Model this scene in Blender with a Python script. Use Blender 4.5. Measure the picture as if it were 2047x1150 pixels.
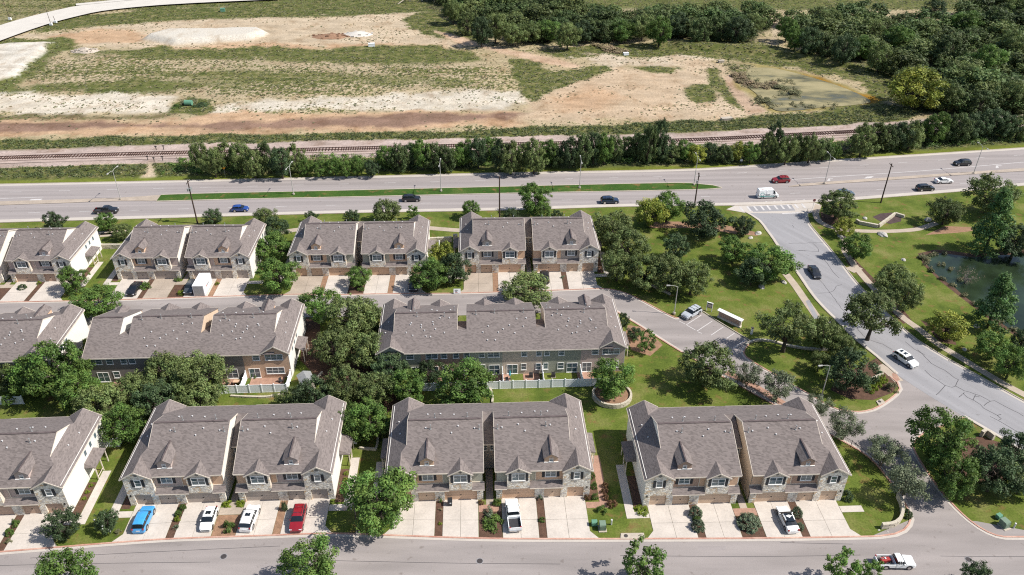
import bpy, math, random
import numpy as np
from mathutils import Vector, Matrix

# ------------------------------------------------------------------ camera, sky, sun, exposure
FPX, PITCH, ROLL, HCAM = 1582.0, 32.671, 0.399, 91.99       # focal length in photo pixels (2047 wide), degrees, metres
SUN_AZ, SUN_EL = -8.0, 48.0                                  # sun over +X, a little towards the viewer
scene = bpy.context.scene
for o in list(bpy.data.objects): bpy.data.objects.remove(o)
cam_d = bpy.data.cameras.new("camera"); cam = bpy.data.objects.new("camera", cam_d)
scene.collection.objects.link(cam); scene.camera = cam
cam_d.sensor_width = 36.0; cam_d.sensor_fit = 'HORIZONTAL'; cam_d.lens = FPX / 2047 * 36
cam_d.clip_start = 1.0; cam_d.clip_end = 3000
cam.matrix_world = Matrix.Translation((0, 0, HCAM)) @ Matrix.Rotation(math.radians(90 - PITCH), 4, 'X') @ Matrix.Rotation(math.radians(ROLL), 4, 'Z')
world = bpy.data.worlds.new("World"); scene.world = world; world.use_nodes = True
wn = world.node_tree.nodes; wl = world.node_tree.links; wn.clear()
sky = wn.new('ShaderNodeTexSky'); sky.sky_type = 'NISHITA'; sky.sun_disc = False
sky.sun_elevation = math.radians(SUN_EL); sky.sun_rotation = math.radians(90 - SUN_AZ); sky.dust_density = 1.2; sky.air_density = 1.0
bg = wn.new('ShaderNodeBackground'); bg.inputs[1].default_value = 0.105
wo = wn.new('ShaderNodeOutputWorld'); wl.new(sky.outputs[0], bg.inputs[0]); wl.new(bg.outputs[0], wo.inputs[0])
sun_d = bpy.data.lights.new("sun", 'SUN'); sun_d.energy = 4.8; sun_d.angle = math.radians(0.53); sun_d.color = (1.0, 0.965, 0.905)
sun = bpy.data.objects.new("sun", sun_d); scene.collection.objects.link(sun)
_el, _az = math.radians(SUN_EL), math.radians(SUN_AZ)
sun.rotation_euler = Vector((math.cos(_el)*math.cos(_az), math.cos(_el)*math.sin(_az), math.sin(_el))).to_track_quat('Z', 'Y').to_euler()
scene.view_settings.view_transform = 'Standard'; scene.view_settings.look = 'None'
scene.view_settings.exposure = 0.47; scene.view_settings.gamma = 1.0; scene.view_settings.use_curve_mapping = False
scene.render.engine = 'CYCLES'; scene.cycles.max_bounces = 5; scene.cycles.diffuse_bounces = 3; scene.cycles.transparent_max_bounces = 4
scene.cycles.use_denoising = False; scene.cycles.filter_width = 1.15; scene.cycles.sample_clamp_indirect = 6.0

# ------------------------------------------------------------------ helpers
rnd = random.Random(11)
C = scene.collection
_t, _r = math.radians(PITCH), math.radians(ROLL)
def G(px, py, z=0.0):
    """survey: the point of the site at height z that the photograph shows at (px, py)"""
    a, b = px - 1023.5, py - 575.0
    u, v = a*math.cos(_r) + b*math.sin(_r), -a*math.sin(_r) + b*math.cos(_r)
    dy, dz = FPX*math.cos(_t) - v*math.sin(_t), -FPX*math.sin(_t) - v*math.cos(_t)
    s = (z - HCAM) / dz
    return Vector((u*s, dy*s, z))
def scale_at(p):   # photo pixels per metre at a point
    return FPX / (p[1]*math.cos(_t) - (p[2]-HCAM)*math.sin(_t))
def lin(c): return tuple(((x/255+0.055)/1.055)**2.4 if x > 10 else x/255/12.92 for x in c)
def A(r, g, b, k=1.75): return tuple(min(0.85, x/k) for x in lin((r, g, b)))   # sunlit photo colour -> albedo
def tag(o, label=None, cat=None, group=None, kind=None):
    if label: o['label'] = label
    if cat: o['category'] = cat
    if group: o['group'] = group
    if kind: o['kind'] = kind
    return o
def link(name, mesh, mat=None, parent=None, loc=None, rz=None, kind=None):
    o = bpy.data.objects.new(name, mesh); C.objects.link(o)
    if mat is not None:
        m = MAT[mat] if isinstance(mat, str) else mat
        if not mesh.materials: mesh.materials.append(m)
        elif mesh.materials[0] is not m:
            o.material_slots[0].link = 'OBJECT'; o.material_slots[0].material = m
    if parent is not None: o.parent = parent
    if loc is not None: o.location = loc
    if rz is not None: o.rotation_euler = (0, 0, rz)
    if kind: o['kind'] = kind
    return o
def empty(name, loc=(0, 0, 0), rz=0.0, sc=1.0):
    o = bpy.data.objects.new(name, None); C.objects.link(o); o.location = loc; o.rotation_euler = (0, 0, rz)
    o.scale = (sc, sc, sc) if not isinstance(sc, tuple) else sc; o.empty_display_size = 0.3
    return o
class MB:
    """collects boxes, slabs and tubes of ONE part"""
    def __init__(s): s.v = []; s.f = []
    def add(s, vs, fs):
        n = len(s.v); s.v += [tuple(x) for x in vs]; s.f += [tuple(i+n for i in f) for f in fs]; return s
    def box(s, x0, x1, y0, y1, z0, z1):
        return s.add([(x0,y0,z0),(x1,y0,z0),(x1,y1,z0),(x0,y1,z0),(x0,y0,z1),(x1,y0,z1),(x1,y1,z1),(x0,y1,z1)],
                     [(3,2,1,0),(4,5,6,7),(0,1,5,4),(1,2,6,5),(2,3,7,6),(3,0,4,7)])
    def bar(s, a, b, w, h):      # square bar between two points
        a, b = Vector(a), Vector(b); d = (b-a).normalized(); up = Vector((0,0,1)) if abs(d.z) < .95 else Vector((1,0,0))
        sx = d.cross(up).normalized()*w/2; sy = sx.cross(d).normalized()*h/2
        vs = [p+q for p in (a, b) for q in (-sx-sy, sx-sy, sx+sy, -sx+sy)]
        return s.add(vs, [(3,2,1,0),(4,5,6,7),(0,1,5,4),(1,2,6,5),(2,3,7,6),(3,0,4,7)])
    def slab(s, poly, th, d=(0,0,-1)):   # polygon given thickness along d
        d = Vector(d)*th; n = len(poly); P = [Vector(p) for p in poly]
        return s.add(P + [p+d for p in P], [tuple(range(n)), tuple(range(2*n-1, n-1, -1))] + [(i, n+i, n+(i+1)%n, (i+1)%n) for i in range(n)])
    def tube(s, pts, rad, n=6, cap=True):
        pts = [Vector(p) for p in pts]; rings = []
        for i, p in enumerate(pts):
            d = (pts[min(i+1, len(pts)-1)] - pts[max(i-1, 0)]).normalized(); up = Vector((0,0,1)) if abs(d.z) < .9 else Vector((1,0,0))
            sx = d.cross(up).normalized(); sy = d.cross(sx); r = rad[i] if isinstance(rad, (list, tuple)) else rad
            rings.append([p + (sx*math.cos(2*math.pi*k/n) + sy*math.sin(2*math.pi*k/n))*r for k in range(n)])
        vs = [q for R in rings for q in R]
        fs = [(i*n+k, (i+1)*n+k, (i+1)*n+(k+1)%n, i*n+(k+1)%n) for i in range(len(pts)-1) for k in range(n)]
        if cap: fs += [tuple(range(n)), tuple((len(pts)-1)*n + k for k in range(n-1, -1, -1))]
        return s.add(vs, fs)
    def cyl(s, c, r, h, n=12, axis='z'):
        c = Vector(c); d = {'z': Vector((0,0,h)), 'y': Vector((0,h,0)), 'x': Vector((h,0,0))}[axis]
        return s.tube([c, c+d], r, n)
    def flip(s, off=0.0, sg=1):       # place a half-block: u -> sg*(u+off)
        s.v = [(sg*(x+off), y, z) for x, y, z in s.v]
        if sg < 0: s.f = [tuple(reversed(f)) for f in s.f]
        return s
    def mesh(s, name, smooth=False):
        m = bpy.data.meshes.new(name); m.from_pydata(s.v, [], s.f); m.update()
        if smooth:
            for p in m.polygons: p.use_smooth = True
        return m
    def build(s, name, mat, parent=None, smooth=False, **k): return link(name, s.mesh(name, smooth), mat, parent, **k)
def catmull(pts, step=1.0):
    P = [Vector(p) for p in pts]; out = []
    for i in range(len(P)-1):
        p0, p1, p2, p3 = P[max(i-1, 0)], P[i], P[i+1], P[min(i+2, len(P)-1)]
        n = max(1, int((p2-p1).length/step))
        for k in range(n):
            t = k/n
            out.append(0.5*((2*p1) + (p2-p0)*t + (2*p0-5*p1+4*p2-p3)*t*t + (3*p1-p0-3*p2+p3)*t*t*t))
    return out + [P[-1]]
def gl(pts, z=0.0, step=1.5): return catmull([G(x, y, 0) + Vector((0,0,z)) for x, y in pts], step)
def ribbon(pts, a, b, z0, z1=None):
    """strip beside a line, from offset a to b (left of travel positive); solid when z1 is given"""
    L, R = [], []
    for i, p in enumerate(pts):
        d = (pts[min(i+1, len(pts)-1)] - pts[max(i-1, 0)]); n = Vector((-d.y, d.x, 0)).normalized()
        L.append(p+n*b); R.append(p+n*a)
    m = MB(); k = len(pts)
    if z1 is None:
        m.add([(p.x,p.y,z0) for p in R+L], [(i, i+1, k+i+1, k+i) for i in range(k-1)])
    else:
        m.add([(p.x,p.y,z) for z in (z0, z1) for p in R+L],
              [(2*k+i, 2*k+i+1, 3*k+i+1, 3*k+i) for i in range(k-1)] + [(i, i+1, 2*k+i+1, 2*k+i) for i in range(k-1)] +
              [(k+i+1, k+i, 3*k+i, 3*k+i+1) for i in range(k-1)] + [(0, 2*k, 3*k, k), (k-1, 2*k-1, 4*k-1, 3*k-1)])
    return m
def sheet(name, pts, z, mat, parent=None, kind='structure', px=True):
    P = [(G(x, y) if px else Vector((x, y, 0))) for x, y in pts]
    m = MB(); m.add([(p.x, p.y, z) for p in P], [tuple(range(len(P)))])
    a = sum(P[i].x*P[(i+1) % len(P)].y - P[(i+1) % len(P)].x*P[i].y for i in range(len(P)))
    if a < 0: m.f = [tuple(reversed(f)) for f in m.f]
    return m.build(name, mat, parent, kind=kind if parent is None else None)

# ------------------------------------------------------------------ materials
MAT = {}
def node_mat(name):
    m = bpy.data.materials.new(name); m.use_nodes = True; nt = m.node_tree
    b = nt.nodes['Principled BSDF']; MAT[name] = m
    return m, nt.nodes, nt.links, b
def N(nodes, t, **k):
    n = nodes.new(t)
    for a, v in k.items(): setattr(n, a, v)
    return n
def ramp(nodes, stops):
    r = nodes.new('ShaderNodeValToRGB'); e = r.color_ramp.elements
    while len(e) < len(stops): e.new(0.5)
    for i, (p, c) in enumerate(stops): e[i].position = p; e[i].color = (*c, 1)
    return r
def mul(c, k): return tuple(min(0.9, x*k) for x in c)
def M(name, col, rough=0.85, var=0.12, sc=1.2, fine=0.1, fsc=14.0, bump=0.0, bsc=20.0, pos=False, col2=None, spec=0.3, metal=0.0, stretch=None):
    """two-scale noise colour; pos = world coordinates (ground), else object coordinates"""
    m, nd, ln, b = node_mat(name)
    src = N(nd, 'ShaderNodeNewGeometry').outputs['Position'] if pos else N(nd, 'ShaderNodeTexCoord').outputs['Object']
    if stretch:
        mp = N(nd, 'ShaderNodeMapping'); mp.inputs['Scale'].default_value = stretch; ln.new(src, mp.inputs[0]); src1 = mp.outputs[0]
    else: src1 = src
    n1 = N(nd, 'ShaderNodeTexNoise'); n1.inputs['Scale'].default_value = sc; n1.inputs['Detail'].default_value = 4; ln.new(src1, n1.inputs['Vector'])
    r = ramp(nd, [(0.3, mul(col, 1-var)), (0.7, mul(col2 or col, 1+var))]); ln.new(n1.outputs['Fac'], r.inputs[0])
    n2 = N(nd, 'ShaderNodeTexNoise'); n2.inputs['Scale'].default_value = fsc; n2.inputs['Detail'].default_value = 2; ln.new(src, n2.inputs['Vector'])
    mr = N(nd, 'ShaderNodeMapRange'); mr.inputs['From Min'].default_value = .3; mr.inputs['From Max'].default_value = .7
    mr.inputs['To Min'].default_value = 1-fine; mr.inputs['To Max'].default_value = 1+fine; ln.new(n2.outputs['Fac'], mr.inputs['Value'])
    mx = N(nd, 'ShaderNodeVectorMath', operation='SCALE'); ln.new(r.outputs[0], mx.inputs[0]); ln.new(mr.outputs[0], mx.inputs['Scale'])
    ln.new(mx.outputs[0], b.inputs['Base Color'])
    b.inputs['Roughness'].default_value = rough; b.inputs['Specular IOR Level'].default_value = spec; b.inputs['Metallic'].default_value = metal
    if bump:
        n3 = N(nd, 'ShaderNodeTexNoise'); n3.inputs['Scale'].default_value = bsc; n3.inputs['Detail'].default_value = 3; ln.new(src, n3.inputs['Vector'])
        bp = N(nd, 'ShaderNodeBump'); bp.inputs['Strength'].default_value = bump; bp.inputs['Distance'].default_value = 0.05
        ln.new(n3.outputs['Fac'], bp.inputs['Height']); ln.new(bp.outputs[0], b.inputs['Normal'])
    return m
def lawn(name, g1, g2, g3):
    m, nd, ln, b = node_mat(name)
    pos = N(nd, 'ShaderNodeNewGeometry').outputs['Position']
    n1 = N(nd, 'ShaderNodeTexNoise'); n1.inputs['Scale'].default_value = 0.16; n1.inputs['Detail'].default_value = 7; n1.inputs['Roughness'].default_value = .65; ln.new(pos, n1.inputs['Vector'])
    r = ramp(nd, [(0.33, g1), (0.5, g2), (0.66, g3)]); ln.new(n1.outputs['Fac'], r.inputs[0])
    n2 = N(nd, 'ShaderNodeTexNoise'); n2.inputs['Scale'].default_value = 3.2; n2.inputs['Detail'].default_value = 5; n2.inputs['Roughness'].default_value = .7; ln.new(pos, n2.inputs['Vector'])
    mr = N(nd, 'ShaderNodeMapRange'); mr.inputs['From Min'].default_value = .25; mr.inputs['From Max'].default_value = .75
    mr.inputs['To Min'].default_value = .62; mr.inputs['To Max'].default_value = 1.34; ln.new(n2.outputs['Fac'], mr.inputs['Value'])
    mx = N(nd, 'ShaderNodeVectorMath', operation='SCALE'); ln.new(r.outputs[0], mx.inputs[0]); ln.new(mr.outputs[0], mx.inputs['Scale'])
    n4 = N(nd, 'ShaderNodeTexNoise'); n4.inputs['Scale'].default_value = .55; n4.inputs['Detail'].default_value = 6; ln.new(pos, n4.inputs['Vector'])
    r4 = ramp(nd, [(0.575, (0, 0, 0)), (0.74, (1, 1, 1))]); ln.new(n4.outputs['Fac'], r4.inputs[0])
    mixb = N(nd, 'ShaderNodeMix', data_type='RGBA'); ln.new(r4.outputs[0], mixb.inputs['Factor']); ln.new(mx.outputs[0], mixb.inputs['A']); mixb.inputs['B'].default_value = (*A(150, 118, 78), 1)
    ln.new(mixb.outputs['Result'], b.inputs['Base Color']); b.inputs['Roughness'].default_value = .95; b.inputs['Specular IOR Level'].default_value = .1
    bp = N(nd, 'ShaderNodeBump'); bp.inputs['Strength'].default_value = .5; bp.inputs['Distance'].default_value = .12; ln.new(n2.outputs['Fac'], bp.inputs['Height']); ln.new(bp.outputs[0], b.inputs['Normal'])
lawn('lawn', A(84, 102, 42, k=1.6), A(112, 126, 54, k=1.6), A(142, 140, 82, k=1.6))
lawn('verge', A(92, 112, 42), A(112, 126, 52), A(140, 138, 80))
lawn('median_lawn', A(64, 96, 42), A(76, 108, 46), A(96, 118, 56))
def asphalt(name, col, var, streak, rot=0.0):
    m, nd, ln, b = node_mat(name)
    pos = N(nd, 'ShaderNodeNewGeometry').outputs['Position']
    mp = N(nd, 'ShaderNodeMapping'); mp.inputs['Scale'].default_value = streak; mr0 = N(nd, 'ShaderNodeMapping'); mr0.inputs['Rotation'].default_value = (0, 0, -rot); ln.new(pos, mr0.inputs[0]); ln.new(mr0.outputs[0], mp.inputs[0])
    n1 = N(nd, 'ShaderNodeTexNoise'); n1.inputs['Scale'].default_value = .5; n1.inputs['Detail'].default_value = 6; ln.new(mp.outputs[0], n1.inputs['Vector'])
    r = ramp(nd, [(0.28, mul(col, 1-var)), (0.5, col), (0.72, mul(col, 1+var))]); ln.new(n1.outputs['Fac'], r.inputs[0])
    n2 = N(nd, 'ShaderNodeTexNoise'); n2.inputs['Scale'].default_value = 7; n2.inputs['Detail'].default_value = 4; n2.inputs['Roughness'].default_value = .8; ln.new(pos, n2.inputs['Vector'])
    mr = N(nd, 'ShaderNodeMapRange'); mr.inputs['From Min'].default_value = .3; mr.inputs['From Max'].default_value = .7; mr.inputs['To Min'].default_value = .9; mr.inputs['To Max'].default_value = 1.08; ln.new(n2.outputs['Fac'], mr.inputs['Value'])
    mx = N(nd, 'ShaderNodeVectorMath', operation='SCALE'); ln.new(r.outputs[0], mx.inputs[0]); ln.new(mr.outputs[0], mx.inputs['Scale'])
    n3 = N(nd, 'ShaderNodeTexNoise'); n3.inputs['Scale'].default_value = .9; n3.inputs['Detail'].default_value = 3; ln.new(pos, n3.inputs['Vector'])
    r3 = ramp(nd, [(0.64, (1, 1, 1)), (0.76, (.74, .72, .70))]); ln.new(n3.outputs['Fac'], r3.inputs[0])
    m2 = N(nd, 'ShaderNodeVectorMath', operation='MULTIPLY'); ln.new(mx.outputs[0], m2.inputs[0]); ln.new(r3.outputs[0], m2.inputs[1])
    ln.new(m2.outputs[0], b.inputs['Base Color']); b.inputs['Roughness'].default_value = .9; b.inputs['Specular IOR Level'].default_value = .25
asphalt('asphalt_street', A(181, 171, 166), .19, (.10, .75, 1))
asphalt('asphalt_road', A(180, 177, 178), .12, (.07, 1.1, 1), math.radians(-57))
asphalt('asphalt_highway', A(184, 174, 170), .16, (.03, 1.3, 1), math.radians(2.5))
M('concrete_drive', A(236, 224, 211), .85, .09, .45, .06, 3.0, pos=True)
M('concrete_old', A(205, 188, 170), .85, .14, .3, .08, 3.0, pos=True)
M('sidewalk', A(212, 194, 174), .88, .1, .5, .06, 5, pos=True)
M('gutter', A(226, 215, 203), .88, .07, .2, .05, 4, pos=True)
M('kerb_red', A(224, 160, 138), .85, .16, .5, .12, 4, pos=True, col2=A(226, 186, 166))
M('kerb_grey', A(218, 204, 186), .88, .1, .5, .08, 4, pos=True)
M('paver_red', A(200, 158, 136), .85, .12, 1.5, .14, 7, pos=True)
M('mulch', A(112, 84, 68), .95, .25, 1.5, .3, 9, bump=.4, bsc=14, pos=True)
M('mulch_pale', A(176, 138, 110), .95, .2, 1.2, .25, 9, bump=.3, bsc=14, pos=True)
M('mulch_dark', A(96, 78, 76), .95, .2, 1.2, .25, 9, bump=.3, bsc=14, pos=True)
M('road_paint', A(236, 230, 226), .7, .08, .6, .12, 6, pos=True)
M('crack_tar', A(88, 84, 86), .8, .1, 2, .1, 9, pos=True)
M('ballast', A(206, 184, 172), .95, .12, .25, .22, 5, bump=.4, bsc=8, pos=True)
M('sleeper_wood', A(104, 76, 66), .9, .2, 3, .1, 9)
M('rail_steel', A(92, 64, 54), .6, .15, 3, .1, 9, metal=.3)
M('iron', A(84, 78, 78), .7, .15, 3, .1, 9)
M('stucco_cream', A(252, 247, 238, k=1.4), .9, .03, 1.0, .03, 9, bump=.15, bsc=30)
M('trim', A(238, 224, 206, k=1.35), .7, .04, 2, .03, 9)
M('white_trim', A(250, 247, 242, k=1.2), .6, .02, 2, .02, 9)
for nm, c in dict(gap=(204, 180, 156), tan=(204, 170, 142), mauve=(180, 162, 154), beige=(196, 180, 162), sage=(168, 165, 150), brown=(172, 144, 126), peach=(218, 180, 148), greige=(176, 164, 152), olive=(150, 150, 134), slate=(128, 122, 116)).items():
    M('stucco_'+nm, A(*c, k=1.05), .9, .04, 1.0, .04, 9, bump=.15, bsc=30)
for nm, c in dict(tan=(208, 180, 154), peach=(214, 178, 148), greige=(180, 166, 154), brown=(186, 158, 138)).items():
    M('door_'+nm, A(*c, k=1.1), .6, .03, 1.0, .02, 9)
M('shutter', A(52, 56, 62, k=1.3), .6, .05, 3, .05, 9)
M('black_metal', (.02, .02, .022), .5, .1, 3, .05, 9)
M('dark_plastic', (.035, .035, .038), .6, .1, 3, .05, 9)
M('pvc_white', A(248, 246, 244), .5, .02, 2, .02, 9)
M('vinyl_white', A(244, 246, 250, k=1.08), .45, .03, .6, .02, 9)
M('galvanised', A(200, 200, 198), .5, .06, 2, .05, 9, metal=.3)
M('lamp_grey', A(214, 210, 202), .5, .04, 2, .03, 9)
M('pole_wood', A(92, 74, 64), .9, .15, 2, .12, 9, stretch=(4, 4, .4))
M('utility_green', A(142, 164, 142), .6, .06, 2, .05, 9)
M('utility_teal', A(122, 176, 146), .6, .06, 2, .05, 9)
M('lens', A(230, 240, 250), .3, .02, 2, .02, 9)
M('limestone', A(234, 222, 200), .9, .12, 1.4, .12, 6, bump=.4, bsc=6)
M('rock', A(222, 216, 206), .9, .14, 1.2, .12, 6, bump=.5, bsc=5)
M('bark', A(104, 92, 82, k=2.0), .95, .2, 2.5, .2, 9, bump=.5, bsc=12)
M('bark_pale', A(160, 142, 122, k=2.0), .95, .2, 2.5, .2, 9, bump=.4, bsc=12)
M('bark_dry', A(170, 160, 150, k=2.0), .95, .15, 2.5, .2, 9)
M('sign_white', A(248, 248, 248, k=1.25), .5, .02, 2, .02, 9)
M('sign_yellow', A(250, 170, 30), .5, .03, 2, .02, 9)
M('sign_print', A(96, 100, 108), .6, .05, 2, .05, 9)
M('teal_print', A(110, 200, 190), .5, .05, 2, .03, 9)
M('red_print', A(196, 70, 66), .6, .05, 2, .05, 9)
M('blue_fabric', A(80, 180, 200), .8, .05, 2, .05, 9)
M('sand_white', A(240, 232, 220), .95, .05, .2, .08, 2, bump=.3, bsc=3, pos=True)
M('rubble', A(220, 205, 188), .95, .15, .6, .2, 3, bump=.5, bsc=3, pos=True)

def shingles(name, col):
    m, nd, ln, b = node_mat(name)
    co = N(nd, 'ShaderNodeTexCoord').outputs['Object']; sp = N(nd, 'ShaderNodeSeparateXYZ'); ln.new(co, sp.inputs[0])
    def m2(op, a, bb=None):
        n = N(nd, 'ShaderNodeMath', operation=op)
        for i, x in enumerate((a, bb)):
            if x is None: continue
            if isinstance(x, (int, float)): n.inputs[i].default_value = x
            else: ln.new(x, n.inputs[i])
        return n.outputs[0]
    row = m2('FLOOR', m2('DIVIDE', sp.outputs['Z'], .085))
    wrow = N(nd, 'ShaderNodeTexWhiteNoise', noise_dimensions='1D'); ln.new(row, wrow.inputs['W'])
    t = m2('ADD', m2('DIVIDE', m2('ADD', sp.outputs['X'], sp.outputs['Y']), .37), m2('MULTIPLY', wrow.outputs[0], 3.0))
    cb = N(nd, 'ShaderNodeCombineXYZ'); ln.new(m2('FLOOR', t), cb.inputs[0]); ln.new(row, cb.inputs[1])
    wt = N(nd, 'ShaderNodeTexWhiteNoise', noise_dimensions='2D'); ln.new(cb.outputs[0], wt.inputs['Vector'])
    n1 = N(nd, 'ShaderNodeTexNoise'); n1.inputs['Scale'].default_value = 2.6; n1.inputs['Detail'].default_value = 5; n1.inputs['Roughness'].default_value = .7; ln.new(co, n1.inputs['Vector'])
    n2 = N(nd, 'ShaderNodeTexNoise'); n2.inputs['Scale'].default_value = .22; n2.inputs['Detail'].default_value = 3; ln.new(co, n2.inputs['Vector'])
    s = m2('ADD', m2('ADD', m2('MULTIPLY', wt.outputs[0], .62), m2('MULTIPLY', n1.outputs['Fac'], .7)), m2('MULTIPLY', n2.outputs['Fac'], .3))
    r = ramp(nd, [(0.28, mul(col, .66)), (0.52, mul(col, .94)), (0.75, mul(col, 1.05)), (1.0, mul((col[0]*1.05, col[1], col[2]*.96), 1.36))]); ln.new(s, r.inputs[0])
    sr = N(nd, 'ShaderNodeMapRange'); sr.inputs['From Max'].default_value = 1.6; ln.new(s, sr.inputs['Value']); ln.new(sr.outputs[0], r.inputs[0])
    ln.new(r.outputs[0], b.inputs['Base Color']); b.inputs['Roughness'].default_value = .92; b.inputs['Specular IOR Level'].default_value = .2
    bp = N(nd, 'ShaderNodeBump'); bp.inputs['Strength'].default_value = .35; bp.inputs['Distance'].default_value = .04; ln.new(wt.outputs[0], bp.inputs['Height']); ln.new(bp.outputs[0], b.inputs['Normal'])
shingles('shingles', A(155, 143, 138))
shingles('shingles_ridge', A(128, 114, 112))
def stone(name):
    m, nd, ln, b = node_mat(name)
    co = N(nd, 'ShaderNodeTexCoord').outputs['Object']
    mp = N(nd, 'ShaderNodeMapping'); mp.inputs['Scale'].default_value = (2.4, 2.4, 3.6); ln.new(co, mp.inputs[0])
    v = N(nd, 'ShaderNodeTexVoronoi'); v.inputs['Scale'].default_value = 1.0; ln.new(mp.outputs[0], v.inputs['Vector'])
    v2 = N(nd, 'ShaderNodeTexVoronoi', feature='DISTANCE_TO_EDGE'); v2.inputs['Scale'].default_value = 1.0; ln.new(mp.outputs[0], v2.inputs['Vector'])
    sp = N(nd, 'ShaderNodeSeparateColor'); ln.new(v.outputs['Color'], sp.inputs[0])
    r = ramp(nd, [(0.0, A(214, 180, 140, k=1.1)), (0.12, A(230, 214, 190, k=1.1)), (0.45, A(244, 238, 226, k=1.1)), (0.75, A(236, 228, 214, k=1.1)), (0.95, A(198, 190, 182, k=1.1))]); ln.new(sp.outputs[0], r.inputs[0])
    r2 = ramp(nd, [(0.0, (.62, .58, .54)), (0.10, (1, 1, 1))]); ln.new(v2.outputs['Distance'], r2.inputs[0])
    mx = N(nd, 'ShaderNodeVectorMath', operation='MULTIPLY'); ln.new(r.outputs[0], mx.inputs[0]); ln.new(r2.outputs[0], mx.inputs[1])
    ln.new(mx.outputs[0], b.inputs['Base Color']); b.inputs['Roughness'].default_value = .9
    bp = N(nd, 'ShaderNodeBump'); bp.inputs['Strength'].default_value = .8; bp.inputs['Distance'].default_value = .06; ln.new(v2.outputs['Distance'], bp.inputs['Height']); ln.new(bp.outputs[0], b.inputs['Normal'])
stone('stone_veneer')
def gloss(name, col, rough, spec=.5, coat=0.0, metal=0.0):
    m, nd, ln, b = node_mat(name)
    n1 = N(nd, 'ShaderNodeTexNoise'); n1.inputs['Scale'].default_value = 1.3; ln.new(N(nd, 'ShaderNodeTexCoord').outputs['Object'], n1.inputs['Vector'])
    r = ramp(nd, [(.3, mul(col, .92)), (.7, mul(col, 1.06))]); ln.new(n1.outputs['Fac'], r.inputs[0]); ln.new(r.outputs[0], b.inputs['Base Color'])
    b.inputs['Roughness'].default_value = rough; b.inputs['Specular IOR Level'].default_value = spec; b.inputs['Coat Weight'].default_value = coat; b.inputs['Coat Roughness'].default_value = .05; b.inputs['Metallic'].default_value = metal
gloss('window_glass', (.07, .105, .125), .08, .9)
gloss('window_screen', (.10, .135, .15), .3, .6)
gloss('car_glass', (.012, .016, .02), .05, .8)
for nm, c in dict(white=(.80, .80, .78), red=(.24, .010, .016), blue=(.05, .30, .62), black=(.012, .012, .014), navy=(.012, .025, .06), silver=(.42, .44, .47), royal=(.015, .05, .22), graphite=(.05, .055, .06), slate=(.08, .11, .15)).items():
    gloss('paint_'+nm, c, .32, .5, .7)
gloss('headlight', (.75, .77, .8), .15, .6, .5)
gloss('taillight', (.30, .01, .012), .2, .5, .4)
gloss('chrome', (.55, .55, .56), .22, .5, 0, 1.0)
M('tyre', (.018, .018, .019), .8, .1, 3, .05, 9)

def leafmat(name, base, trans=.25, ov=.22):
    m, nd, ln, b = node_mat(name)
    at = N(nd, 'ShaderNodeAttribute', attribute_name='tint'); oi = N(nd, 'ShaderNodeObjectInfo')
    hs = N(nd, 'ShaderNodeHueSaturation'); hs.inputs['Color'].default_value = (*base, 1)
    sp = N(nd, 'ShaderNodeSeparateColor'); ln.new(at.outputs['Color'], sp.inputs[0])
    mh = N(nd, 'ShaderNodeMapRange'); mh.inputs['To Min'].default_value = .475; mh.inputs['To Max'].default_value = .525; ln.new(sp.outputs[1], mh.inputs['Value']); ln.new(mh.outputs[0], hs.inputs['Hue'])
    mo = N(nd, 'ShaderNodeMapRange'); mo.inputs['To Min'].default_value = 1-ov; mo.inputs['To Max'].default_value = 1+ov; ln.new(oi.outputs['Random'], mo.inputs['Value'])
    mt = N(nd, 'ShaderNodeMapRange'); mt.inputs['To Min'].default_value = .55; mt.inputs['To Max'].default_value = 1.5; ln.new(sp.outputs[0], mt.inputs['Value'])
    mm = N(nd, 'ShaderNodeMath', operation='MULTIPLY'); ln.new(mo.outputs[0], mm.inputs[0]); ln.new(mt.outputs[0], mm.inputs[1]); ln.new(mm.outputs[0], hs.inputs['Value'])
    ln.new(hs.outputs[0], b.inputs['Base Color']); b.inputs['Roughness'].default_value = .6; b.inputs['Specular IOR Level'].default_value = .25
    tr = N(nd, 'ShaderNodeBsdfTranslucent'); ln.new(hs.outputs[0], tr.inputs[0])
    mix = N(nd, 'ShaderNodeMixShader'); mix.inputs[0].default_value = trans
    out = nd['Material Output']; ln.new(b.outputs[0], mix.inputs[1]); ln.new(tr.outputs[0], mix.inputs[2]); ln.new(mix.outputs[0], out.inputs[0])
leafmat('leaf_oak', (.132, .168, .056), .3); leafmat('leaf_elm', (.112, .185, .040), .3); leafmat('leaf_lime', (.25, .28, .045))
leafmat('leaf_cedar', (.086, .120, .042)); leafmat('leaf_myrtle', (.14, .165, .095)); leafmat('leaf_cypress', (.085, .150, .045)); leafmat('leaf_dark', (.062, .096, .040))
leafmat('leaf_shrub', (.085, .14, .03)); leafmat('leaf_sage', (.16, .20, .12)); leafmat('leaf_red', (.16, .085, .045)); leafmat('leaf_weed', (.165, .165, .082)); leafmat('leaf_straw', (.28, .22, .13)); leafmat('leaf_brush', (.21, .16, .12), .1)
leafmat('leaf_hedge', (.15, .20, .02)); leafmat('blossom', (.75, .72, .68), .1)

# ================================================================== THE SETTING
MB().add([(-900,-200,0),(900,-200,0),(900,1300,0),(-900,1300,0)], [(0,1,2,3)]).build('ground', 'lawn', kind='structure')

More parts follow.
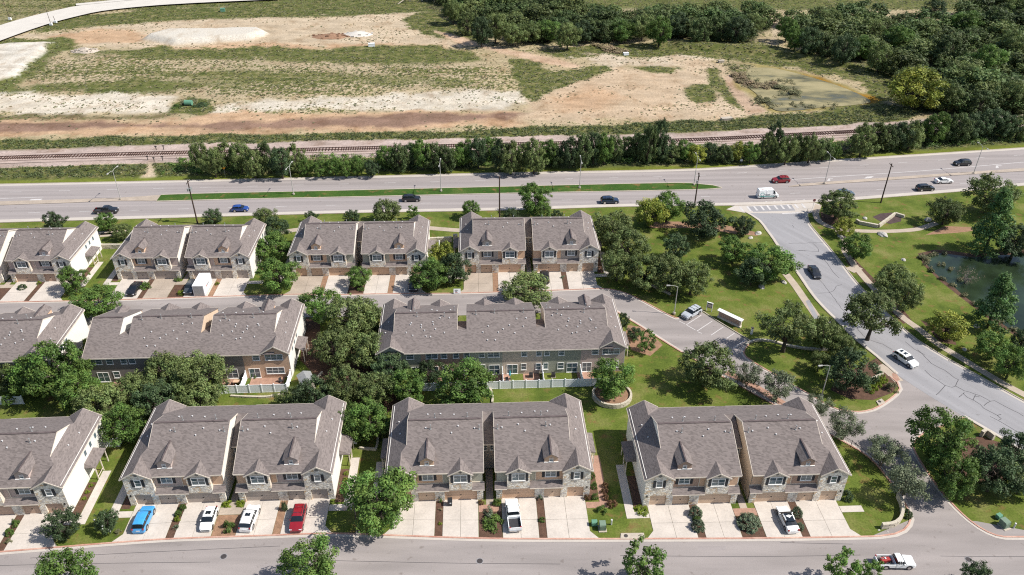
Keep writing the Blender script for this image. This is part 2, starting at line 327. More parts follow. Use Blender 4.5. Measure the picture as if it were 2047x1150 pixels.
# ---- highway
HN = [(-120,371.5),(0,369),(348,362),(696,354),(1008,346.2),(1360,339.3),(1530,329.5),(1695,318.4),(2047,296),(2200,285)]   # north edge
HS = [(-120,449.5),(0,445),(348,435.5),(700,426),(1008,420.5),(1251,413.2),(1480,410.5),(1625,405),(1740,397.2),(1925,382.3),(2047,371),(2200,358)]  # south edge
hn, hs = gl(HN, 0, 4), gl(HS, 0, 4)
m = MB(); P = [(p.x,p.y,.036) for p in hs] + [(p.x,p.y,.036) for p in reversed(hn)]; m.add(P, [tuple(range(len(P)))]); highway = m.build('highway', 'asphalt_highway', kind='structure')
ribbon(hn, -1.1, 0.0, .042).build('gutter', 'gutter', highway)
ribbon(hs, 0.0, 1.5, .042).build('gutter', 'gutter', highway)
ribbon(hn, 0.0, 0.22, .0, .13).build('kerb', 'kerb_grey', highway)
ribbon(hs, -0.22, 0.0, .0, .13).build('kerb', 'kerb_grey', highway)
# median: grass bed between kerbs, then a narrow concrete island on both sides
MT = [(322,390.6),(420,387.6),(696,381.7),(1008,374.2),(1300,367.5),(1380,367.2),(1425,371.5),(1442,375.8)]
MS = [(313,402.6),(500,397.8),(696,394),(1008,386.8),(1360,380),(1425,377.8),(1442,376)]
mt, ms = gl(MT, 0, 3), gl(MS, 0, 3)
P = [(p.x,p.y,.12) for p in ms] + [(p.x,p.y,.12) for p in reversed(mt)]
m = MB(); m.add(P, [tuple(range(len(P)))]); m.build('median', 'median_lawn', kind='structure')
for line, sg in ((mt, 1), (ms, -1)): ribbon(line, 0 if sg > 0 else -.35, .35 if sg > 0 else 0, .0, .15).build('median_kerb', 'kerb_grey', kind='structure')
isl = MB(); a, b = gl([(-120,416),(0,411),(120,407),(240,402.5),(313,402.6)], 0, 4), gl([(-120,408.5),(0,403.5),(120,400),(240,396),(322,390.6)], 0, 4)
P = [(p.x,p.y,.13) for p in a] + [(p.x,p.y,.13) for p in reversed(b)]; isl.add(P, [tuple(range(len(P)))]); isl.build('median_island', 'concrete_old', kind='structure')
a, b = gl([(1577,374.6),(1650,369.5),(1760,362),(1900,352),(2047,342.7),(2200,332)], 0, 4), gl([(1577,373.2),(1600,368.6),(1700,361),(1850,350.5),(2047,337),(2200,326)], 0, 4)
isl = MB(); P = [(p.x,p.y,.13) for p in a] + [(p.x,p.y,.13) for p in reversed(b)]; isl.add(P, [tuple(range(len(P)))]); isl.build('median_island', 'concrete_old', kind='structure')
# lane paint
def dashes(pts, on, off, w, z=.05):
    line = gl(pts, 0, .5); m = MB(); d = 0; run = []
    for i in range(len(line)-1):
        seg = (line[i+1]-line[i]).length; ph = d % (on+off)
        if ph < on: run.append(line[i])
        elif len(run) > 1:
            k = ribbon(run, -w/2, w/2, z); m.add(k.v, k.f); run = []
        else: run = []
        d += seg
    return m
dashes([(20,384.7),(490,373),(1000,361),(1360,352.5),(1530,343),(1695,332.5),(2047,310)], 3.2, 9.0, .16).build('lane_marking', 'road_paint', highway)
dashes([(56,426),(363,418.4),(551,413.5),(920,405),(1194,399),(1372,394.8),(1560,388),(1800,376.8),(2047,357)], 3.2, 9.0, .16).build('lane_marking', 'road_paint', highway)
ribbon(gl([(-60,399.5),(0,397.7),(87,394.5)], 0, 3), -.1, .1, .05).build('lane_marking', 'road_paint', highway)
ribbon(gl([(1583,359.5),(1700,351.5),(1850,341.5),(2047,324.5)], 0, 3), -.12, .12, .05).build('lane_marking', 'road_paint', highway)
for q in ([(55,404.6),(78,404),(85,397.9),(62,398.6)], [(1727,357.4),(1741,356.4),(1747,352.8),(1733,353.6)]):
    sheet('turn_lane_marking', q, .05, 'road_paint', highway)
for q in ([(1653,362.6),(1660,362),(1659,358.2),(1664,358.5),(1666,357.6),(1656,357.2)], [(1990,336.6),(1997,336),(1995,332.4),(2001,332.6),(2003,331.6),(1991,331.4)]):
    sheet('turn_arrow', q, .05, 'road_paint', highway)
dashes([(1440,407.5),(1530,403.5),(1625,399)], .9, 1.1, .25).build('lane_marking', 'road_paint', highway)

# ---- collector road running down to the right
RL = [(1470,411),(1490,424),(1517,441),(1533,462),(1545,478),(1566,510),(1592,544),(1630,598),(1681,650),(1709,678),(1752,713),(1792,748),(1850,787),(1926,833),(1994,872),(2047,905),(2150,965)]
RR = [(1625,404.5),(1615,418),(1613.5,430),(1617,446),(1629,462),(1657,495),(1685,530),(1708,560),(1738,593),(1813,664),(1869,703),(1945,746),(2029,793),(2150,858)]
rl, rr = gl(RL, 0, 2), gl(RR, 0, 2)
P = [(p.x,p.y,.032) for p in rl] + [(p.x,p.y,.032) for p in reversed(rr)]
m = MB(); m.add(P, [tuple(range(len(P)))]); m.f = [tuple(reversed(f)) for f in m.f] if Vector(P[0]).x > 1e9 else m.f
road = m.build('road', 'asphalt_road', kind='structure')
sheet('road', [(1462,412.2),(1632,405.5),(1622,400),(1470,404)], .030, 'asphalt_road')
L1 = gl(RL[1:12], 0, 2); ribbon(L1, 0, .55, .036).build('gutter', 'gutter', road); ribbon(L1, -.2, 0, 0, .13).build('kerb', 'kerb_grey', road)
L2 = gl(RL[13:], 0, 2); ribbon(L2, 0, .55, .036).build('gutter', 'gutter', road); ribbon(L2, -.2, 0, 0, .13).build('kerb', 'kerb_grey', road)
L3 = gl(RR[1:], 0, 2); ribbon(L3, -.55, 0, .036).build('gutter', 'gutter', road); ribbon(L3, 0, .2, 0, .13).build('kerb', 'kerb_grey', road)
sheet('crossing_apron', [(1452,419),(1470,411),(1625,405),(1640,409),(1634,422),(1612,428),(1490,426)], .038, 'gutter')
sheet('crossing_asphalt', [(1492,413.5),(1582,410),(1590,421.5),(1506,424)], .042, 'asphalt_road')
for i, x in enumerate((1482.5, 1497, 1510.5, 1524, 1536.5, 1551, 1564, 1577, 1592, 1606)):
    y = 418.6 - (x-1482)*.055
    sheet('crosswalk_bar', [(x-5.5, y-4.4), (x-1.8, y-4.6), (x+5.6, y+4.2), (x+1.4, y+4.4)], .047, 'road_paint', road)
sheet('stop_line', [(1563,426.6),(1598,424.9),(1598.4,427),(1563.4,428.7)], .047, 'road_paint', road)
cr = MB()
def crack(pts, w=.10):
    line = gl(pts, 0, .8); q = []
    for p in line: q.append(p + Vector((rnd.uniform(-.09,.09), rnd.uniform(-.09,.09), 0)))
    k = ribbon(q, -w/2, w/2, .040); cr.add(k.v, k.f)
Z8 = lambda x, y: (1740+x/6.387, 700+y/6.387)
Z6 = lambda x, y: (1347+x/2.874, 400+y/2.874)
for line in ([(600,0),(680,70),(780,170),(940,260),(1070,350),(1125,380)], [(1125,380),(1090,460)], [(695,260),(780,340),(950,450),(1040,475),(1090,460)], [(950,450),(900,520),(830,575)],
             [(1090,460),(1200,520),(1330,560),(1400,580),(1530,655),(1590,650),(1665,690),(1800,760),(1961,850)], [(1130,605),(1190,560),(1240,605),(1310,640),(1405,695),(1450,745),(1620,835),(1665,880),(1640,900)],
             [(1310,640),(1330,590),(1345,570)], [(1450,715),(1530,655)], [(1525,845),(1640,905),(1900,1060)], [(1620,835),(1670,825)], [(1185,560),(1190,540)], [(1340,590),(1390,595)]):
    crack([Z8(*p) for p in line])
for line in ([(660,250),(860,246)], [(800,250),(830,285),(833,298)], [(715,292),(760,294)], [(860,335),(905,400),(950,450)], [(810,535),(890,533),(925,515),(935,495),(965,488)], [(830,450),(895,530),(960,620)],
             [(960,620),(1020,690),(1100,790),(1200,830),(1255,862)], [(1330,815),(1375,855),(1440,890)], [(680,145),(692,160)], [(700,290),(780,294),(833,298)]):
    crack([Z6(*p) for p in line], .08)
cr.build('crack_seal', 'crack_tar', road)

# ---- streets inside the estate
SK = [(-90,1112),(0,1105.3),(115,1096),(240,1086),(348,1079),(522,1073),(658,1068.4),(775,1072),(1008,1078.8),(1360,1078.8),(1560,1077.5),(1695,1075.3),(1760,1073.5),(1790,1069),(1808,1061),(1818,1050),(1822,1038),(1815,1015),(1799,990),(1775,955),(1740,916),(1700,890),(1655,866),(1600,836),(1540,805),(1480,772),(1430,745),(1390,719),(1355,699),(1310,671),(1282,653),(1254,636),(1232,622)]
EK = [(2150,1077),(2047,1075.3),(1991,1071.9),(1938,1042),(1886,990),(1848,938),(1826,900),(1829,881),(1845,866),(1880,852),(1926,834)]
NK = [(1779,752),(1795,765),(1800,778),(1792,789),(1770,806),(1745,819.6),(1716,824.8),(1690,823),(1660,814),(1625,793.5),(1588,773),(1558,755),(1536,743),(1504,724),(1490,714),(1485,706),(1488,697),(1500,684)]
BK = [(-120,608),(0,605.3),(132,603),(250,600),(435,594),(591,589.6),(660,590.5),(799,588),(924,587),(1123,581),(1199,578),(1216,578.6),(1236,582.5),(1269,595),(1323,623.5),(1343,633.5),(1351,637),(1357,636.4)]
sk, ek, nk, bk = gl(SK, 0, 1.2), gl(EK[::-1], 0, 1.2), gl(NK[::-1], 0, 1.2), gl(BK, 0, 1.2)
sheet('street', SK[:17] + [(1822,1038),(1950,1042),(2150,1079),(2250,1230),(-200,1230)], .020, 'asphalt_street')
sheet('entrance_road', SK[16:27] + [(1487,709)] + list(reversed(NK))[3:] + [(1785,742),(1850,782),(1932,830)] + list(reversed(EK)) + [(2150,1090),(1700,1090)], .024, 'asphalt_street')
backline = [p for p in bk if p.x < G(1205, 578).x]
P = [(p.x,p.y,.028) for p in backline] + [tuple(G(x, y) + Vector((0,0,.028))) for x, y in [(1216,578.6),(1236,582.5),(1269,595),(1323,623.5),(1351,637),(1372,634),(1400,622),(1426,638.8),(1483.5,673.6),(1500,684),(1485,706),(1480,772),(1430,745),(1390,719),(1355,699),(1310,671),(1254,636),(1232,622)]]
P += [(p.x, p.y-8.2, .028) for p in reversed(backline)]
m = MB(); m.add(P, [tuple(reversed(range(len(P))))]); m.build('loop_street', 'asphalt_street', kind='structure')
for nm, line, sg in (('kerb', sk, 1), ('kerb', ek, 1), ('kerb', nk, 1), ('kerb', bk, 1)):
    o = ribbon(line, 0, .24, 0, .12).build('kerb', 'kerb_red', kind='structure'); ribbon(line, -.42, 0, .045).build('kerb_gutter', 'gutter', o)
pk = gl([(1357,636.4),(1385,622),(1400,621),(1426.5,637.8),(1483.5,672.6),(1502,684)], 0, 1)
ribbon(pk, 0, .18, 0, .13).build('kerb', 'kerb_grey', kind='structure')
for q in ([(1371.5,650),(1402,630.5)], [(1393,662.5),(1423.7,642.3)], [(1421,670.8),(1446,654)], [(1447.3,680.5),(1468.2,666.6)], [(1465.4,697),(1491,679)], [(1357.6,642.3),(1368.7,647.8)], [(1373.6,651),(1390.3,660.4)], [(1395,664),(1403,667)]):
    ribbon([G(*q[0]), G(*q[1])], -.08, .08, .036).build('stall_line', 'road_paint', kind='structure')
for q in ([(0,1131),(180,1127),(420,1124)], [(660,1121),(900,1126),(1120,1128)], [(1880,1112),(1960,1113),(2060,1113)], [(60,1116),(300,1104),(560,1092)], [(1240,1111),(1500,1113),(1720,1110)], [(1560,1085),(1700,1088),(1850,1090)]):
    ribbon(gl(q, 0, 1.5), -.035, .035, .0225).build('pavement_seam', 'crack_tar', kind='structure')
for q in ([(700,1095),(742,1094),(744,1101),(703,1102)], [(1395,1092),(1450,1092),(1452,1100),(1396,1100)], [(1705,850),(1730,846),(1742,858),(1716,862)], [(520,1128),(556,1127),(558,1140),(521,1141)], [(985,592),(1030,591),(1031,597),(986,598)]):
    sheet('pavement_patch', q, .0285 if q[0][1] < 700 else (.0245 if q[0][1] < 900 else .0205), 'asphalt_highway')
# crosswise patches of lighter paving where driveways of the middle row meet the loop street are built with the houses
# ---- walks
def walk(pts, w, mat='sidewalk', z=.05, name='sidewalk'):
    return ribbon(gl(pts, 0, 1.2), -w/2, w/2, 0, z).build(name, mat, kind='structure')
walk([(1636,410),(1631,424),(1632,434),(1640,444.5),(1655,452.5),(1674,458),(1700,461),(1740,462.8),(1787,462.4),(1834,458.3),(1872,446)], 1.6)
walk([(1672,458),(1684,474),(1690,488.5),(1689,502),(1702,522),(1715,540),(1747,577),(1775,606),(1807,637),(1834,656),(1876,688.7),(1912,710.6),(1951,734.4),(2006,767.3),(2047,789),(2140,838)], 1.6)
walk([(1700,533),(1708,538),(1716,542)], 3.2, z=.056)
walk([(1571,548),(1590,572),(1608,598.3),(1636,638.3)], 1.7)
sheet('sidewalk_slab', [(1610,602),(1618,600),(1637,637),(1628,638.5)], .056, 'asphalt_road')
walk([(1757.6,730.5),(1778,745),(1797,763)], 1.8); sheet('kerb_ramp', [(1782,748),(1790,744),(1799,760),(1789,764)], .062, 'paver_red')
walk([(-40,476),(60,474),(140,470),(200,467),(260,463)], 1.8); walk([(200,471),(232,468)], 1.8)
walk([(560,465.5),(590,460),(620,458)], 1.8); walk([(855,456),(890,459),(920,461)], 1.8)
walk([(1452,745),(1500,768),(1545,795),(1590,822)], 1.5, 'paver_red', name='walk')
sheet('bed', [(1752,716),(1790,752),(1796,770),(1783,786),(1745,800),(1700,798),(1660,780),(1675,752),(1715,735)], .012, 'mulch')
sheet('bed', [(1640,424),(1700,436),(1693,446),(1655,450),(1642,440)], .012, 'mulch')
sheet('bed', [(1744,434),(1760,427),(1783,425),(1803,430),(1801,443),(1780,448),(1762,444)], .012, 'mulch_dark')
sheet('bed', [(1850,470),(1890,452),(1950,455),(1945,462),(1910,466),(1880,468)], .012, 'mulch_pale')
sheet('bed', [(1690,522),(1706,516),(1760,570),(1800,612),(1822,640),(1806,648),(1770,612)], .012, 'mulch')
sheet('bed', [(1840,640),(1905,665),(1912,690),(1880,684)], .012, 'mulch')
sheet('bed', [(1255,650),(1290,655),(1325,690),(1300,712),(1262,700),(1250,670)], .012, 'mulch_pale')
sheet('bed', [(1850,888),(1895,930),(1930,965),(1990,970),(2060,940),(2060,905),(1960,872)], .012, 'mulch')
sheet('bed', [(1290,446),(1330,443),(1390,444),(1460,452),(1510,464),(1515,472),(1470,468),(1400,456),(1300,456)], .012, 'mulch_pale')
sheet('bed', [(640,690),(700,690),(770,760),(800,800),(760,840),(700,800),(640,760),(600,720),(606,640),(640,620)], .012, 'mulch')

# ---- lake on the right
def water(name, c, rough):
    m, nd, ln, b = node_mat(name); b.inputs['Base Color'].default_value = (*c, 1); b.inputs['Roughness'].default_value = rough; b.inputs['Specular IOR Level'].default_value = .3
    pos = N(nd, 'ShaderNodeNewGeometry').outputs['Position']
    n1 = N(nd, 'ShaderNodeTexNoise'); n1.inputs['Scale'].default_value = 1.2; n1.inputs['Detail'].default_value = 4; ln.new(pos, n1.inputs['Vector'])
    bp = N(nd, 'ShaderNodeBump'); bp.inputs['Strength'].default_value = .12; bp.inputs['Distance'].default_value = .1; ln.new(n1.outputs['Fac'], bp.inputs['Height']); ln.new(bp.outputs[0], b.inputs['Normal'])
    n2 = N(nd, 'ShaderNodeTexNoise'); n2.inputs['Scale'].default_value = .12; n2.inputs['Detail'].default_value = 5; ln.new(pos, n2.inputs['Vector'])
    r = ramp(nd, [(.35, mul(c, .6)), (.65, mul(c, 1.5))]); ln.new(n2.outputs['Fac'], r.inputs[0]); ln.new(r.outputs[0], b.inputs['Base Color'])
water('lake_water', (.020, .032, .016), .16)

sheet('lake', [(1842,511),(1852,528),(1862,540),(1884,559),(1906,573),(1928,593),(1955,612),(1985,634),(2010,652),(2040,670),(2130,720),(2220,700),(2220,500),(2047,508),(1990,511),(1944,515),(1911,510),(1875,506)], .016, 'lake_water')
sheet('lake_margin', [(1835,507),(1846,530),(1880,563),(1925,598),(1980,640),(2036,676),(2130,730),(2240,700),(2240,495),(2047,500),(1990,504),(1944,508),(1911,503),(1870,499)], .010, 'mulch')

# ---- the open land beyond the highway: one sheet, its soils and weeds mapped in metres
def vnoise(x, y, seed=0):
    xi, yi = np.floor(x).astype(np.int64), np.floor(y).astype(np.int64); fx, fy = x-xi, y-yi
    fx, fy = fx*fx*(3-2*fx), fy*fy*(3-2*fy)
    def h(a, b):
        n = (a*374761393 + b*668265263 + seed*974711) & 0x7fffffff
        n = ((n ^ (n >> 13))*1274126177) & 0x7fffffff
        return ((n ^ (n >> 16)) & 0xffff)/65535.0
    return (h(xi,yi)*(1-fx)+h(xi+1,yi)*fx)*(1-fy) + (h(xi,yi+1)*(1-fx)+h(xi+1,yi+1)*fx)*fy
def fbm(x, y, seed=0, o=4): return sum(vnoise(x*2**k, y*2**k, seed+k)*.5**k for k in range(o))/sum(.5**k for k in range(o))
def sdist(x, y, poly):   # >0 inside
    d = np.full(x.shape, 1e9); ins = np.zeros(x.shape, bool); n = len(poly)
    for i in range(n):
        ax, ay = poly[i]; bx, by = poly[(i+1) % n]; ex, ey = bx-ax, by-ay
        t = np.clip(((x-ax)*ex+(y-ay)*ey)/(ex*ex+ey*ey+1e-9), 0, 1); d = np.minimum(d, np.hypot(x-ax-t*ex, y-ay-t*ey))
        c = ((ay > y) != (by > y)) & (x < ex*(y-ay)/(ey if abs(ey) > 1e-9 else 1e-9)+ax); ins ^= c
    return np.where(ins, d, -d)
NX, NY = 560, 330
hx = np.array([p.x for p in hn]); hy = np.array([p.y for p in hn])
gx = np.linspace(-290, 290, NX); tt = np.concatenate([np.linspace(.15, 60, 120), np.linspace(61, 260, NY-120)])
FX, TT = np.meshgrid(gx, tt); FY = np.interp(FX, hx, hy) + TT
SAND, PALE, ORAN, BROWN, GREEN, DKGR, STRAW, CONC, BALL, WET, ALGAE, OCHRE, TRAIL = [np.array(A(*c)) for c in ((220,200,172),(236,225,206),(218,184,150),(162,132,114),(118,126,72),(92,110,58),(206,188,152),(238,230,216),(208,188,178),(110,108,84),(172,158,104),(178,132,42),(226,196,168))]
col = np.empty(FX.shape+(3,)); veg = np.full(FX.shape, .35); col[:] = STRAW
jit = (fbm(FX*.09, FY*.09, 3)-.5)*14 + (fbm(FX*.5, FY*.5, 9)-.5)*5
def layer(pts, c, v, soft=2.5, j=1.0):
    poly = [tuple(G(x, y).xy) for x, y in pts]
    w = np.clip((sdist(FX, FY, poly) + jit*j)/soft + .5, 0, 1)
    col[:] = col*(1-w[..., None]) + np.asarray(c)*w[..., None]; veg[:] = veg*(1-w) + v*w
R1 = lambda L: [(x/2.874, y/2.874) for x, y in L]
R2 = lambda L: [(660+x/2.874, y/2.874) for x, y in L]
R3 = lambda L: [(1347+x/2.874, y/2.874) for x, y in L]
layer([(-200,-60),(2300,-60),(2300,20),(-200,20)], GREEN, .6, 6)
layer(R1([(-200,-100),(900,-100),(860,0),(440,30),(200,90),(-200,230)]), (GREEN+STRAW)/2, .55)
layer(R1([(250,150),(480,95),(900,45),(2600,5),(2600,90),(1400,110),(900,130),(500,160),(250,185)]), (GREEN+DKGR)/2, .75, 3)
layer(R1([(100,215),(500,160),(1000,120),(2000,95),(2460,80),(2560,120),(2700,200),(2650,275),(2000,285),(1200,300),(700,290),(350,250)]), SAND, .08, 4)
layer(R1([(250,215),(500,170),(800,190),(760,250),(420,255)]), ORAN, .06, 4)
layer(R1([(800,290),(1300,255),(2100,262),(2600,270),(2600,288),(1500,300)]), ORAN, .1, 4)
layer(R1([(420,300),(900,285),(2000,282),(2500,270),(2700,300),(2750,350),(2300,400),(1500,360),(700,350),(380,340)]), GREEN, .75, 4)
layer(R1([(130,330),(500,320),(1500,350),(2300,380),(2750,370),(2900,540),(2200,520),(1500,560),(700,540),(130,560)]), (STRAW+SAND)/2, .52, 6)
layer(R1([(120,500),(300,480),(620,470),(900,460),(1300,480),(1100,520),(500,545),(200,530)]), GREEN, .65, 5)
layer(R1([(900,440),(1400,400),(2300,430),(2700,470),(2500,500),(1700,470),(1300,500)]), (GREEN+STRAW)/2, .6, 6)
layer(R1([(-200,250),(40,235),(320,225),(430,240),(420,280),(330,300),(200,460),(60,560),(-200,560)]), GREEN, .6, 3)
layer(R1([(-200,300),(60,255),(310,248),(215,345),(100,450),(-200,530)]), CONC, .0, 2, .35)
layer(R1([(-200,560),(150,540),(600,545),(1000,560),(980,650),(500,665),(-200,668)]), PALE, .1, 4)
layer(R1([(1250,600),(1600,575),(2000,560),(2500,520),(3000,530),(3020,600),(2900,640),(2000,640),(1500,640),(1230,650)]), PALE, .16, 4)
layer(R1([(-200,660),(800,665),(1000,650),(900,690),(-200,720)]), (GREEN+BROWN)/2, .45, 3)
layer(R1([(930,690),(1300,660),(2100,650),(3000,640),(3000,740),(2000,775),(1000,790),(-200,800),(-200,690)]), ORAN, .05, 3)
layer(R1([(-200,720),(600,700),(1200,715),(1500,700),(2100,670),(2700,655),(3100,650),(2900,690),(2300,735),(1500,750),(700,745),(-200,770)]), BROWN, .04, 3, .6)
layer(R1([(970,650),(1000,600),(1100,560),(1210,580),(1215,640),(1150,665)]), DKGR, .9, 2, .3)
layer(R2([(1240,440),(1400,420),(1620,395),(1700,390),(2400,420),(2400,720),(1900,690),(1500,720),(1100,700),(1150,600)]), ORAN*.35+SAND*.65, .1, 5)
layer(R2([(1300,560),(1500,500),(1700,560),(1600,640),(1350,640)]), ORAN, .08, 8)
layer(R2([(430,120),(560,80),(700,140),(840,200),(870,250),(700,240),(480,170)]), GREEN, .85, 3)
layer(R2([(1040,345),(1190,338),(1260,430),(1600,375),(1600,405),(1280,520),(1170,578),(1100,545)]), DKGR*.5+GREEN*.5, .95, 2.5, .4)
layer(R2([(600,180),(720,205),(900,260),(1100,300),(1440,380),(1420,400),(1220,365),(1000,310),(700,240)]), TRAIL, .02, 2.5, .4)
layer(R2([(1150,290),(1400,270),(1600,250),(2400,220),(2400,290),(1900,330),(1500,340)]), GREEN, .85, 3)
layer(R2([(1450,330),(1600,305),(1780,340),(2012,320),(2200,350),(2150,400),(1900,385),(1640,385),(1500,370)]), SAND*.7+PALE*.3, .12, 3)
layer(R2([(1700,385),(2000,390),(2150,400),(2100,430),(1850,425)]), GREEN, .85, 2, .5)
layer(R3([(0,230),(300,250),(560,260),(800,310),(1050,370),(1260,400),(1300,520),(1180,600),(1050,480),(700,390),(420,360),(200,320),(0,300)]), DKGR*.45+GREEN*.55, .96, 3)
layer(R3([(0,330),(90,345),(250,360),(300,400),(190,420),(330,560),(480,650),(350,680),(0,700)]), SAND*.8+ORAN*.2, .12, 3)
layer(R3([(180,400),(240,395),(300,470),(400,590),(390,630),(330,600),(230,520)]), GREEN, .85, 2, .3)
layer(R3([(60,510),(110,488),(190,490),(250,540),(230,580),(130,592),(70,560)]), GREEN, .8, 2, .3)
layer(R3([(280,440),(330,430),(400,530),(540,645),(430,655),(330,560)]), TRAIL*.8, .03, 1.5, .2)
layer(R3([(310,360),(450,368),(700,408),(1000,488),(1120,550),(1175,605),(900,640),(560,655),(450,560),(350,500)]), ALGAE, .0, 2, .3)
layer(R3([(300,350),(440,380),(500,450),(560,520),(400,500),(330,430)]), STRAW*.8, .55, 3, .4)
layer(R3([(540,470),(700,440),(720,540),(640,640),(560,600)]), WET*.8, .1, 4)
layer(R3([(640,420),(900,460),(1010,510),(1150,580),(1110,600),(960,520),(760,480)]), OCHRE, .05, 5)
layer(R3([(780,520),(980,520),(1030,580),(900,590)]), WET, .05, 5)
layer(R3([(350,690),(700,660),(1200,600),(1400,640),(1300,740),(800,740),(400,760),(0,770),(0,710)]), DKGR*.45+GREEN*.55, .95, 3, .5)
layer(R1([(-200,800),(300,795),(1100,785),(2000,765),(2500,760),(3000,740),(4000,700),(4000,775),(3000,800),(2000,840),(1000,852),(-200,878)]), GREEN*.7+DKGR*.3, .85, 2.5, .5)
RB = [(-120,327),(0,319.6),(193,313.5),(386,308.2),(700,300.6),(1008,292.4),(1325,284.8),(1430,281),(1570,273.5),(1712,266),(1880,253.5),(2047,239),(2250,221)]
rb = gl(RB, 0, 2.0)
bx_, by_ = np.array([p.x for p in rb]), np.array([p.y for p in rb]); YB = np.interp(FX, bx_, by_)
w = np.clip((6.6 - np.abs(FY - YB - .4) + jit*.28)/1.8 + .5, 0, 1); col[:] = col*(1-w[..., None]) + BALL*w[..., None]; veg[:] = veg*(1-w) + .03*w
w = np.clip((FY < YB-6.5)*1.0, 0, 1); col[:] = col*(1-w[..., None]) + (GREEN*.75+DKGR*.25)*w[..., None]; veg[:] = np.maximum(veg, w*.75)
layer(R1([(800,1040),(830,990),(850,950),(870,930),(890,1000),(890,1040)]), SAND, .03, 1, .12)
w = np.clip((3.2 - TT + jit*.12)/1.5, 0, 1); col[:] = col*(1-w[..., None]) + np.array(A(128,138,58))*w[..., None]; veg[:] = veg*(1-w*.8)
streak = fbm(FX*.035, FY*.16, 51)-.5
fine_ = fbm(FX*.22, FY*.5, 61)-.5
mid = (veg > .05) & (veg < .82)
veg[:] = np.where(mid, np.clip(veg + streak*.75 + fine_*.35, 0, 1), veg)
col[:] = np.clip(col*(1 + (fine_*.55 + streak*.35)[..., None]*np.array([1, 1.02, 1.08])), 0, .8)
FZ = .02 + .25*fbm(FX*.05, FY*.05, 21)*np.clip(TT/8, 0, 1) + .12*veg*fbm(FX*.8, FY*.8, 31)
FZ += np.where(np.abs(FY-YB-.4) < 6.5, .0, 0)
for pts, h in ((R1([(820,228),(960,188),(1500,178),(1545,200),(1450,236),(1000,266)]), 2.2), (R1([(-200,300),(60,255),(310,248),(215,345),(100,450),(-200,530)]), 1.2), (R3([(0,240),(300,262),(560,275),(800,325),(1050,385),(1200,425),(1050,400),(700,340),(300,300),(0,290)]), 1.5)):
    FZ += h*np.clip(sdist(FX, FY, [tuple(G(x, y).xy) for x, y in pts])/3.0 + .2, 0, 1)
layer(R1([(820,228),(960,188),(1500,178),(1545,200),(1450,236),(1000,266)]), CONC, .0, 1.5, .1)
WOOD = [R2([(600,-60),(1330,-60),(1400,60),(1650,95),(1900,120),(2012,150),(2030,235),(1800,240),(1450,250),(1250,265),(960,235),(700,120),(590,40)]),
        R3([(640,130),(820,92),(900,95),(1200,128),(1500,165),(1610,140),(1680,60),(1800,-20),(2500,-60),(2500,700),(1900,665),(1500,668),(1300,600),(1230,400),(1000,350),(800,300),(640,230),(600,140)]),
        R3([(-100,90),(200,70),(480,75),(560,100),(560,160),(520,200),(430,245),(250,235),(0,215),(-100,200)])]
for wd in WOOD: layer(wd, np.array(A(84, 86, 62)), .4, 4)
layer(R3([(560,110),(620,100),(600,180),(590,270),(530,270),(570,180)]), SAND, .1, 2, .3)
verts = np.stack([FX, FY, FZ], -1).reshape(-1, 3)
idx = np.arange(NX*NY).reshape(NY, NX); quads = np.stack([idx[:-1,:-1], idx[:-1,1:], idx[1:,1:], idx[1:,:-1]], -1).reshape(-1, 4)
def np_mesh(name, verts, quads, attr=None, smooth=False):
    me = bpy.data.meshes.new(name); n = len(verts); f = len(quads); k = quads.shape[1]
    me.vertices.add(n); me.vertices.foreach_set('co', np.ascontiguousarray(verts, np.float32).ravel())
    me.loops.add(f*k); me.loops.foreach_set('vertex_index', np.ascontiguousarray(quads, np.int32).ravel())
    me.polygons.add(f); me.polygons.foreach_set('loop_start', np.arange(0, f*k, k, dtype=np.int32))
    if smooth: me.polygons.foreach_set('use_smooth', np.ones(f, bool))
    if attr is not None:
        a = me.attributes.new('tint', 'FLOAT_COLOR', 'POINT'); a.data.foreach_set('color', np.ascontiguousarray(attr, np.float32).ravel())
    me.update(calc_edges=True); return me
m, nd, ln, b = node_mat('field_soil')
at = N(nd, 'ShaderNodeAttribute', attribute_name='tint'); pos = N(nd, 'ShaderNodeNewGeometry').outputs['Position']
n1 = N(nd, 'ShaderNodeTexNoise'); mpf = N(nd, 'ShaderNodeMapping'); mpf.inputs['Scale'].default_value = (1, .62, 1); ln.new(pos, mpf.inputs[0]); n1.inputs['Scale'].default_value = .85; n1.inputs['Detail'].default_value = 5; n1.inputs['Roughness'].default_value = .68; ln.new(mpf.outputs[0], n1.inputs['Vector'])
cmpn = N(nd, 'ShaderNodeMapRange'); cmpn.inputs['From Min'].default_value = -.035; cmpn.inputs['From Max'].default_value = .06
sb = N(nd, 'ShaderNodeMath', operation='SUBTRACT'); v2 = N(nd, 'ShaderNodeMapRange'); v2.inputs['To Min'].default_value = .28; v2.inputs['To Max'].default_value = .72
ln.new(at.outputs['Alpha'], v2.inputs['Value']); ln.new(v2.outputs[0], sb.inputs[0]); ln.new(n1.outputs['Fac'], sb.inputs[1]); ln.new(sb.outputs[0], cmpn.inputs['Value'])
n2 = N(nd, 'ShaderNodeTexNoise'); n2.inputs['Scale'].default_value = .3; n2.inputs['Detail'].default_value = 5; ln.new(pos, n2.inputs['Vector'])
gr = ramp(nd, [(.3, A(80, 92, 46)), (.5, A(114, 118, 64)), (.7, A(158, 148, 102))]); ln.new(n2.outputs['Fac'], gr.inputs[0])
mx = N(nd, 'ShaderNodeMix', data_type='RGBA'); ln.new(cmpn.outputs[0], mx.inputs['Factor']); ln.new(at.outputs['Color'], mx.inputs['A']); ln.new(gr.outputs[0], mx.inputs['B'])
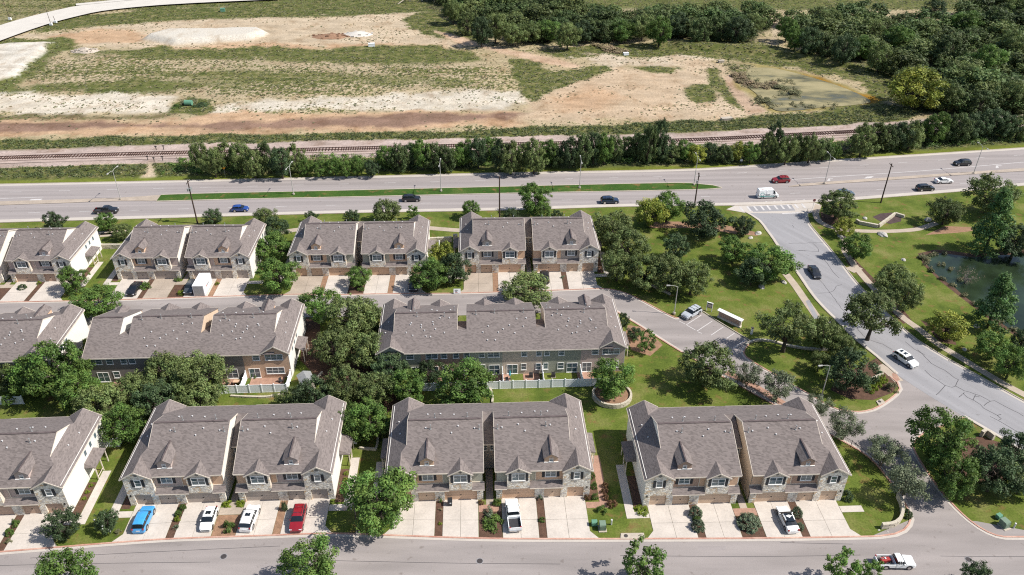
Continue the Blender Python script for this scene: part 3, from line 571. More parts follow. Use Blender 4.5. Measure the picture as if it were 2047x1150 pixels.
n3 = N(nd, 'ShaderNodeTexNoise'); n3.inputs['Scale'].default_value = 1.7; n3.inputs['Detail'].default_value = 5; n3.inputs['Roughness'].default_value = .75; ln.new(pos, n3.inputs['Vector'])
mr = N(nd, 'ShaderNodeMapRange'); mr.inputs['From Min'].default_value = .3; mr.inputs['From Max'].default_value = .7; mr.inputs['To Min'].default_value = .70; mr.inputs['To Max'].default_value = 1.26; ln.new(n3.outputs['Fac'], mr.inputs['Value'])
n5 = N(nd, 'ShaderNodeTexNoise'); n5.inputs['Scale'].default_value = .13; n5.inputs['Detail'].default_value = 8; n5.inputs['Roughness'].default_value = .7; ln.new(mpf.outputs[0], n5.inputs['Vector'])
r5_ = ramp(nd, [(.34, (.74, .66, .58)), (.48, (1, .98, .95)), (.64, (1.0, 1.0, 1.0)), (.72, (1.0, .9, .78))]); ln.new(n5.outputs['Fac'], r5_.inputs[0])
m5 = N(nd, 'ShaderNodeMix', data_type='RGBA', blend_type='MULTIPLY'); m5.inputs['Factor'].default_value = 1.0; ln.new(at.outputs['Color'], m5.inputs['A']); ln.new(r5_.outputs[0], m5.inputs['B']); ln.new(m5.outputs['Result'], mx.inputs['A'])
sc_ = N(nd, 'ShaderNodeVectorMath', operation='SCALE'); ln.new(mx.outputs['Result'], sc_.inputs[0]); ln.new(mr.outputs[0], sc_.inputs['Scale'])
ln.new(sc_.outputs[0], b.inputs['Base Color']); b.inputs['Roughness'].default_value = .95; b.inputs['Specular IOR Level'].default_value = .1
bp = N(nd, 'ShaderNodeBump'); bp.inputs['Strength'].default_value = .6; bp.inputs['Distance'].default_value = .25; ln.new(n1.outputs['Fac'], bp.inputs['Height']); ln.new(bp.outputs[0], b.inputs['Normal'])
rgba = np.concatenate([col, veg[..., None]], -1).reshape(-1, 4)
link('terrain', np_mesh('terrain', verts, quads, rgba, True), 'field_soil', kind='structure')
def field_z(x, y):
    i = int(np.clip((x+290)/580*(NX-1), 0, NX-1)); t = y - np.interp(x, hx, hy); j = int(np.clip(np.searchsorted(tt, t), 0, NY-1)); return float(FZ[j, i])
# weeds standing on the open land (uncountable): small crossed blades, density from the same map
rg = np.random.default_rng(5)
def weeds(name, label, n, mat, want, size):
    X = rg.uniform(-270, 270, n*6); T = rg.uniform(2, 215, n*6); I = ((X+290)/580*(NX-1)).astype(int); J = np.clip(np.searchsorted(tt, T), 0, NY-1)
    keep = rg.random(n*6) < want(veg[J, I], T, X, J, I); X, T, I, J = [q[keep][:n] for q in (X, T, I, J)]; k = len(X)
    Y = np.interp(X, hx, hy)+T; Zb = FZ[J, I]; s = size*rg.uniform(.5, 1.5, k); V = []; Q = []; TI = []
    for q in range(3):
        a = rg.uniform(0, 6.28, k); lean = rg.uniform(.5, 1.2, k); dx, dy = np.cos(a), np.sin(a)
        bl = np.stack([X-dy*s*.6, Y+dx*s*.6, Zb-.05], -1); br = np.stack([X+dy*s*.6, Y-dx*s*.6, Zb-.05], -1)
        tl = np.stack([X-dy*s*.5+dx*s*lean, Y+dx*s*.5+dy*s*lean, Zb+s*.42], -1); tr = np.stack([X+dy*s*.5+dx*s*lean, Y-dx*s*.5+dy*s*lean, Zb+s*.34], -1)
        b0 = q*4*k; V += [bl, br, tr, tl]; ar = np.arange(k); Q.append(np.stack([b0+ar, b0+k+ar, b0+2*k+ar, b0+3*k+ar], -1))
        t1 = np.stack([rg.random(k), rg.random(k), np.zeros(k), np.ones(k)], -1); TI += [t1]*4
    o = link(name, np_mesh(name, np.concatenate(V), np.concatenate(Q), np.concatenate(TI)), mat); tag(o, label, 'weeds', kind='stuff')
inb = lambda J, I: (np.abs(FY[J, I]-YB[J, I]-.4) > 7.2)
weeds('weeds', 'low green weeds scattered over the cleared land beyond the highway', 42000, 'leaf_weed', lambda v, T, X, J, I: np.clip(v*1.1-.02, 0, 1)*inb(J, I)*(T > 3), .36)
weeds('dry_grass', 'straw coloured dry tufts dotted over the pale sand', 9000, 'leaf_straw', lambda v, T, X, J, I: (v < .6)*(v > .08)*(T > 25)*.8*inb(J, I), .3)

# ---- railway
ribbon(rb, -3.4, 3.4, .25).build('ballast_shoulder', 'ballast', kind='structure')
railway = ribbon(rb, -1.9, 1.9, .05, .5).build('railway', 'ballast', kind='structure')
SL = MB().box(-1.3, 1.3, -.13, .13, 0, .17).mesh('sleeper'); SL.materials.append(MAT['sleeper_wood'])
dense = catmull(rb, .3); dist = 0; last = -1; spots = []
for i in range(len(dense)-1):
    dist += (dense[i+1]-dense[i]).length
    if dist-last > .62:
        last = dist; d = dense[i+1]-dense[i]; spots.append((dense[i].copy(), math.atan2(d.y, d.x)))
vis = [s for s in spots if -152 < s[0].x < -80 or -52 < s[0].x < -36 or 42 < s[0].x < 130]
vis.sort(key=lambda s: s[0].y); near = vis[:300]; nid = set(id(s) for s in near)
for p, a in near: link('sleeper', SL, None, railway, (p.x, p.y, .46), a+math.pi/2)
m = MB()
for s in spots:
    if id(s) in nid: continue
    p, a = s; c, q = math.cos(a+math.pi/2), math.sin(a+math.pi/2); k = MB().box(-1.3, 1.3, -.13, .13, .46, .63)
    m.add([(p.x+x*c-y*q, p.y+x*q+y*c, z) for x, y, z in k.v], k.f)
o = m.build('sleepers', 'sleeper_wood', railway); o['kind'] = 'stuff'
for off in (-.75, .75): ribbon(rb, off-.05, off+.05, .62, .78).build('rail', 'rail_steel', railway)

m, nd, ln, b = node_mat('marsh_water'); pos = N(nd, 'ShaderNodeNewGeometry').outputs['Position']
mp = N(nd, 'ShaderNodeMapping'); mp.inputs['Scale'].default_value = (.05, .11, 1); mp.inputs['Rotation'].default_value = (0, 0, .35); ln.new(pos, mp.inputs[0])
n1 = N(nd, 'ShaderNodeTexNoise'); n1.inputs['Scale'].default_value = 1.0; n1.inputs['Detail'].default_value = 7; n1.inputs['Roughness'].default_value = .62; ln.new(mp.outputs[0], n1.inputs['Vector'])
r = ramp(nd, [(.34, A(104, 104, 84)), (.44, A(138, 130, 92)), (.52, A(174, 162, 118)), (.62, A(188, 174, 130)), (.70, A(168, 134, 58))]); ln.new(n1.outputs['Fac'], r.inputs[0]); ln.new(r.outputs[0], b.inputs['Base Color'])
rr_ = ramp(nd, [(.36, (.25, .25, .25)), (.48, (.85, .85, .85))]); ln.new(n1.outputs['Fac'], rr_.inputs[0]); ln.new(rr_.outputs[0], b.inputs['Roughness'])
ring_ = catmull([G(x, y) for x, y in R3([(440,395),(560,395),(700,425),(860,470),(990,515),(1090,560),(1130,592),(1000,612),(850,622),(700,640),(590,640),(520,590),(470,540),(420,500),(400,450),(440,395)])], 2.0)
m = MB(); m.add([(p.x, p.y, .30) for p in ring_[:-1]], [tuple(range(len(ring_)-1))]); m.build('marsh_pond', 'marsh_water', kind='structure')
# ---- pale concrete road far left
ru = gl([(-60,92),(0,70),(60,50),(115,35),(190,19),(290,8),(400,1),(560,-6)], 0, 6)
ribbon(ru, -9.0, 9.0, .9).build('concrete_road', 'sand_white', kind='structure')
ribbon(gl([(153,13.5),(200,9),(250,4),(330,-2)], 0, 6), -2, 2, 1.0).build('concrete_road', 'sand_white', kind='structure')

# ================================================================== TOWNHOUSES
ZE, ZR, VR, VEV, VEF = 5.67, 9.25, 8.0, 15.62, 0.2      # eave, ridge height, ridge depth, rear eave, front eave
zf = lambda v: ZE + (ZR-ZE)/(VR-VEF)*(v-VEF)
zb_ = lambda v: ZE + (ZR-ZE)/(VEV-VR)*(VEV-v)
vf = lambda z: VEF + (z-ZE)*(VR-VEF)/(ZR-ZE)
vb = lambda z: VEV - (z-ZE)*(VEV-VR)/(ZR-ZE)
WS = .62; zw = lambda u: ZE + WS*(15.45-u)
ZN, VN, VNE = 7.65, vb(7.65), 6.0                        # recessed slope between the blocks
class Rec(list):
    def part(s, name, mb, mat, off=0, sg=1, subs=(), label=None, smooth=False):
        mb.flip(off, sg); e = [name, mb.mesh(name, smooth), mat, [], label]
        for (n2, b2, m2) in subs: b2.flip(off, sg); e[3].append((n2, b2.mesh(n2), m2))
        s.append(e); return e
def win(u0, u1, z0, z1, v, n=2, d=-1, fr=.09):
    """window in a wall facing v = -1 (or +1): frame, panes"""
    f = MB(); a, b = (v-.06, v+.03) if d < 0 else (v-.03, v+.06)
    f.box(u0, u1, a, b, z0, z0+fr); f.box(u0, u1, a, b, z1-fr, z1); f.box(u0, u0+fr, a, b, z0+fr, z1-fr); f.box(u1-fr, u1, a, b, z0+fr, z1-fr)
    subs = []; w = (u1-u0-2*fr)/n; zm = (z0+z1)/2
    for k in range(n):
        x0 = u0+fr+k*w
        if k: f.box(x0-.035, x0+.035, a+.005, b-.005, z0+fr, z1-fr)
        p = v-.02 if d < 0 else v+.02
        subs.append(('pane', MB().box(x0+.03, x0+w-.03, p-.015, p+.015, z0+fr, zm), 'window_screen')); subs.append(('pane', MB().box(x0+.03, x0+w-.03, p-.015, p+.015, zm+.04, z1-fr), 'window_glass'))
    f.box(u0+fr, u1-fr, a+.01, b-.01, zm, zm+.04)
    f.box(u0-.06, u1+.06, a-.05 if d < 0 else b-.03, a+.03 if d < 0 else b+.05, z0-.07, z0)
    return f, subs
def gable_prism(m, u0, u1, v0, v1, z0, zp, th=.02):
    uc = (u0+u1)/2
    m.slab([(u0, v0, z0), (u1, v0, z0), (uc, v0, zp)], v1-v0, (0, 1, 0)); return m
def garage(rec, u0, u1, v, off, sg, key):
    m = MB(); n = 4; h = 2.13/n
    for k in range(n):
        z = k*h; m.box(u0, u1, v, v+.05, z+.01, z+h-.012)
    w = .6
    k = int((u1-u0)/w)
    h_ = MB().box((u0+u1)/2-.09, (u0+u1)/2+.09, v-.05, v-.002, 1.0, 1.12)
    rec.part('garage_door', m, key, off, sg, [('handle', h_, 'black_metal')])
def half(rec, off, sg, hang=True):
    """the end block: bay, dormer and the outer cross-gabled wing.  u counts from the middle gap outwards"""
    P = lambda nm, mb, mat, subs=(), **k: rec.part(nm, mb, mat, off, sg, subs, **k)
    # --- roofs
    m = MB(); T = .16
    z1, z2, z3 = zw(13.15), zw(12.35), zw(12.75)
    m.slab([(.84,VEF,ZE),(10.9,VEF,ZE),(13.15,vf(z1),z1),(12.35,vf(z2),z2),(12.35,VR,ZR),(.84,VR,ZR)], T)
    m.slab([(.84,VR,ZR),(12.35,VR,ZR),(12.35,vb(z2),z2),(12.75,vb(z3),z3),(12.75,VEV,ZE),(.84,VEV,ZE)], T)
    e = P('roof', m, 'shingles')
    P('ridge_cap', MB().bar((1.1,VR,ZR+.02),(12.2,VR,ZR+.02),.32,.09), 'shingles_ridge')
    m = MB()
    m.slab([(15.45,-.25,zw(15.45)),(15.45,VEV,zw(15.45)),(12.75,VEV,z3),(12.75,vb(z3),z3),(12.35,vb(z2),z2),(12.35,vf(z2),z2),(13.15,vf(z1),z1),(13.15,-.25,z1)], T)
    zi = z1-WS*(13.15-10.86); m.slab([(13.15,-.25,z1),(13.15,vf(z1),z1),(10.86,VEF,zi),(10.86,-.25,zi)], T)
    zi = z3-WS*(12.75-10.36); m.slab([(12.75,vb(z3),z3),(12.75,VEV,z3),(10.36,VEV,zi),(10.36,vb(zi),zi)], T)
    P('wing_roof', m, 'shingles')
    m = MB(); m.slab([(2.4,-.25,5.58),(4.3,-.25,6.69),(4.3,vf(6.69)+.1,6.69),(2.4,.25,5.58)], .13); m.slab([(4.3,-.25,6.69),(6.21,-.25,5.58),(6.21,.25,5.58),(4.3,vf(6.69)+.1,6.69)], .13)
    P('bay_roof', m, 'shingles')
    # dormer
    du, dw, dv = 9.25, 1.08, 1.35; zd = zf(dv)+1.12; zp = zd+.62*dw*1.05
    m = MB(); m.slab([(du-dw-.12,dv-.25,zd-.08),(du,dv-.25,zp),(du,vf(zp)+.1,zp),(du-dw-.12,vf(zd-.08)+.1,zd-.08)], .09); m.slab([(du,dv-.25,zp),(du+dw+.12,dv-.25,zd-.08),(du+dw+.12,vf(zd-.08)+.1,zd-.08),(du,vf(zp)+.1,zp)], .09)
    w = MB(); w.slab([(du-dw+.08,dv,zf(dv)-.25),(du+dw-.08,dv,zf(dv)-.25),(du+dw-.08,dv,zd),(du,dv,zp-.12),(du-dw+.08,dv,zd)], 2.0, (0,1,0))
    f, s = win(du-.3, du+.3, zf(dv)+.2, zf(dv)+.85, dv, 1, fr=.06)
    P('dormer', w, 'stucco_A', [('roof', m, 'shingles'), ('window', f, 'white_trim'), ('ridge_cap', MB().bar((du,dv-.2,zp+.02),(du,vf(zp),zp+.02),.22,.06), 'shingles_ridge'), ('pane', s[0][1], 'window_glass'), ('sill', MB().box(du-dw, du+dw, dv-.1, dv+.04, zf(dv)-.02, zf(dv)+.06), 'white_trim')])
    # gable end wall above the wing roof, and fascias
    m = MB(); m.slab([(12.33,vf(z2)+.05,z2-.1),(12.33,vb(z2)-.05,z2-.1),(12.33,VR,ZR-.1)], .08, (-1,0,0)); P('gable_wall', m, 'stucco_cream')
    t = .05; fas = lambda *q: P('fascia', MB().bar(*q), 'trim')
    fas((.84,VEF-t/2,ZE-.11),(10.9,VEF-t/2,ZE-.11),t,.2); fas((15.45+t/2,-.25,ZE-.11),(15.45+t/2,VEV,ZE-.11),t,.2)
    fas((10.86,-.27,zi*0+zw(13.15)-WS*2.29-.1),(13.15,-.27,z1-.1),t,.2); fas((13.15,-.27,z1-.1),(15.45,-.27,ZE-.1),t,.2)
    fas((2.4,-.27,5.48),(4.3,-.27,6.59),t,.18); fas((4.3,-.27,6.59),(6.21,-.27,5.48),t,.18)
    fas((12.36,vf(z2),z2-.08),(12.36,VR,ZR-.08),t,.16); fas((12.36,VR,ZR-.08),(12.36,vb(z2),z2-.08),t,.16)
    fas((.82,VEF,ZE-.1),(.82,VR,ZR-.1),t,.2); fas((.82,VR,ZR-.1),(.82,VN,ZN-.1),t,.2)
    fas((.84,VEV+t/2,ZE-.11),(10.4,VEV+t/2,ZE-.11),t,.2); fas((10.36,VEV+t/2,5.76),(12.75,VEV+t/2,z3-.1),t,.2); fas((12.75,VEV+t/2,z3-.1),(15.45,VEV+t/2,ZE-.1),t,.2)
    # --- walls
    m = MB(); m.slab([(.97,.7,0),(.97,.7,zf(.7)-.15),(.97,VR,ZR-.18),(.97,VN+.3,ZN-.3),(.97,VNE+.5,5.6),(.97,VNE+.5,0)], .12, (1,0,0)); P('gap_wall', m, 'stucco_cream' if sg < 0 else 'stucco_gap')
    m = MB(); m.box(15.04, 15.16, 0.02, 15.2, 0, 5.9); P('side_wall', m, 'stucco_cream')
    P('upper_wall', MB().box(6.95, 11.0, .7, .82, 2.4, 5.75), 'stucco_A'); P('upper_wall', MB().box(.97, 6.95, .7, .82, 2.4, 5.75), 'stucco_B')
    P('downpipe', MB().box(6.9, 7.0, .6, .69, 3.1, 5.5), 'trim')
    # wing front in stone with the gable
    m = MB(); m.box(11.0, 15.14, 0, .14, 2.2, ZE); gable_prism(m, 11.0, 15.14, 0, .14, ZE, 6.93); m.box(11.0, 11.75, 0, .3, 0, 2.2); m.box(14.22, 15.14, 0, .3, 0, 2.2); m.box(11.0, 11.12, .14, .8, 2.2, 5.7); P('stone_wall', m, 'stone_veneer')
    P('gable_vent', MB().cyl((13.08,-.03,6.22),.26,.05,14,'y'), 'stucco_slate')
    # bay in stone
    m = MB(); m.box(2.62, 6.02, -.06, .06, 2.32, 3.85); m.box(2.62,2.9,-.05,.06,3.85,5.5); m.box(5.74,6.02,-.05,.06,3.85,5.5); P('bay_stone', m, 'stone_veneer')
    m = MB(); m.box(2.6, 2.75, .06, .75, 2.35, 5.6); m.box(5.89, 6.04, .06, .75, 2.35, 5.6); m.box(2.9, 5.74, 0, .08, 3.85, 5.55); gable_prism(m, 2.7, 5.94, 0, .08, 5.5, 6.5); P('bay_wall', m, 'trim')
    P('gable_vent', MB().cyl((4.32,-.05,6.0),.24,.05,14,'y'), 'stucco_slate')
    # ground floor piers and headers
    for a, b in ((.97, 1.9), (6.8, 8.26), (10.74, 11.0)): P('stone_pier', MB().box(a, b, 0, .3, 0, 2.45), 'stone_veneer')
    for a, b in ((1.9, 6.8), (8.26, 10.74)): P('door_header', MB().box(a, b, .02, .3, 2.15, 2.42), 'trim')
    m = MB(); m.box(.95, 15.1, .34, .42, 0, 2.4); P('garage_back', m, 'dark_plastic')
    garage(rec, 1.92, 6.78, .2, off, sg, 'door_A'); garage(rec, 8.28, 10.72, .2, off, sg, 'door_B'); garage(rec, 11.77, 14.2, .2, off, sg, 'door_A')
    for u in (1.5, 14.7): P('wall_lamp', MB().box(u-.08, u+.08, -.14, -.005, 1.95, 2.3), 'black_metal')
    # pent roofs over the garages
    for a, b in ((.75, 2.6), (6.04, 11.0)):
        m = MB(); m.slab([(a,-.32,2.5),(b,-.32,2.5),(b,.7,3.14),(a,.7,3.14)], .1); P('pent_roof', m, 'shingles')
        P('fascia', MB().box(a, b, -.37, -.322, 2.36, 2.5), 'trim')
        P('flashing', MB().box(a+.05, b-.02, .62, .695, 3.14, 3.24), 'trim')
    # windows
    f, s = win(8.35, 10.05, 3.85, 5.2, .7); P('window', f, 'white_trim', s)
    for a in (7.9, 10.11): P('shutter', MB().box(a, a+.4, .645, .695, 3.8, 5.25), 'shutter')
    f, s = win(3.3, 5.34, 3.95, 5.4, -.02); P('window', f, 'white_trim', s)
    for a in (2.86, 5.38): P('shutter', MB().box(a, a+.4, -.075, -.052, 3.92, 5.4), 'shutter')
    f, s = win(12.6, 13.56, 3.95, 5.3, 0, 1); P('window', f, 'white_trim', s)
    for a in (12.14, 13.62): P('shutter', MB().box(a, a+.4, -.055, -.004, 3.92, 5.32), 'shutter')
    # side windows, side porch
    for v in (8.2, 10.2, 12.2):
        P('window', MB().box(15.17, 15.2, v-.4, v+.4, 3.9, 5.0), 'white_trim', [('pane', MB().box(15.2, 15.215, v-.33, v+.33, 3.97, 4.93), 'window_screen')])
    m = MB(); m.slab([(15.18,7.0,3.35),(15.18,10.6,3.35),(16.9,11.0,2.75),(16.9,6.6,2.75)], .12); m.slab([(15.18,7.0,3.35),(16.9,6.6,2.75),(15.18,6.6,2.75)], .1, (0,.1,-1))
    posts = MB()
    for v in (6.8, 8.8, 10.8): posts.box(16.6, 16.74, v-.07, v+.07, 0, 2.65)
    ps = []
    for v in (6.8, 8.8, 10.8): ps.append(('post', MB().box(16.6, 16.74, v-.07, v+.07, 0, 2.7), 'trim'))
    P('side_porch', m, 'shingles', ps + [('rail', MB().box(16.64, 16.7, 6.9, 8.7, .55, .65), 'trim'), ('beam', MB().box(16.56, 16.78, 6.65, 10.95, 2.5, 2.62), 'trim')])
    # roof pipes and caps
    for u, v, t in ((1.4,6.4,1), (2.1,6.5,0), (8.8,6.6,1), (9.5,6.7,0), (5.6,5.9,0), (4.6,6.9,0), (3.2,8.8,1), (8.2,8.7,1), (5.3,9.9,0), (7.4,10.4,0), (9.4,10.3,0), (14.0,10.5,0), (13.6,7.5,0)):
        z = zf(v) if v < VR else zb_(v)
        if u > 12.4: z = zw(u)
        m = MB()
        if t: m.cyl((u,v,z-.1),.06,.85,8); m.cyl((u,v,z+.72),.10,.14,8); m.cyl((u,v,z-.06),.16,.1,8)
        else: m.cyl((u,v,z-.08),.08,.22,8); m.cyl((u,v,z+.12),.12,.07,8)
        P('vent_pipe', m, 'galvanised' if t else 'pvc_white')
def gap(rec, u0, u1):
    """the recessed strip between two blocks"""
    m = MB(); m.slab([(u0,VNE,ZE),(u1,VNE,ZE),(u1,VN,ZN),(u0,VN,ZN)], .14); m.slab([(u0,VN,ZN),(u1,VN,ZN),(u1,VEV,ZE),(u0,VEV,ZE)], .14); rec.part('gap_roof', m, 'shingles')
    rec.part('gap_back_wall', MB().box(u0-.1, u1+.1, VNE+.5, VNE+.62, 0, 5.6), 'stucco_greige')
    for a in (u0+.12, u1-.62):
        f, s = win(a, a+.5, 4.0, 5.1, VNE+.5, 1, fr=.06); rec.part('window', f, 'white_trim', subs=s)
    rec.part('fascia', MB().box(u0, u1, VNE-.05, VNE-.002, ZE-.2, ZE), 'trim')
def midblock(rec, w):
    m = MB(); T = .16
    m.slab([(-w,VEF,ZE),(w,VEF,ZE),(w,VR,ZR),(-w,VR,ZR)], T); m.slab([(-w,VR,ZR),(w,VR,ZR),(w,VEV,ZE),(-w,VEV,ZE)], T); rec.part('roof', m, 'shingles')
    rec.part('ridge_cap', MB().bar((-w+.2,VR,ZR+.02),(w-.2,VR,ZR+.02),.32,.09), 'shingles_ridge')
    for c in (-2.95, 2.95):
        m = MB(); a, b = c-1.9, c+1.9; m.slab([(a,-.25,5.58),(c,-.25,6.69),(c,vf(6.69)+.1,6.69),(a,.25,5.58)], .13); m.slab([(c,-.25,6.69),(b,-.25,5.58),(b,.25,5.58),(c,vf(6.69)+.1,6.69)], .13); rec.part('bay_roof', m, 'shingles')
        m = MB(); m.box(c-1.7, c+1.7, -.05, .7, 2.4, 5.5); gable_prism(m, c-1.65, c+1.65, 0, .1, 5.5, 6.5); rec.part('bay_wall', m, 'stone_veneer')
    rec.part('upper_wall', MB().box(-w+.1, w-.1, .7, .82, 2.4, 5.7), 'stucco_B'); rec.part('garage_wall', MB().box(-w+.1, w-.1, .1, .3, 0, 2.6), 'stone_veneer')
    for c in (-3.2, 3.2): garage(rec, c-2.44, c+2.44, .04, 0, 1, 'door_A')
    for sg in (-1, 1):
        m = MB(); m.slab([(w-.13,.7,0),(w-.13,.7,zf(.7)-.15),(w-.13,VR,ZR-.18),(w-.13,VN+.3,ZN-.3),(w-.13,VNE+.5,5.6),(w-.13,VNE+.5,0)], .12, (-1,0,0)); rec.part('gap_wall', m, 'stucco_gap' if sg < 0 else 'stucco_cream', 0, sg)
    m = MB(); m.slab([(-w,-.32,2.5),(w,-.32,2.5),(w,.7,3.14),(-w,.7,3.14)], .1); rec.part('pent_roof', m, 'shingles')
    rec.part('fascia', MB().box(-w-1.7, w+1.7, VEV+.002, VEV+.05, ZE-.2, ZE), 'trim'); rec.part('fascia', MB().box(-w, w, VEF-.05, VEF-.002, ZE-.2, ZE), 'trim')
    for u, v in ((-4.2,8.4),(1.2,8.4),(4.6,8.6)):
        m = MB(); z = zb_(v); m.cyl((u,v,z-.1),.06,.85,8); m.cyl((u,v,z+.72),.10,.14,8); m.cyl((u,v,z-.06),.16,.1,8); rec.part('vent_pipe', m, 'galvanised')
    for u, v in ((-4.6,9.6),(-2.9,9.7),(-1.5,10.9),(-4.0,11.2),(-.3,11.6),(.6,12.2),(2.4,11.0),(3.4,12.1),(1.2,13.6),(2.6,13.6),(-2.4,12.4)):
        z = zb_(v); m = MB(); m.cyl((u,v,z-.08),.08,.22,8); m.cyl((u,v,z+.12),.12,.07,8); rec.part('vent_pipe', m, 'pvc_white')
def rear(rec, spans, ups, lows, gables):
    """rear elevation; positions run as seen from behind (left to right), i.e. -u"""
    V = 15.2
    for a, b, key in spans: rec.part('rear_wall', MB().box(-b, -a, V-.12, V, 0, 5.6), key)
    for a, b, n in ups: f, s = win(-b, -a, 4.05, 5.3, V, n, 1); rec.part('window', f, 'white_trim', subs=s)
    for a, b, n, slide in lows:
        f, s = win(-b, -a, .12 if slide else .95, 2.25 if slide else 2.4, V, n, 1, .1)
        if slide: s = [('pane', MB().box(-b+.12, -(a+b)/2-.03, V+.0, V+.03, .2, 2.15), 'window_glass'), ('pane', MB().box(-(a+b)/2+.03, -a-.12, V+.0, V+.03, .2, 2.15), 'window_glass')]
        rec.part('patio_door' if slide else 'window', f, 'white_trim', subs=s)
    for c, key in gables:
        m = MB(); gable_prism(m, -c-2.2, -c+2.2, V-.1, V+.02, 5.6, 6.75); rec.part('rear_gable', m, key)
def instance(rec, name, label, loc, rz, sc, pal, group):
    root = empty(name, loc, rz, sc); tag(root, label, 'townhouse', group)
    look = lambda k: pal.get(k, k)
    for nm, me, mt, subs, lab in rec:
        o = link(nm, me, look(mt), root)
        for n2, m2, t2 in subs: link(n2, m2, look(t2), o)
    return root
# recipes
RA = Rec(); half(RA, 0, 1); half(RA, 0, -1); gap(RA, -.84, .84)
rear(RA, [(-15.1, -.6, 'stucco_beige'), (-.6, 15.1, 'stucco_greige')], [(-9, -7.4, 2), (-5, -4, 1), (4, 5, 1), (7.4, 9, 2)], [(-9.4, -7.4, 2, True), (7.4, 9.4, 2, True)], [(-12.75, 'stucco_beige'), (12.75, 'stucco_greige')])
OFF = 7.21
SP = [(-22.3, -14.7, 'stucco_olive'), (-14.7, -7.0, 'stucco_brown'), (-7.0, 0, 'stucco_sage'), (0, 7.3, 'stucco_beige'), (7.3, 14.3, 'stucco_olive'), (14.3, 22.3, 'stucco_mauve')]
UPS = [(-21.3,-18.2,3),(-17.3,-15.9,1),(-13.8,-11.64,2),(-11.1,-9.96,1),(-8.9,-7.8,1),(-6.96,-5.9,1),(-4.27,-3.19,1),(-2.65,-.5,2),(3.43,4.5,1),(6.1,7.2,1),(7.57,8.64,1),(10.2,11.28,1),(16.25,17.5,1),(18.2,21.4,3)]
LOW = [(-21.4,-18.3,3,False),(-16.6,-14.9,2,True),(-13.6,-11.6,2,True),(-11.0,-9.8,1,False),(-4.15,-3.1,1,False),(-2.5,-.5,2,True),(.8,2.8,2,True),(3.4,4.4,1,False),(6.1,7.1,1,False),(7.5,8.4,1,False),(10.1,11.3,1,False),(11.8,13.8,2,True),(14.6,16.4,2,True),(18.2,21.4,3,False)]
RB_ = Rec(); half(RB_, OFF, 1); half(RB_, OFF, -1); gap(RB_, 6.37, 8.05); gap(RB_, -8.05, -6.37); midblock(RB_, 6.37); rear(RB_, SP, UPS, LOW, [(-19.96, 'stucco_olive'), (19.96, 'stucco_mauve')])
def rearvents(rec):
    for u, v in ((9.5,9.2),(11.2,9.2),(12.4,10.4),(12.0,11.3),(14.0,11.5),(14.6,10.9),(10.4,12.0),(12.9,12.7),(13.7,12.6),(16.4,10.0),(16.1,12.4),(17.3,11.8)):
        for sg in (-1, 1):
            z = zb_(v); m = MB(); m.cyl((sg*u,v,z-.08),.08,.22,8); m.cyl((sg*u,v,z+.12),.12,.07,8); rec.part('vent_pipe', m, 'pvc_white')
rearvents(RB_)
# the second middle block ends short on the left (seen from behind): plain gable, no wing
RS = Rec(); half(RS, OFF, -1); gap(RS, 6.37, 8.05); gap(RS, -8.05, -6.37); midblock(RS, 6.37)
SPs = [(-13.4, -9.0, 'stucco_slate'), (-9.0, -1.5, 'stucco_slate'), (-1.5, 6.8, 'stucco_olive'), (6.8, 14.2, 'stucco_slate'), (14.2, 22.3, 'stucco_tan')]
rear(RS, SPs, [(-12.6,-10.4,2),(-9.7,-8.5,1),(-7.2,-6.1,1),(-5.8,-4.6,1),(-.5,.6,1),(3.2,4.3,1),(6.5,7.6,1),(9.0,10.1,1),(15.9,17.2,1),(18.1,21.3,3)], [(-12.0,-10.0,2,True),(-9.2,-8.0,1,False),(-1,1,2,True),(3.4,4.4,1,False),(8.6,9.7,1,False),(10.7,12.8,2,True),(14.8,16.8,2,True),(17.9,21.2,3,False)], [(19.96, 'stucco_tan')])
m = MB(); m.slab([(8.05,VEF,ZE),(13.5,VEF,ZE),(13.5,VR,ZR),(8.05,VR,ZR)], .16); m.slab([(8.05,VR,ZR),(13.5,VR,ZR),(13.5,VEV,ZE),(8.05,VEV,ZE)], .16); RS.part('roof', m, 'shingles')
RS.part('ridge_cap', MB().bar((8.2,VR,ZR+.02),(13.3,VR,ZR+.02),.32,.09), 'shingles_ridge')
m = MB(); m.slab([(13.3,.7,0),(13.3,15.2,0),(13.3,15.2,5.7),(13.3,VR,ZR-.2),(13.3,.7,5.7)], .12, (-1,0,0)); RS.part('side_wall', m, 'stucco_cream')
RS.part('fascia', MB().bar((13.53,VEF,ZE-.1),(13.53,VR,ZR-.1),.05,.2), 'trim'); RS.part('fascia', MB().bar((13.53,VR,ZR-.1),(13.53,VEV,ZE-.1),.05,.2), 'trim'); RS.part('fascia', MB().box(8.05,13.5,VEV+.002,VEV+.05,ZE-.2,ZE), 'trim')
m = MB(); m.slab([(8.18,.7,0),(8.18,.7,zf(.7)-.15),(8.18,VR,ZR-.18),(8.18,VN+.3,ZN-.3),(8.18,VNE+.5,5.6),(8.18,VNE+.5,0)], .12, (1,0,0)); RS.part('gap_wall', m, 'stucco_cream')
RS.part('front_wall', MB().box(8.1,13.3,.7,.82,0,5.7), 'stucco_B')
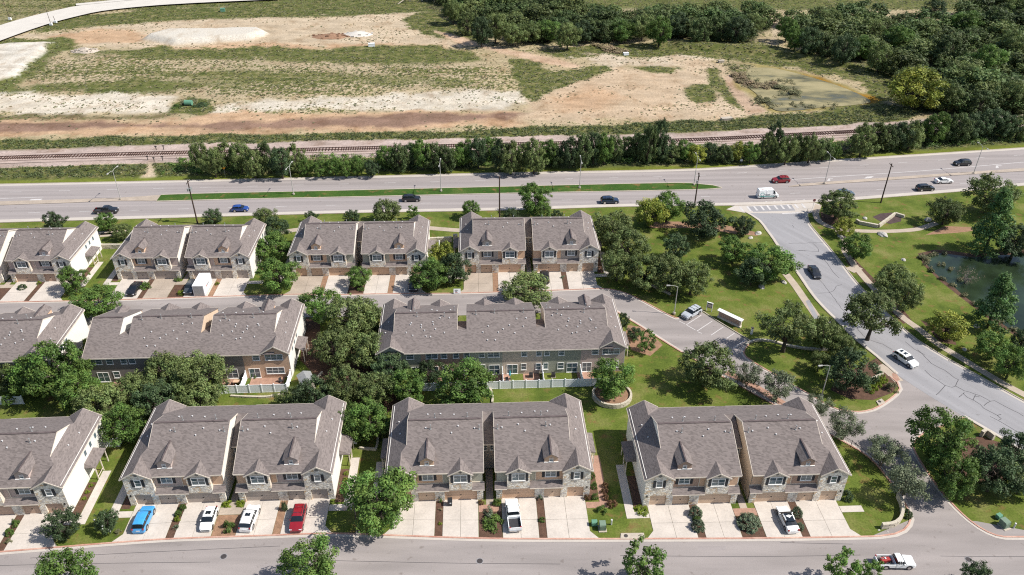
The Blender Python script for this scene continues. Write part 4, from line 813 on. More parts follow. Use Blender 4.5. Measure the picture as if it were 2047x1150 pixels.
m = MB(); c = 11.0; m.slab([(c-1.2,1.2,zf(1.2)+.7),(c,1.2,zf(1.2)+1.35),(c,vf(zf(1.2)+1.35)+.1,zf(1.2)+1.35),(c-1.2,vf(zf(1.2)+.7)+.1,zf(1.2)+.7)], .1); m.slab([(c,1.2,zf(1.2)+1.35),(c+1.2,1.2,zf(1.2)+.7),(c+1.2,vf(zf(1.2)+.7)+.1,zf(1.2)+.7),(c,vf(zf(1.2)+1.35)+.1,zf(1.2)+1.35)], .1); RS.part('dormer_roof', m, 'shingles')
rearvents(Rec())
for u, v in ((-9.5,9.2),(-11.2,9.2),(-12.4,10.4),(-12.0,11.3),(-14.0,11.5),(-14.6,10.9),(-10.4,12.0),(-12.9,12.7),(-13.7,12.6),(-16.4,10.0),(-16.1,12.4)):
    z = zb_(v); m = MB(); m.cyl((u,v,z-.08),.08,.22,8); m.cyl((u,v,z+.12),.12,.07,8); RS.part('vent_pipe', m, 'pvc_white')
PAL = lambda a, b, da='door_tan', db='door_tan': {'stucco_A': 'stucco_'+a, 'stucco_B': 'stucco_'+b, 'door_A': da, 'door_B': db}
FR, BR, MR = 'front row of townhouse blocks', 'back row of townhouse blocks', 'middle row of townhouse blocks'
HOUSES = [
 (RA, 'townhouse block cut by the left edge in the front row, beside two small dark trees', (-79.85, 79.62), 3.69, .978, PAL('mauve', 'mauve', 'door_brown', 'door_brown'), FR, 'a1'),
 (RA, 'front row townhouse block behind the blue, two white and red parked cars', (-41.75, 82.85), 3.0, 1, PAL('mauve', 'tan', 'door_greige', 'door_greige'), FR, 'a2'),
 (RA, 'front row townhouse block behind the white crew cab pickup on its driveway', (-3.15, 83.74), 2.85, 1, PAL('tan', 'sage', 'door_peach', 'door_tan'), FR, 'a3'),
 (RA, 'front row townhouse block at the estate entrance, rightmost of its row, clipped shrubs in front', (35.04, 83.36), 2.62, 1, PAL('brown', 'tan', 'door_tan', 'door_tan'), FR, 'a4'),
 (RA, 'townhouse block cut by the left edge in the back row near the highway', (-108.66, 144.05), 2.57, .946, PAL('mauve', 'mauve', 'door_brown', 'door_brown'), BR, 'c0'),
 (RA, 'back row townhouse block with white storage container and black car on its driveways', (-71.08, 145.91), 1.89, .957, PAL('tan', 'mauve', 'door_greige', 'door_greige'), BR, 'c1'),
 (RA, 'back row townhouse block with a small tree between its two pale driveways', (-33.54, 147.8), 2.24, .969, PAL('peach', 'sage', 'door_peach', 'door_tan'), BR, 'c2'),
 (RA, 'back row townhouse block with one dark open garage, beside the oak grove', (3.80, 149.67), 2.39, 1, PAL('greige', 'peach', 'door_peach', 'door_tan'), BR, 'c3'),
 (RB_, 'long townhouse block seen from behind, white fence and lawn at its rear', (-2.5, 129.04), 183.16, 1, PAL('tan', 'tan'), MR, 'b2'),
 (RS, 'long townhouse block seen from behind, grey walls half hidden by oaks', (-63.1, 126.6), 183.1, 1, PAL('tan', 'tan'), MR, 'b1'),
 (RB_, 'townhouse block seen from behind, cut by the left edge behind green trees', (-104.9, 124.2), 183.1, 1, PAL('tan', 'tan'), MR, 'b0'),
]
HOUSE = {}
for rec, lab, (x, y), yaw, sc, pal, grp, key in HOUSES:
    HOUSE[key] = instance(rec, 'townhouse', lab, (x, y, 0), math.radians(yaw), sc, pal, grp)
def L(key, u, v, z=0.0):   # point in a house's own plan
    o = HOUSE[key]; a = o.rotation_euler.z; s = o.scale[0]
    return Vector((o.location.x + s*(u*math.cos(a)-v*math.sin(a)), o.location.y + s*(u*math.sin(a)+v*math.cos(a)), z))
# driveways, beds and walks in front of each house, as slabs with open joints
kerb_y = lambda line: (np.array([p.x for p in line]), np.array([p.y for p in line]))
upto = lambda line, x: line[:next(i for i, p in enumerate(line) if p.x > x)]
skx, sky_ = kerb_y(upto(sk, G(1790, 1069).x)); bkx, bky = kerb_y(upto(bk, G(1216, 578).x))
def to_kerb(key, u):
    """distance v (negative) at which the line u meets the kerb"""
    row = (bkx, bky) if key[0] == 'c' else (skx, sky_)
    v = -7.0
    for _ in range(8):
        p = L(key, u, v); v += (float(np.interp(p.x, *row)) + .26 - p.y)/HOUSE[key].scale[0]
    return v
def quad(name, key, pts, z0, z1, mat, parent=None):
    m = MB(); P = [L(key, u, v, z1) for u, v in pts]
    if sum(P[i].x*P[(i+1)%4].y-P[(i+1)%4].x*P[i].y for i in range(len(P)) if len(P) == 4) < 0: P.reverse()
    m.slab(P, z1-z0); return m.build(name, mat, parent, kind=None if parent else 'structure')
for key in ('a1','a2','a3','a4','c0','c1','c2','c3'):
    for sg in (-1, 1):
        if key in ('a1', 'c0') and sg < 0 and key == 'a1': continue
        for (a, b, flare) in ((1.75, 7.0, 0), (8.15, 14.45, 1)):
            old = (key, sg, flare) in (('c1', -1, 0), ('c2', -1, 1), ('c3', -1, 1))
            dm = 'concrete_old' if old else 'concrete_drive'
            dr = None; um = (a+b)/2 if not flare else 11.3; g = .02
            for (x0, x1) in ((a, um), (um, b)):
                k0, k1 = to_kerb(key, sg*x0), to_kerb(key, sg*x1); vm0, vm1 = k0*.55, k1*.55
                o1 = [(sg*(x0+g), .2), (sg*(x1-g), .2), (sg*(x1-g), vm1+g), (sg*(x0+g), vm0+g)]
                xe = x1 + (1.1 if (flare and x1 == b) else 0)
                o2 = [(sg*(x0+g), vm0-g), (sg*(x1-g), vm1-g), (sg*(x1-g), k1+1.3), (sg*(xe-g), k1), (sg*(x0+g), k0)]
                if dr is None: dr = empty('driveway', (0, 0, 0)); dr['kind'] = 'structure'
                quad('slab', key, o1, 0, .055, dm, dr)
                m = MB(); P = [L(key, u, v, .055) for u, v in o2]
                if sg < 0: P.reverse()
                P.reverse(); m.slab(P, .055); m.build('slab', dm, dr)
        quad('planting_strip', key, [(sg*7.02, 0), (sg*8.13, 0), (sg*8.13, to_kerb(key, sg*8.13)), (sg*7.02, to_kerb(key, sg*7.02))], 0, .02, 'mulch_pale' if (key, sg) in (('a2', 1), ('c2', -1), ('c2', 1), ('c3', -1), ('c1', 1)) else 'mulch')
        # end walk beside the wing
        if key != 'a1' or sg > 0:
            wm = 'paver_red' if (key, sg) in (('a3', 1),) else 'sidewalk'
            dm = 'concrete_drive' if wm == 'sidewalk' else wm
            quad('end_walk', key, [(sg*14.5, -1.1), (sg*17.9, -1.1), (sg*17.9, -2.3), (sg*14.5, -2.3)], 0, .045, dm)
            if (key, sg) not in (('a4', 1), ('c2', 1), ('c1', 1)):
                quad('end_walk', key, [(sg*16.6, -1.1), (sg*17.9, -1.1), (sg*17.9, 8.6), (sg*16.6, 8.6)], 0, .048, dm)
                quad('side_bed', key, [(sg*15.2, -.6), (sg*16.5, -.6), (sg*16.5, 6.2), (sg*15.2, 6.2)], 0, .02, 'mulch')
    k = to_kerb(key, 0)
    quad('entry_walk', key, [(-1.7, -1.0), (1.7, -1.0), (1.7, -2.4), (-1.7, -2.4)], 0, .05, 'paver_red' if key in ('a3', 'a4', 'c3') else 'concrete_old')
    quad('entry_walk', key, [(-.55, 6.3), (.55, 6.3), (.55, -1.0), (-.55, -1.0)], 0, .04, 'concrete_old')
    quad('planting_bed', key, [(-1.7, -2.45), (1.7, -2.45), (1.7, k), (-1.7, k)], 0, .02, 'mulch' if key != 'a2' else 'mulch_pale')
for key in ('b2', 'b1', 'b0'):      # short aprons between the loop street and the middle row
    for a, b in ((-21.5, -9.0), (-6.0, 6.0), (9.0, 21.5)):
        if key == 'b1' and a > 6: continue
        quad('apron', key, [(a, .2), (b, .2), (b, -4.4), (a, -4.4)], 0, .05, 'concrete_drive')

# ================================================================== TREES AND SHRUBS
def leaf_cloud(centers, radii, per, size, rng, up=.45, flat=1.0, tone=None):
    """leaf-sized quads spread through clumps; tint = (lightness, hue) of each leaf"""
    k = len(centers); n = int(sum(per)) if hasattr(per, '__len__') else per*k
    cnt = np.asarray(per) if hasattr(per, '__len__') else np.full(k, per)
    ci = np.repeat(np.arange(k), cnt); n = len(ci)
    d = rng.normal(size=(n, 3)); d /= np.linalg.norm(d, axis=1, keepdims=True); r = rng.random(n)**.45
    P = centers[ci] + d*(radii[ci]*r)[:, None]*np.array([1, 1, flat])
    nn = d*.9 + np.array([0, 0, up]) + rng.normal(size=(n, 3))*.42; nn /= np.linalg.norm(nn, axis=1, keepdims=True)
    a = np.cross(nn, rng.normal(size=(n, 3))); a /= np.linalg.norm(a, axis=1, keepdims=True); b = np.cross(nn, a)
    s = size*rng.uniform(.6, 1.35, n)[:, None]
    V = np.stack([P-a*s, P-b*s*.62+nn*s*.12, P+a*s, P+b*s*.62+nn*s*.12], 1).reshape(-1, 3)
    tc = rng.uniform(.15, .85, k)[ci] if tone is None else tone[ci]
    t = np.clip(tc + rng.normal(0, .17, n), 0, 1); h = np.clip(rng.uniform(.25, .75, k)[ci] + rng.normal(0, .18, n), 0, 1)
    T = np.repeat(np.stack([t, h, np.zeros(n), np.ones(n)], -1), 4, axis=0)
    return V, np.arange(4*n).reshape(-1, 4), T
def limb(m, a, b, r0, r1, rng, seg=4, sag=.12):
    a, b = np.array(a, float), np.array(b, float); L_ = np.linalg.norm(b-a); pts = []
    for i in range(seg+1):
        t = i/seg; j = rng.normal(0, .06*L_, 3)*(0 < i < seg); pts.append(a+(b-a)*t + j + np.array([0, 0, sag*L_*math.sin(math.pi*t)]))
    m.tube(pts, [r0+(r1-r0)*i/seg for i in range(seg+1)], 6); return pts
PROTO = {}
def proto(key, seed, leaf, bark='bark', R=4.0, H=8.0, base=.28, rz=.36, n=64, per=105, size=.21, shape='dome', clump=(.75, 1.35), trunks=1, tr=.28, open_=0.0, extra=None):
    rng = np.random.default_rng(seed); cz = H*(1-rz) if shape != 'cone' else H*.5; C_ = []; Rc = []
    tries = 0
    while len(C_) < n and tries < 6000:
        tries += 1
        d = rng.normal(size=3); d /= np.linalg.norm(d); q = rng.uniform(.45, 1)**.6
        if shape == 'cone':
            z = rng.uniform(.08, .98); w = R*(1-z)**.75*(.55+.45*rng.random()); a = rng.uniform(0, 6.28); p = np.array([w*math.cos(a), w*math.sin(a), z*H])
        elif shape == 'ground':
            if key.startswith('ball'): q = rng.uniform(.8, 1)
            p = np.array([d[0]*R*q, d[1]*R*q, abs(d[2])*H*.85*q])
        else:
            lob = 1 + .18*math.sin(3*math.atan2(d[1], d[0])+seed) + .1*math.sin(5*math.atan2(d[1], d[0])+2*seed)
            p = np.array([d[0]*R*lob*q, d[1]*R*lob*q, cz + d[2]*H*rz*q])
            if p[2] < H*base: continue
        rc = rng.uniform(*clump)
        if C_ and open_ and min(np.linalg.norm(p-c) for c in C_) < open_: continue
        C_.append(p); Rc.append(rc)
    C_ = np.array(C_); Rc = np.array(Rc)
    if shape != 'ground':      # stray sprigs break the outline
        ns = n//3; dirs = rng.normal(size=(ns, 3)); dirs /= np.linalg.norm(dirs, axis=1, keepdims=True)
        st = C_[rng.integers(0, len(C_), ns)] + dirs*.9; C_ = np.concatenate([C_, st]); Rc = np.concatenate([Rc, rng.uniform(.25, .5, ns)])
    cnt = (per*(Rc/np.mean(clump))**2).astype(int)+4
    V, Q, T = leaf_cloud(C_, Rc, cnt, size, rng, flat=.8)
    crown = np_mesh(key+'_crown', V, Q, T); crown.materials.append(MAT[leaf])
    trunk = None
    if shape != 'ground':
        m = MB()
        if shape == 'cone': m.tube([(0,0,-.2),(0,0,H*.5),(.05,0,H*.95)], [tr, tr*.6, .04], 7)
        else:
            bases = [(0, 0)] if trunks == 1 else [(.22*math.cos(6.28*k/trunks+seed), .22*math.sin(6.28*k/trunks+seed)) for k in range(trunks)]
            for bx_0, by_0 in bases:
                fork = (bx_0*2.4+rng.normal(0, .15), by_0*2.4+rng.normal(0, .15), H*rng.uniform(.22, .34)); m.tube([(bx_0, by_0, -.2), (bx_0*1.3, by_0*1.3, H*.1), fork], [tr*1.25, tr, tr*.8], 8)
                pick = rng.permutation(n if n < len(C_) else len(C_))[:max(5, 13//trunks)]
                for i in pick:
                    if trunks > 1 and (C_[i][0]*bx_0 + C_[i][1]*by_0) < -.4: continue
                    e = C_[i]; mid = limb(m, fork, (e*.75+np.array(fork)*.25), tr*.5, tr*.16, rng)
                    for _ in range(2): limb(m, mid[-2], C_[rng.integers(0, n)]*.35+mid[-1]*.65, tr*.16, .03, rng, 2)
        trunk = m.mesh(key+'_trunk', True); trunk.materials.append(MAT[bark])
    PROTO[key] = (crown, trunk, R, H, extra)
for i in range(3): proto('oak%d' % i, 40+i, 'leaf_oak', H=6.4, base=.24, rz=.40, n=92, per=95, size=.15, clump=(.5, 1.05), open_=.45)
for i in range(3): proto('elm%d' % i, 60+i, 'leaf_elm', H=8.2, base=.2, rz=.42, n=96, per=92, size=.165, clump=(.5, 1.1), open_=.5)
for i in range(2): proto('lime%d' % i, 80+i, 'leaf_lime', H=8.0, base=.16, rz=.43, n=60, per=100, size=.2)
for i in range(2): proto('myrtle%d' % i, 90+i, 'leaf_myrtle', 'bark_pale', H=7.6, base=.3, rz=.34, n=56, per=80, size=.17, trunks=4, tr=.12)
for i in range(2): proto('cypress%d' % i, 100+i, 'leaf_cypress', H=13, R=4.2, n=90, per=85, size=.19, shape='cone', clump=(.7, 1.2), tr=.26)
for i in range(3): proto('cedar%d' % i, 110+i, ('leaf_cedar', 'leaf_oak', 'leaf_cedar')[i], H=7.0, base=.02, rz=.5, n=84, per=80, size=.18, clump=(.5, 1.05), open_=.4)
for i in range(2): proto('dark%d' % i, 120+i, 'leaf_dark', H=7.2, base=.14, rz=.44, n=88, per=90, size=.16, clump=(.5, 1.05), open_=.45)
for i in range(2): proto('young%d' % i, 130+i, 'leaf_elm', H=7.5, R=3.2, base=.22, rz=.42, n=34, per=70, size=.2, clump=(.5, .95), tr=.1, open_=.35)
proto('bare0', 141, 'leaf_brush', 'bark_dry', H=5.0, base=.1, rz=.42, n=30, per=14, size=.12, tr=.12, trunks=5)
proto('hollow0', 142, 'leaf_oak', H=6.6, R=4.6, base=.42, rz=.27, n=52, per=120, size=.17, tr=.3, clump=(.6, 1.15), open_=.55)
proto('hollow1', 143, 'leaf_oak', H=6.6, R=4.6, base=.42, rz=.27, n=48, per=120, size=.17, tr=.34, clump=(.6, 1.15), open_=.6)
for k, (lf, sd) in dict(shrub0=('leaf_shrub', 150), shrub1=('leaf_shrub', 151), sage0=('leaf_sage', 152), redshrub0=('leaf_red', 153), hedge0=('leaf_hedge', 154), darkshrub0=('leaf_dark', 155), brush0=('leaf_weed', 156), straw0=('leaf_straw', 157)).items():
    proto(k, sd, lf, R=1.0, H=1.3, n=16, per=75, size=.085, shape='ground', clump=(.3, .45))
for k, (lf, sd) in dict(ball0=('leaf_sage', 160), ball1=('leaf_dark', 161), ball2=('leaf_shrub', 162)).items(): proto(k, sd, lf, R=1.0, H=1.4, n=110, per=55, size=.05, shape='ground', clump=(.13, .2))
def plant(key, pos, w, h, name, label, cat, group=None, rz=None, lean=0.0):
    crown, trunk, R, H, ex = PROTO[key]; s = w/(2*R*1.12); sz = h/(H*1.04)
    root = empty(name, pos, rnd.uniform(0, 6.28) if rz is None else rz, (s, s, sz)); tag(root, label, cat, group)
    if lean: root.rotation_euler = (0, lean, root.rotation_euler.z)
    if trunk: link('trunk', trunk, None, root)
    link('crown' if trunk else 'foliage', crown, None, root)
    return root
def tree(cx, cy, rpx, sp, label, h=None, var=None, zc=.58, group=None, name=None):
    """crown centre and half width as surveyed; the trunk stands plumb below"""
    hh = h or 6.0; p = G(cx, cy, hh*zc); w = 2*rpx/scale_at(p)
    if h is None:
        hh = w*{'oak': .82, 'elm': 1.0, 'lime': .95, 'myrtle': .9, 'cedar': .9, 'dark': .9, 'young': 1.2, 'hollow': .78, 'bare': .7}.get(sp, .9); p = G(cx, cy, hh*zc); w = 2*rpx/scale_at(p)
    keys = sorted(k for k in PROTO if k.rstrip('0123456789') == sp); key = keys[(var if var is not None else rnd.randrange(len(keys))) % len(keys)]
    nm = name or {'oak': 'oak_tree', 'hollow': 'oak_tree', 'elm': 'shade_tree', 'lime': 'shade_tree', 'myrtle': 'crape_myrtle', 'cypress': 'cypress_tree', 'cedar': 'cedar_tree', 'dark': 'oak_tree', 'young': 'young_tree', 'bare': 'bare_shrub'}[sp]
    return plant(key, (p.x, p.y, 0), w, hh, nm, label, 'tree', group)
T = tree
# front street
T(760,1004,74,'elm','large bright green tree beside the lamp post between the second and third front blocks',8.6,zc=.46)
T(122,1047,38,'dark','small dark tree on the lawn by the leftmost front block')
magnolia = T(212,1040,27,'dark','low magnolia with white flowers beside the blue car',3.6)
T(126,1152,64,'elm','bright green treetop at the bottom left corner'); T(622,1128,60,'elm','round green treetop at the bottom edge below the red car')
T(1288,1128,54,'young','open light green treetop at the bottom edge in front of the entrance-side block',8.5); T(1688,1132,38,'young','small light green treetop left of the white work pickup',7)
T(1746,1145,26,'young','tiny light green treetop touching the white work pickup',5); T(1953,1152,34,'dark','dark purple green treetop at the bottom edge under a manhole',5)
# entrance and right side
T(1884,872,62,'elm','tall green tree at the corner of the entrance road',10.5); T(1912,948,48,'elm','green tree behind the tall one on the entrance corner',8)
T(1992,938,58,'dark','wide dark oak east of the entrance road'); T(2040,895,45,'dark','dark oak cut by the right edge above the utility boxes'); T(2043,960,38,'oak','oak at the right edge nearest the utility boxes')
T(1692,850,38,'myrtle','crape myrtle behind the corner of the entrance-side block'); T(1770,902,38,'myrtle','middle crape myrtle along the entrance wall'); T(1812,962,46,'myrtle','largest crape myrtle along the entrance wall, nearest the street')
T(1640,810,26,'myrtle','small crape myrtle below the entrance lamp post'); T(1496,748,31,'myrtle','multi-trunk crape myrtle beside the brick walk'); T(1556,772,38,'myrtle','second crape myrtle beside the brick walk, nearer the roof')
T(1415,728,60,'oak','oak on the lawn right of the long middle block',8.6); T(1225,755,45,'elm','tree growing in the round stone ring wall',7.6); T(930,763,63,'elm','broad tree covering the white fence behind the long middle block',8.5)
T(1292,678,24,'young','slim young tree beside the end of the long middle block',5.5); T(1246,640,14,'dark','small dark conifer at the corner of the long middle block',4.0); T(1268,665,17,'dark','low dark bush tree by the loop street kerb',2.6)
# between and behind the middle blocks
MID = 'oaks between the middle townhouse blocks'
for i, (x, y, r, s) in enumerate([(640,608,40,'elm'),(700,632,56,'oak'),(742,640,40,'oak'),(668,692,50,'oak'),(735,700,50,'oak'),(780,735,42,'dark'),(690,768,50,'oak'),(752,775,44,'oak'),(628,788,46,'dark'),(585,795,34,'oak'),(815,768,40,'elm'),(735,835,48,'elm'),(700,845,40,'elm'),(770,850,30,'oak'),(860,742,30,'dark')]):
    T(x, y, r, s, ['light green tree', 'big oak', 'oak', 'spreading oak', 'large oak', 'dark leaning oak', 'low oak', 'dense oak', 'dark oak', 'small oak', 'yellow-green tree', 'bright tree', 'green tree', 'small green oak', 'dark small oak'][i] + [' beside the loop street kerb', ' at the street end of the gap between the middle blocks', ' touching the left wing of the long middle block', ' in the middle of the gap, beside the side porch', ' at the left rear corner of the long middle block', ' in front of the rear windows of the long middle block', ' with bare ground beneath, in the gap', ' just behind the third front block', ' behind the second front block', ' beside the white fence of the grey middle block', ' just left of the broad tree at the fence', ' between the second and third front blocks', ' beside the white shed behind the second front block', ' at the left wing of the third front block', ' at the patio fence of the long middle block'][i], group=MID)
for i, (x, y, r, s) in enumerate([(330,742,52,'oak'),(402,750,60,'oak'),(262,778,46,'oak'),(196,808,52,'oak'),(312,800,48,'dark'),(395,800,46,'oak'),(245,845,46,'elm'),(110,728,64,'elm'),(150,775,46,'elm'),(58,745,44,'elm'),(12,748,38,'oak'),(16,800,14,'young')]):
    T(x, y, r, s, ['rounded oak hiding the rear wall of the grey middle block', 'largest oak behind the second front block, right of its neighbours', 'oak beside the patio of the grey middle block', 'pale oak on the lawn behind the leftmost front block', 'dark oak touching the roof of the second front block', 'oak at the rear eave of the second front block', 'green tree between the first two front blocks', 'large bright tree between the two leftmost middle blocks', 'bright tree below the corner of the grey middle block', 'green tree behind the leftmost middle block', 'oak cut by the left edge behind the leftmost middle block', 'sapling on the lawn at the left edge'][i], group='trees behind the grey middle blocks')
# back row
T(191,600,52,'elm','spreading tree over the loop street at the end of the grey middle block',6.2); T(143,556,29,'elm','tree at the end of the leftmost back row driveway',6); T(554,548,44,'elm','dense round tree between the first two full back row blocks',7.5)
T(545,492,38,'elm','tree behind the dense round one, beside the white wall',7); T(548,455,30,'dark','dark tree behind the back row near the highway'); T(531,434,26,'oak','small oak by the highway verge, third from the left',5)
T(716,552,26,'elm','small tree between the two driveways of a back row block',4.6); T(858,545,42,'elm','yellowish green tree right of the third back row block',7); T(905,533,36,'dark','dark tree beside the sign board on the kerb',7); T(884,510,30,'lime','light tree behind the one beside the sign board',7)
T(1052,578,56,'oak','low spreading oak on the loop street opposite the rightmost back row block',6.4)
for x, y, r, s, l in ((107,440,23,'dark','low round tree on the highway verge, leftmost'),(211,440,21,'elm','green tree in front of the black pickup on the highway'),(240,462,22,'oak','oak below the green verge tree near the black pickup'),(425,433,21,'dark','small tree right of the transformer pole'),(622,432,14,'dark','small tree peeking over the ridge of a back row block'),(703,433,18,'dark','dark bush tree on the verge behind a back row block'),(771,420,31,'oak','spreading oak on the highway verge left of the black SUV'),(824,423,14,'young','slim light tree below the black SUV on the highway'),(941,416,20,'elm','cone shaped verge tree left of the bare pole'),(1068,395,34,'elm','tall tree overlapping the highway right of the bare pole'),(1084,425,22,'elm','bluish green tree at the foot of the tall verge tree'),(1022,430,18,'dark','low dark hedge tree beside the bare pole'),(1113,430,14,'dark','small bush tree right of the tall verge tree')):
    T(x, y, r, s, l, group='trees on the highway verge')
# oak grove right of the back row
for x, y, r, s, h, l in ((1225,455,48,'oak',8.5,'oak at the right wing of the rightmost back row block'),(1255,490,48,'oak',8,'second oak of the grove beside the back row'),(1300,420,34,'lime',8,'yellow green tree with a bare grey trunk, left part'),(1335,410,32,'elm',8,'green half of the yellow green clump by the highway'),(1411,435,50,'dark',9,'dark round oak in front of the wooden pole by the junction'),(1352,492,30,'dark',7,'blue green oak in the middle of the grove'),(1290,540,44,'oak',8,'oak at the loop street kerb, left of the lamp post'),(1340,545,46,'oak',8.5,'oak behind the lamp post by the parking bay'),(1385,552,40,'oak',8,'oak at the right end of the grove above the silver car'),(1235,530,36,'oak',7,'oak beside the end walk of the rightmost back row block'),(1487,450,24,'dark',5,'dark low tree beside the junction sidewalk'),(1468,498,34,'elm',6.5,'bright green tree on the park lawn, left of a darker one'),(1538,520,54,'elm',8,'large green tree overhanging the collector road'),(1505,540,34,'dark',6.5,'dark tree in front of the large one by the collector road')):
    T(x, y, r, s, l, h, group='trees of the park between the back row and the road')
T(1676,407,40,'oak','oak at the junction hiding a car on the highway',7.5); T(1690,452,22,'lime','small yellow green tree beside the curved path',4.8); T(1714,490,32,'elm','slim tree by the sidewalk east of the road',6.5)
T(1985,385,54,'oak','large oak above the lake by the highway',10); T(1893,420,38,'oak','dark oak beside the end of the curved path',7); T(1992,440,50,'cypress','tall cypress at the lake shore, upper right',17,zc=.5); T(2035,480,40,'dark','dark tree at the right edge above the lake',8)
T(1788,555,40,'oak','oak on the grass bank east of the road',7); T(1815,588,36,'oak','oak with pale trunks below its neighbour on the bank',7); T(1995,600,50,'cypress','wide green cypress leaning over the lake',13,zc=.5)
T(1935,548,28,'bare','dry reddish bush standing in the lake margin',4); T(1895,648,40,'lime','yellow green tree on the bank near a pale boulder',6); T(1985,690,36,'elm','open tree on the bank, second from the right edge',6); T(2026,722,36,'elm','tree at the right edge beside the sidewalk',7); T(2045,680,24,'dark','dark tree cut by the right edge above the sidewalk',6)
T(1748,632,66,'hollow','big leaning oak whose crown hangs over the road',9.5,0,.6); T(1576,655,62,'hollow','old oak with a thick bare trunk on the island lawn',9.5,1,.6); T(1650,665,40,'oak','oak right of the old one, above the road kerb',7); T(1702,735,50,'dark','dark dense oak beside the entrance hedge',8.5); T(1640,720,22,'oak','small oak on the island lawn',4.5); T(1685,690,30,'oak','oak on the island between the old oak and the road',6)
# belt along the railway
ORD = ['first','second','third','fourth','fifth','sixth','seventh','eighth','ninth','tenth','eleventh','twelfth','thirteenth','fourteenth','fifteenth','sixteenth','seventeenth','eighteenth','nineteenth','twentieth']
ORD += ['twenty-'+o for o in ORD[:9]] + ['thirtieth'] + ['thirty-'+o for o in ORD[:9]] + ['fortieth'] + ['forty-'+o for o in ORD[:9]] + ['fiftieth'] + ['fifty-'+o for o in ORD[:9]] + ['sixtieth'] + ['sixty-'+o for o in ORD[:9]] + ['seventieth'] + ['seventy-'+o for o in ORD[:9]]
belt = [(397,308,20,'oak',9),(425,320,24,'oak',9),(448,305,22,'cedar',8),(478,310,24,'oak',9.5),(505,322,24,'cedar',9),(530,305,22,'cedar',9),(560,322,26,'dark',9),(585,312,24,'cedar',8.5),(612,332,16,'elm',5),(640,335,18,'elm',5),(668,330,18,'elm',6),(690,336,15,'elm',5),(712,330,16,'elm',6),(742,335,16,'dark',5)]
x = 772
while x < 1330:
    belt.append((x + rnd.uniform(-4, 4), 306 - (x-772)*.022 + rnd.uniform(-10, 10), rnd.uniform(20, 27), rnd.choice(['cedar', 'cedar', 'dark', 'cedar', 'elm']), rnd.uniform(6.5, 11))); x += 23
belt += [(1298,278,22,'cedar',13),(1320,272,18,'dark',13)]
belt += [(1345,303,20,'cedar',6),(1370,298,20,'elm',6.5),(1395,306,20,'lime',6),(1420,302,18,'dark',6),(1448,304,20,'cedar',6),(1475,300,22,'lime',6),(1502,302,20,'elm',6.5),(1535,290,22,'cedar',9),(1552,270,20,'dark',10),(1575,296,24,'oak',9),(1598,288,24,'cedar',9),(1622,294,24,'oak',8.5),(1648,296,22,'cedar',7),(1668,300,16,'elm',5)]
x = 1728
while x < 2060:
    belt.append((x, 271 - (x-1728)*.086 + rnd.uniform(-9, 7), rnd.uniform(22, 30), rnd.choice(['cedar', 'cedar', 'dark', 'elm']), rnd.uniform(7, 11.5))); x += 24
belt.append((1690,290,16,'bare',4)); belt.sort(key=lambda b: b[0])
for i, (x, y, r, s, h) in enumerate(belt): T(x, y, r, s, ORD[i] + ' tree from the left in the belt along the railway', h, group='trees in the belt along the railway')
T(1838,172,56,'lime','bright yellow green tree at the edge of the dark wood',14)
# the wood beyond: reads as one dark mass
leafmat('leaf_brushwood', (.125, .155, .062))
leafmat('leaf_wood', (.082, .112, .036))
def wood(name, label, polys, step, hs, dens=1.0):
    VS, QS, TS = [], [], []; n0 = 0; trunks = MB()
    protos = []
    for j, lf in enumerate(range(4)):
        rg2 = np.random.default_rng(300+j); k = 50; d = rg2.normal(size=(k, 3)); d /= np.linalg.norm(d, axis=1, keepdims=True)
        c = d*np.array([1, 1, .8])*rg2.uniform(.4, 1, (k, 1))**.6; c[:, 2] += .9; c = c[c[:, 2] > .2]
        V, Q, Tt = leaf_cloud(c, rg2.uniform(.16, .36, len(c)), 40, .075, rg2); protos.append((V, Q, Tt))
    for poly in polys:
        P = [tuple(G(x, y).xy) for x, y in poly]; xs, ys = [p[0] for p in P], [p[1] for p in P]
        gxx = np.arange(min(xs), max(xs), step); gyy = np.arange(min(ys), max(ys), step*1.05)
        X, Y = np.meshgrid(gxx, gyy); X = X + rg.uniform(-.42, .42, X.shape)*step; Y = Y + rg.uniform(-.42, .42, Y.shape)*step
        ok = (sdist(X, Y, P) > 1.5) & (X > -60) & (X < 285) & (Y < 425); X, Y = X[ok], Y[ok]
        for x, y in zip(X, Y):
            V, Q, Tt = protos[rg.integers(0, 4)]; big = rg.random()**1.6; r = (.55+.75*big)*step*.8; h = hs[0]+(hs[1]-hs[0])*big + rg.normal(0, .5); a = rg.uniform(0, 6.28)
            R = np.array([[math.cos(a), -math.sin(a), 0], [math.sin(a), math.cos(a), 0], [0, 0, 1]])
            W = (V*np.array([r, r, h/2]))@R.T + np.array([x, y, .1]); VS.append(W); QS.append(Q+n0); n0 += len(V)
            t = Tt.copy(); t[:, 0] = np.clip(t[:, 0]*.8 + rg.normal(.12, .28), 0, 1); t[:, 1] = np.clip(t[:, 1]+rg.normal(0, .3), 0, 1); TS.append(t)
            trunks.tube([(x, y, 0), (x+rg.normal(0, .3), y, h*.5)], [.16, .08], 5, False)
    o = link(name, np_mesh(name, np.concatenate(VS), np.concatenate(QS), np.concatenate(TS)), 'leaf_wood'); tag(o, label, 'woods', kind='stuff')
    t = trunks.build('trunks', 'bark', o); t['kind'] = 'stuff'
wood('woods', 'dark wood of cedar and oak filling the upper right beyond the pond', WOOD, 7.8, (4.5, 11.5))
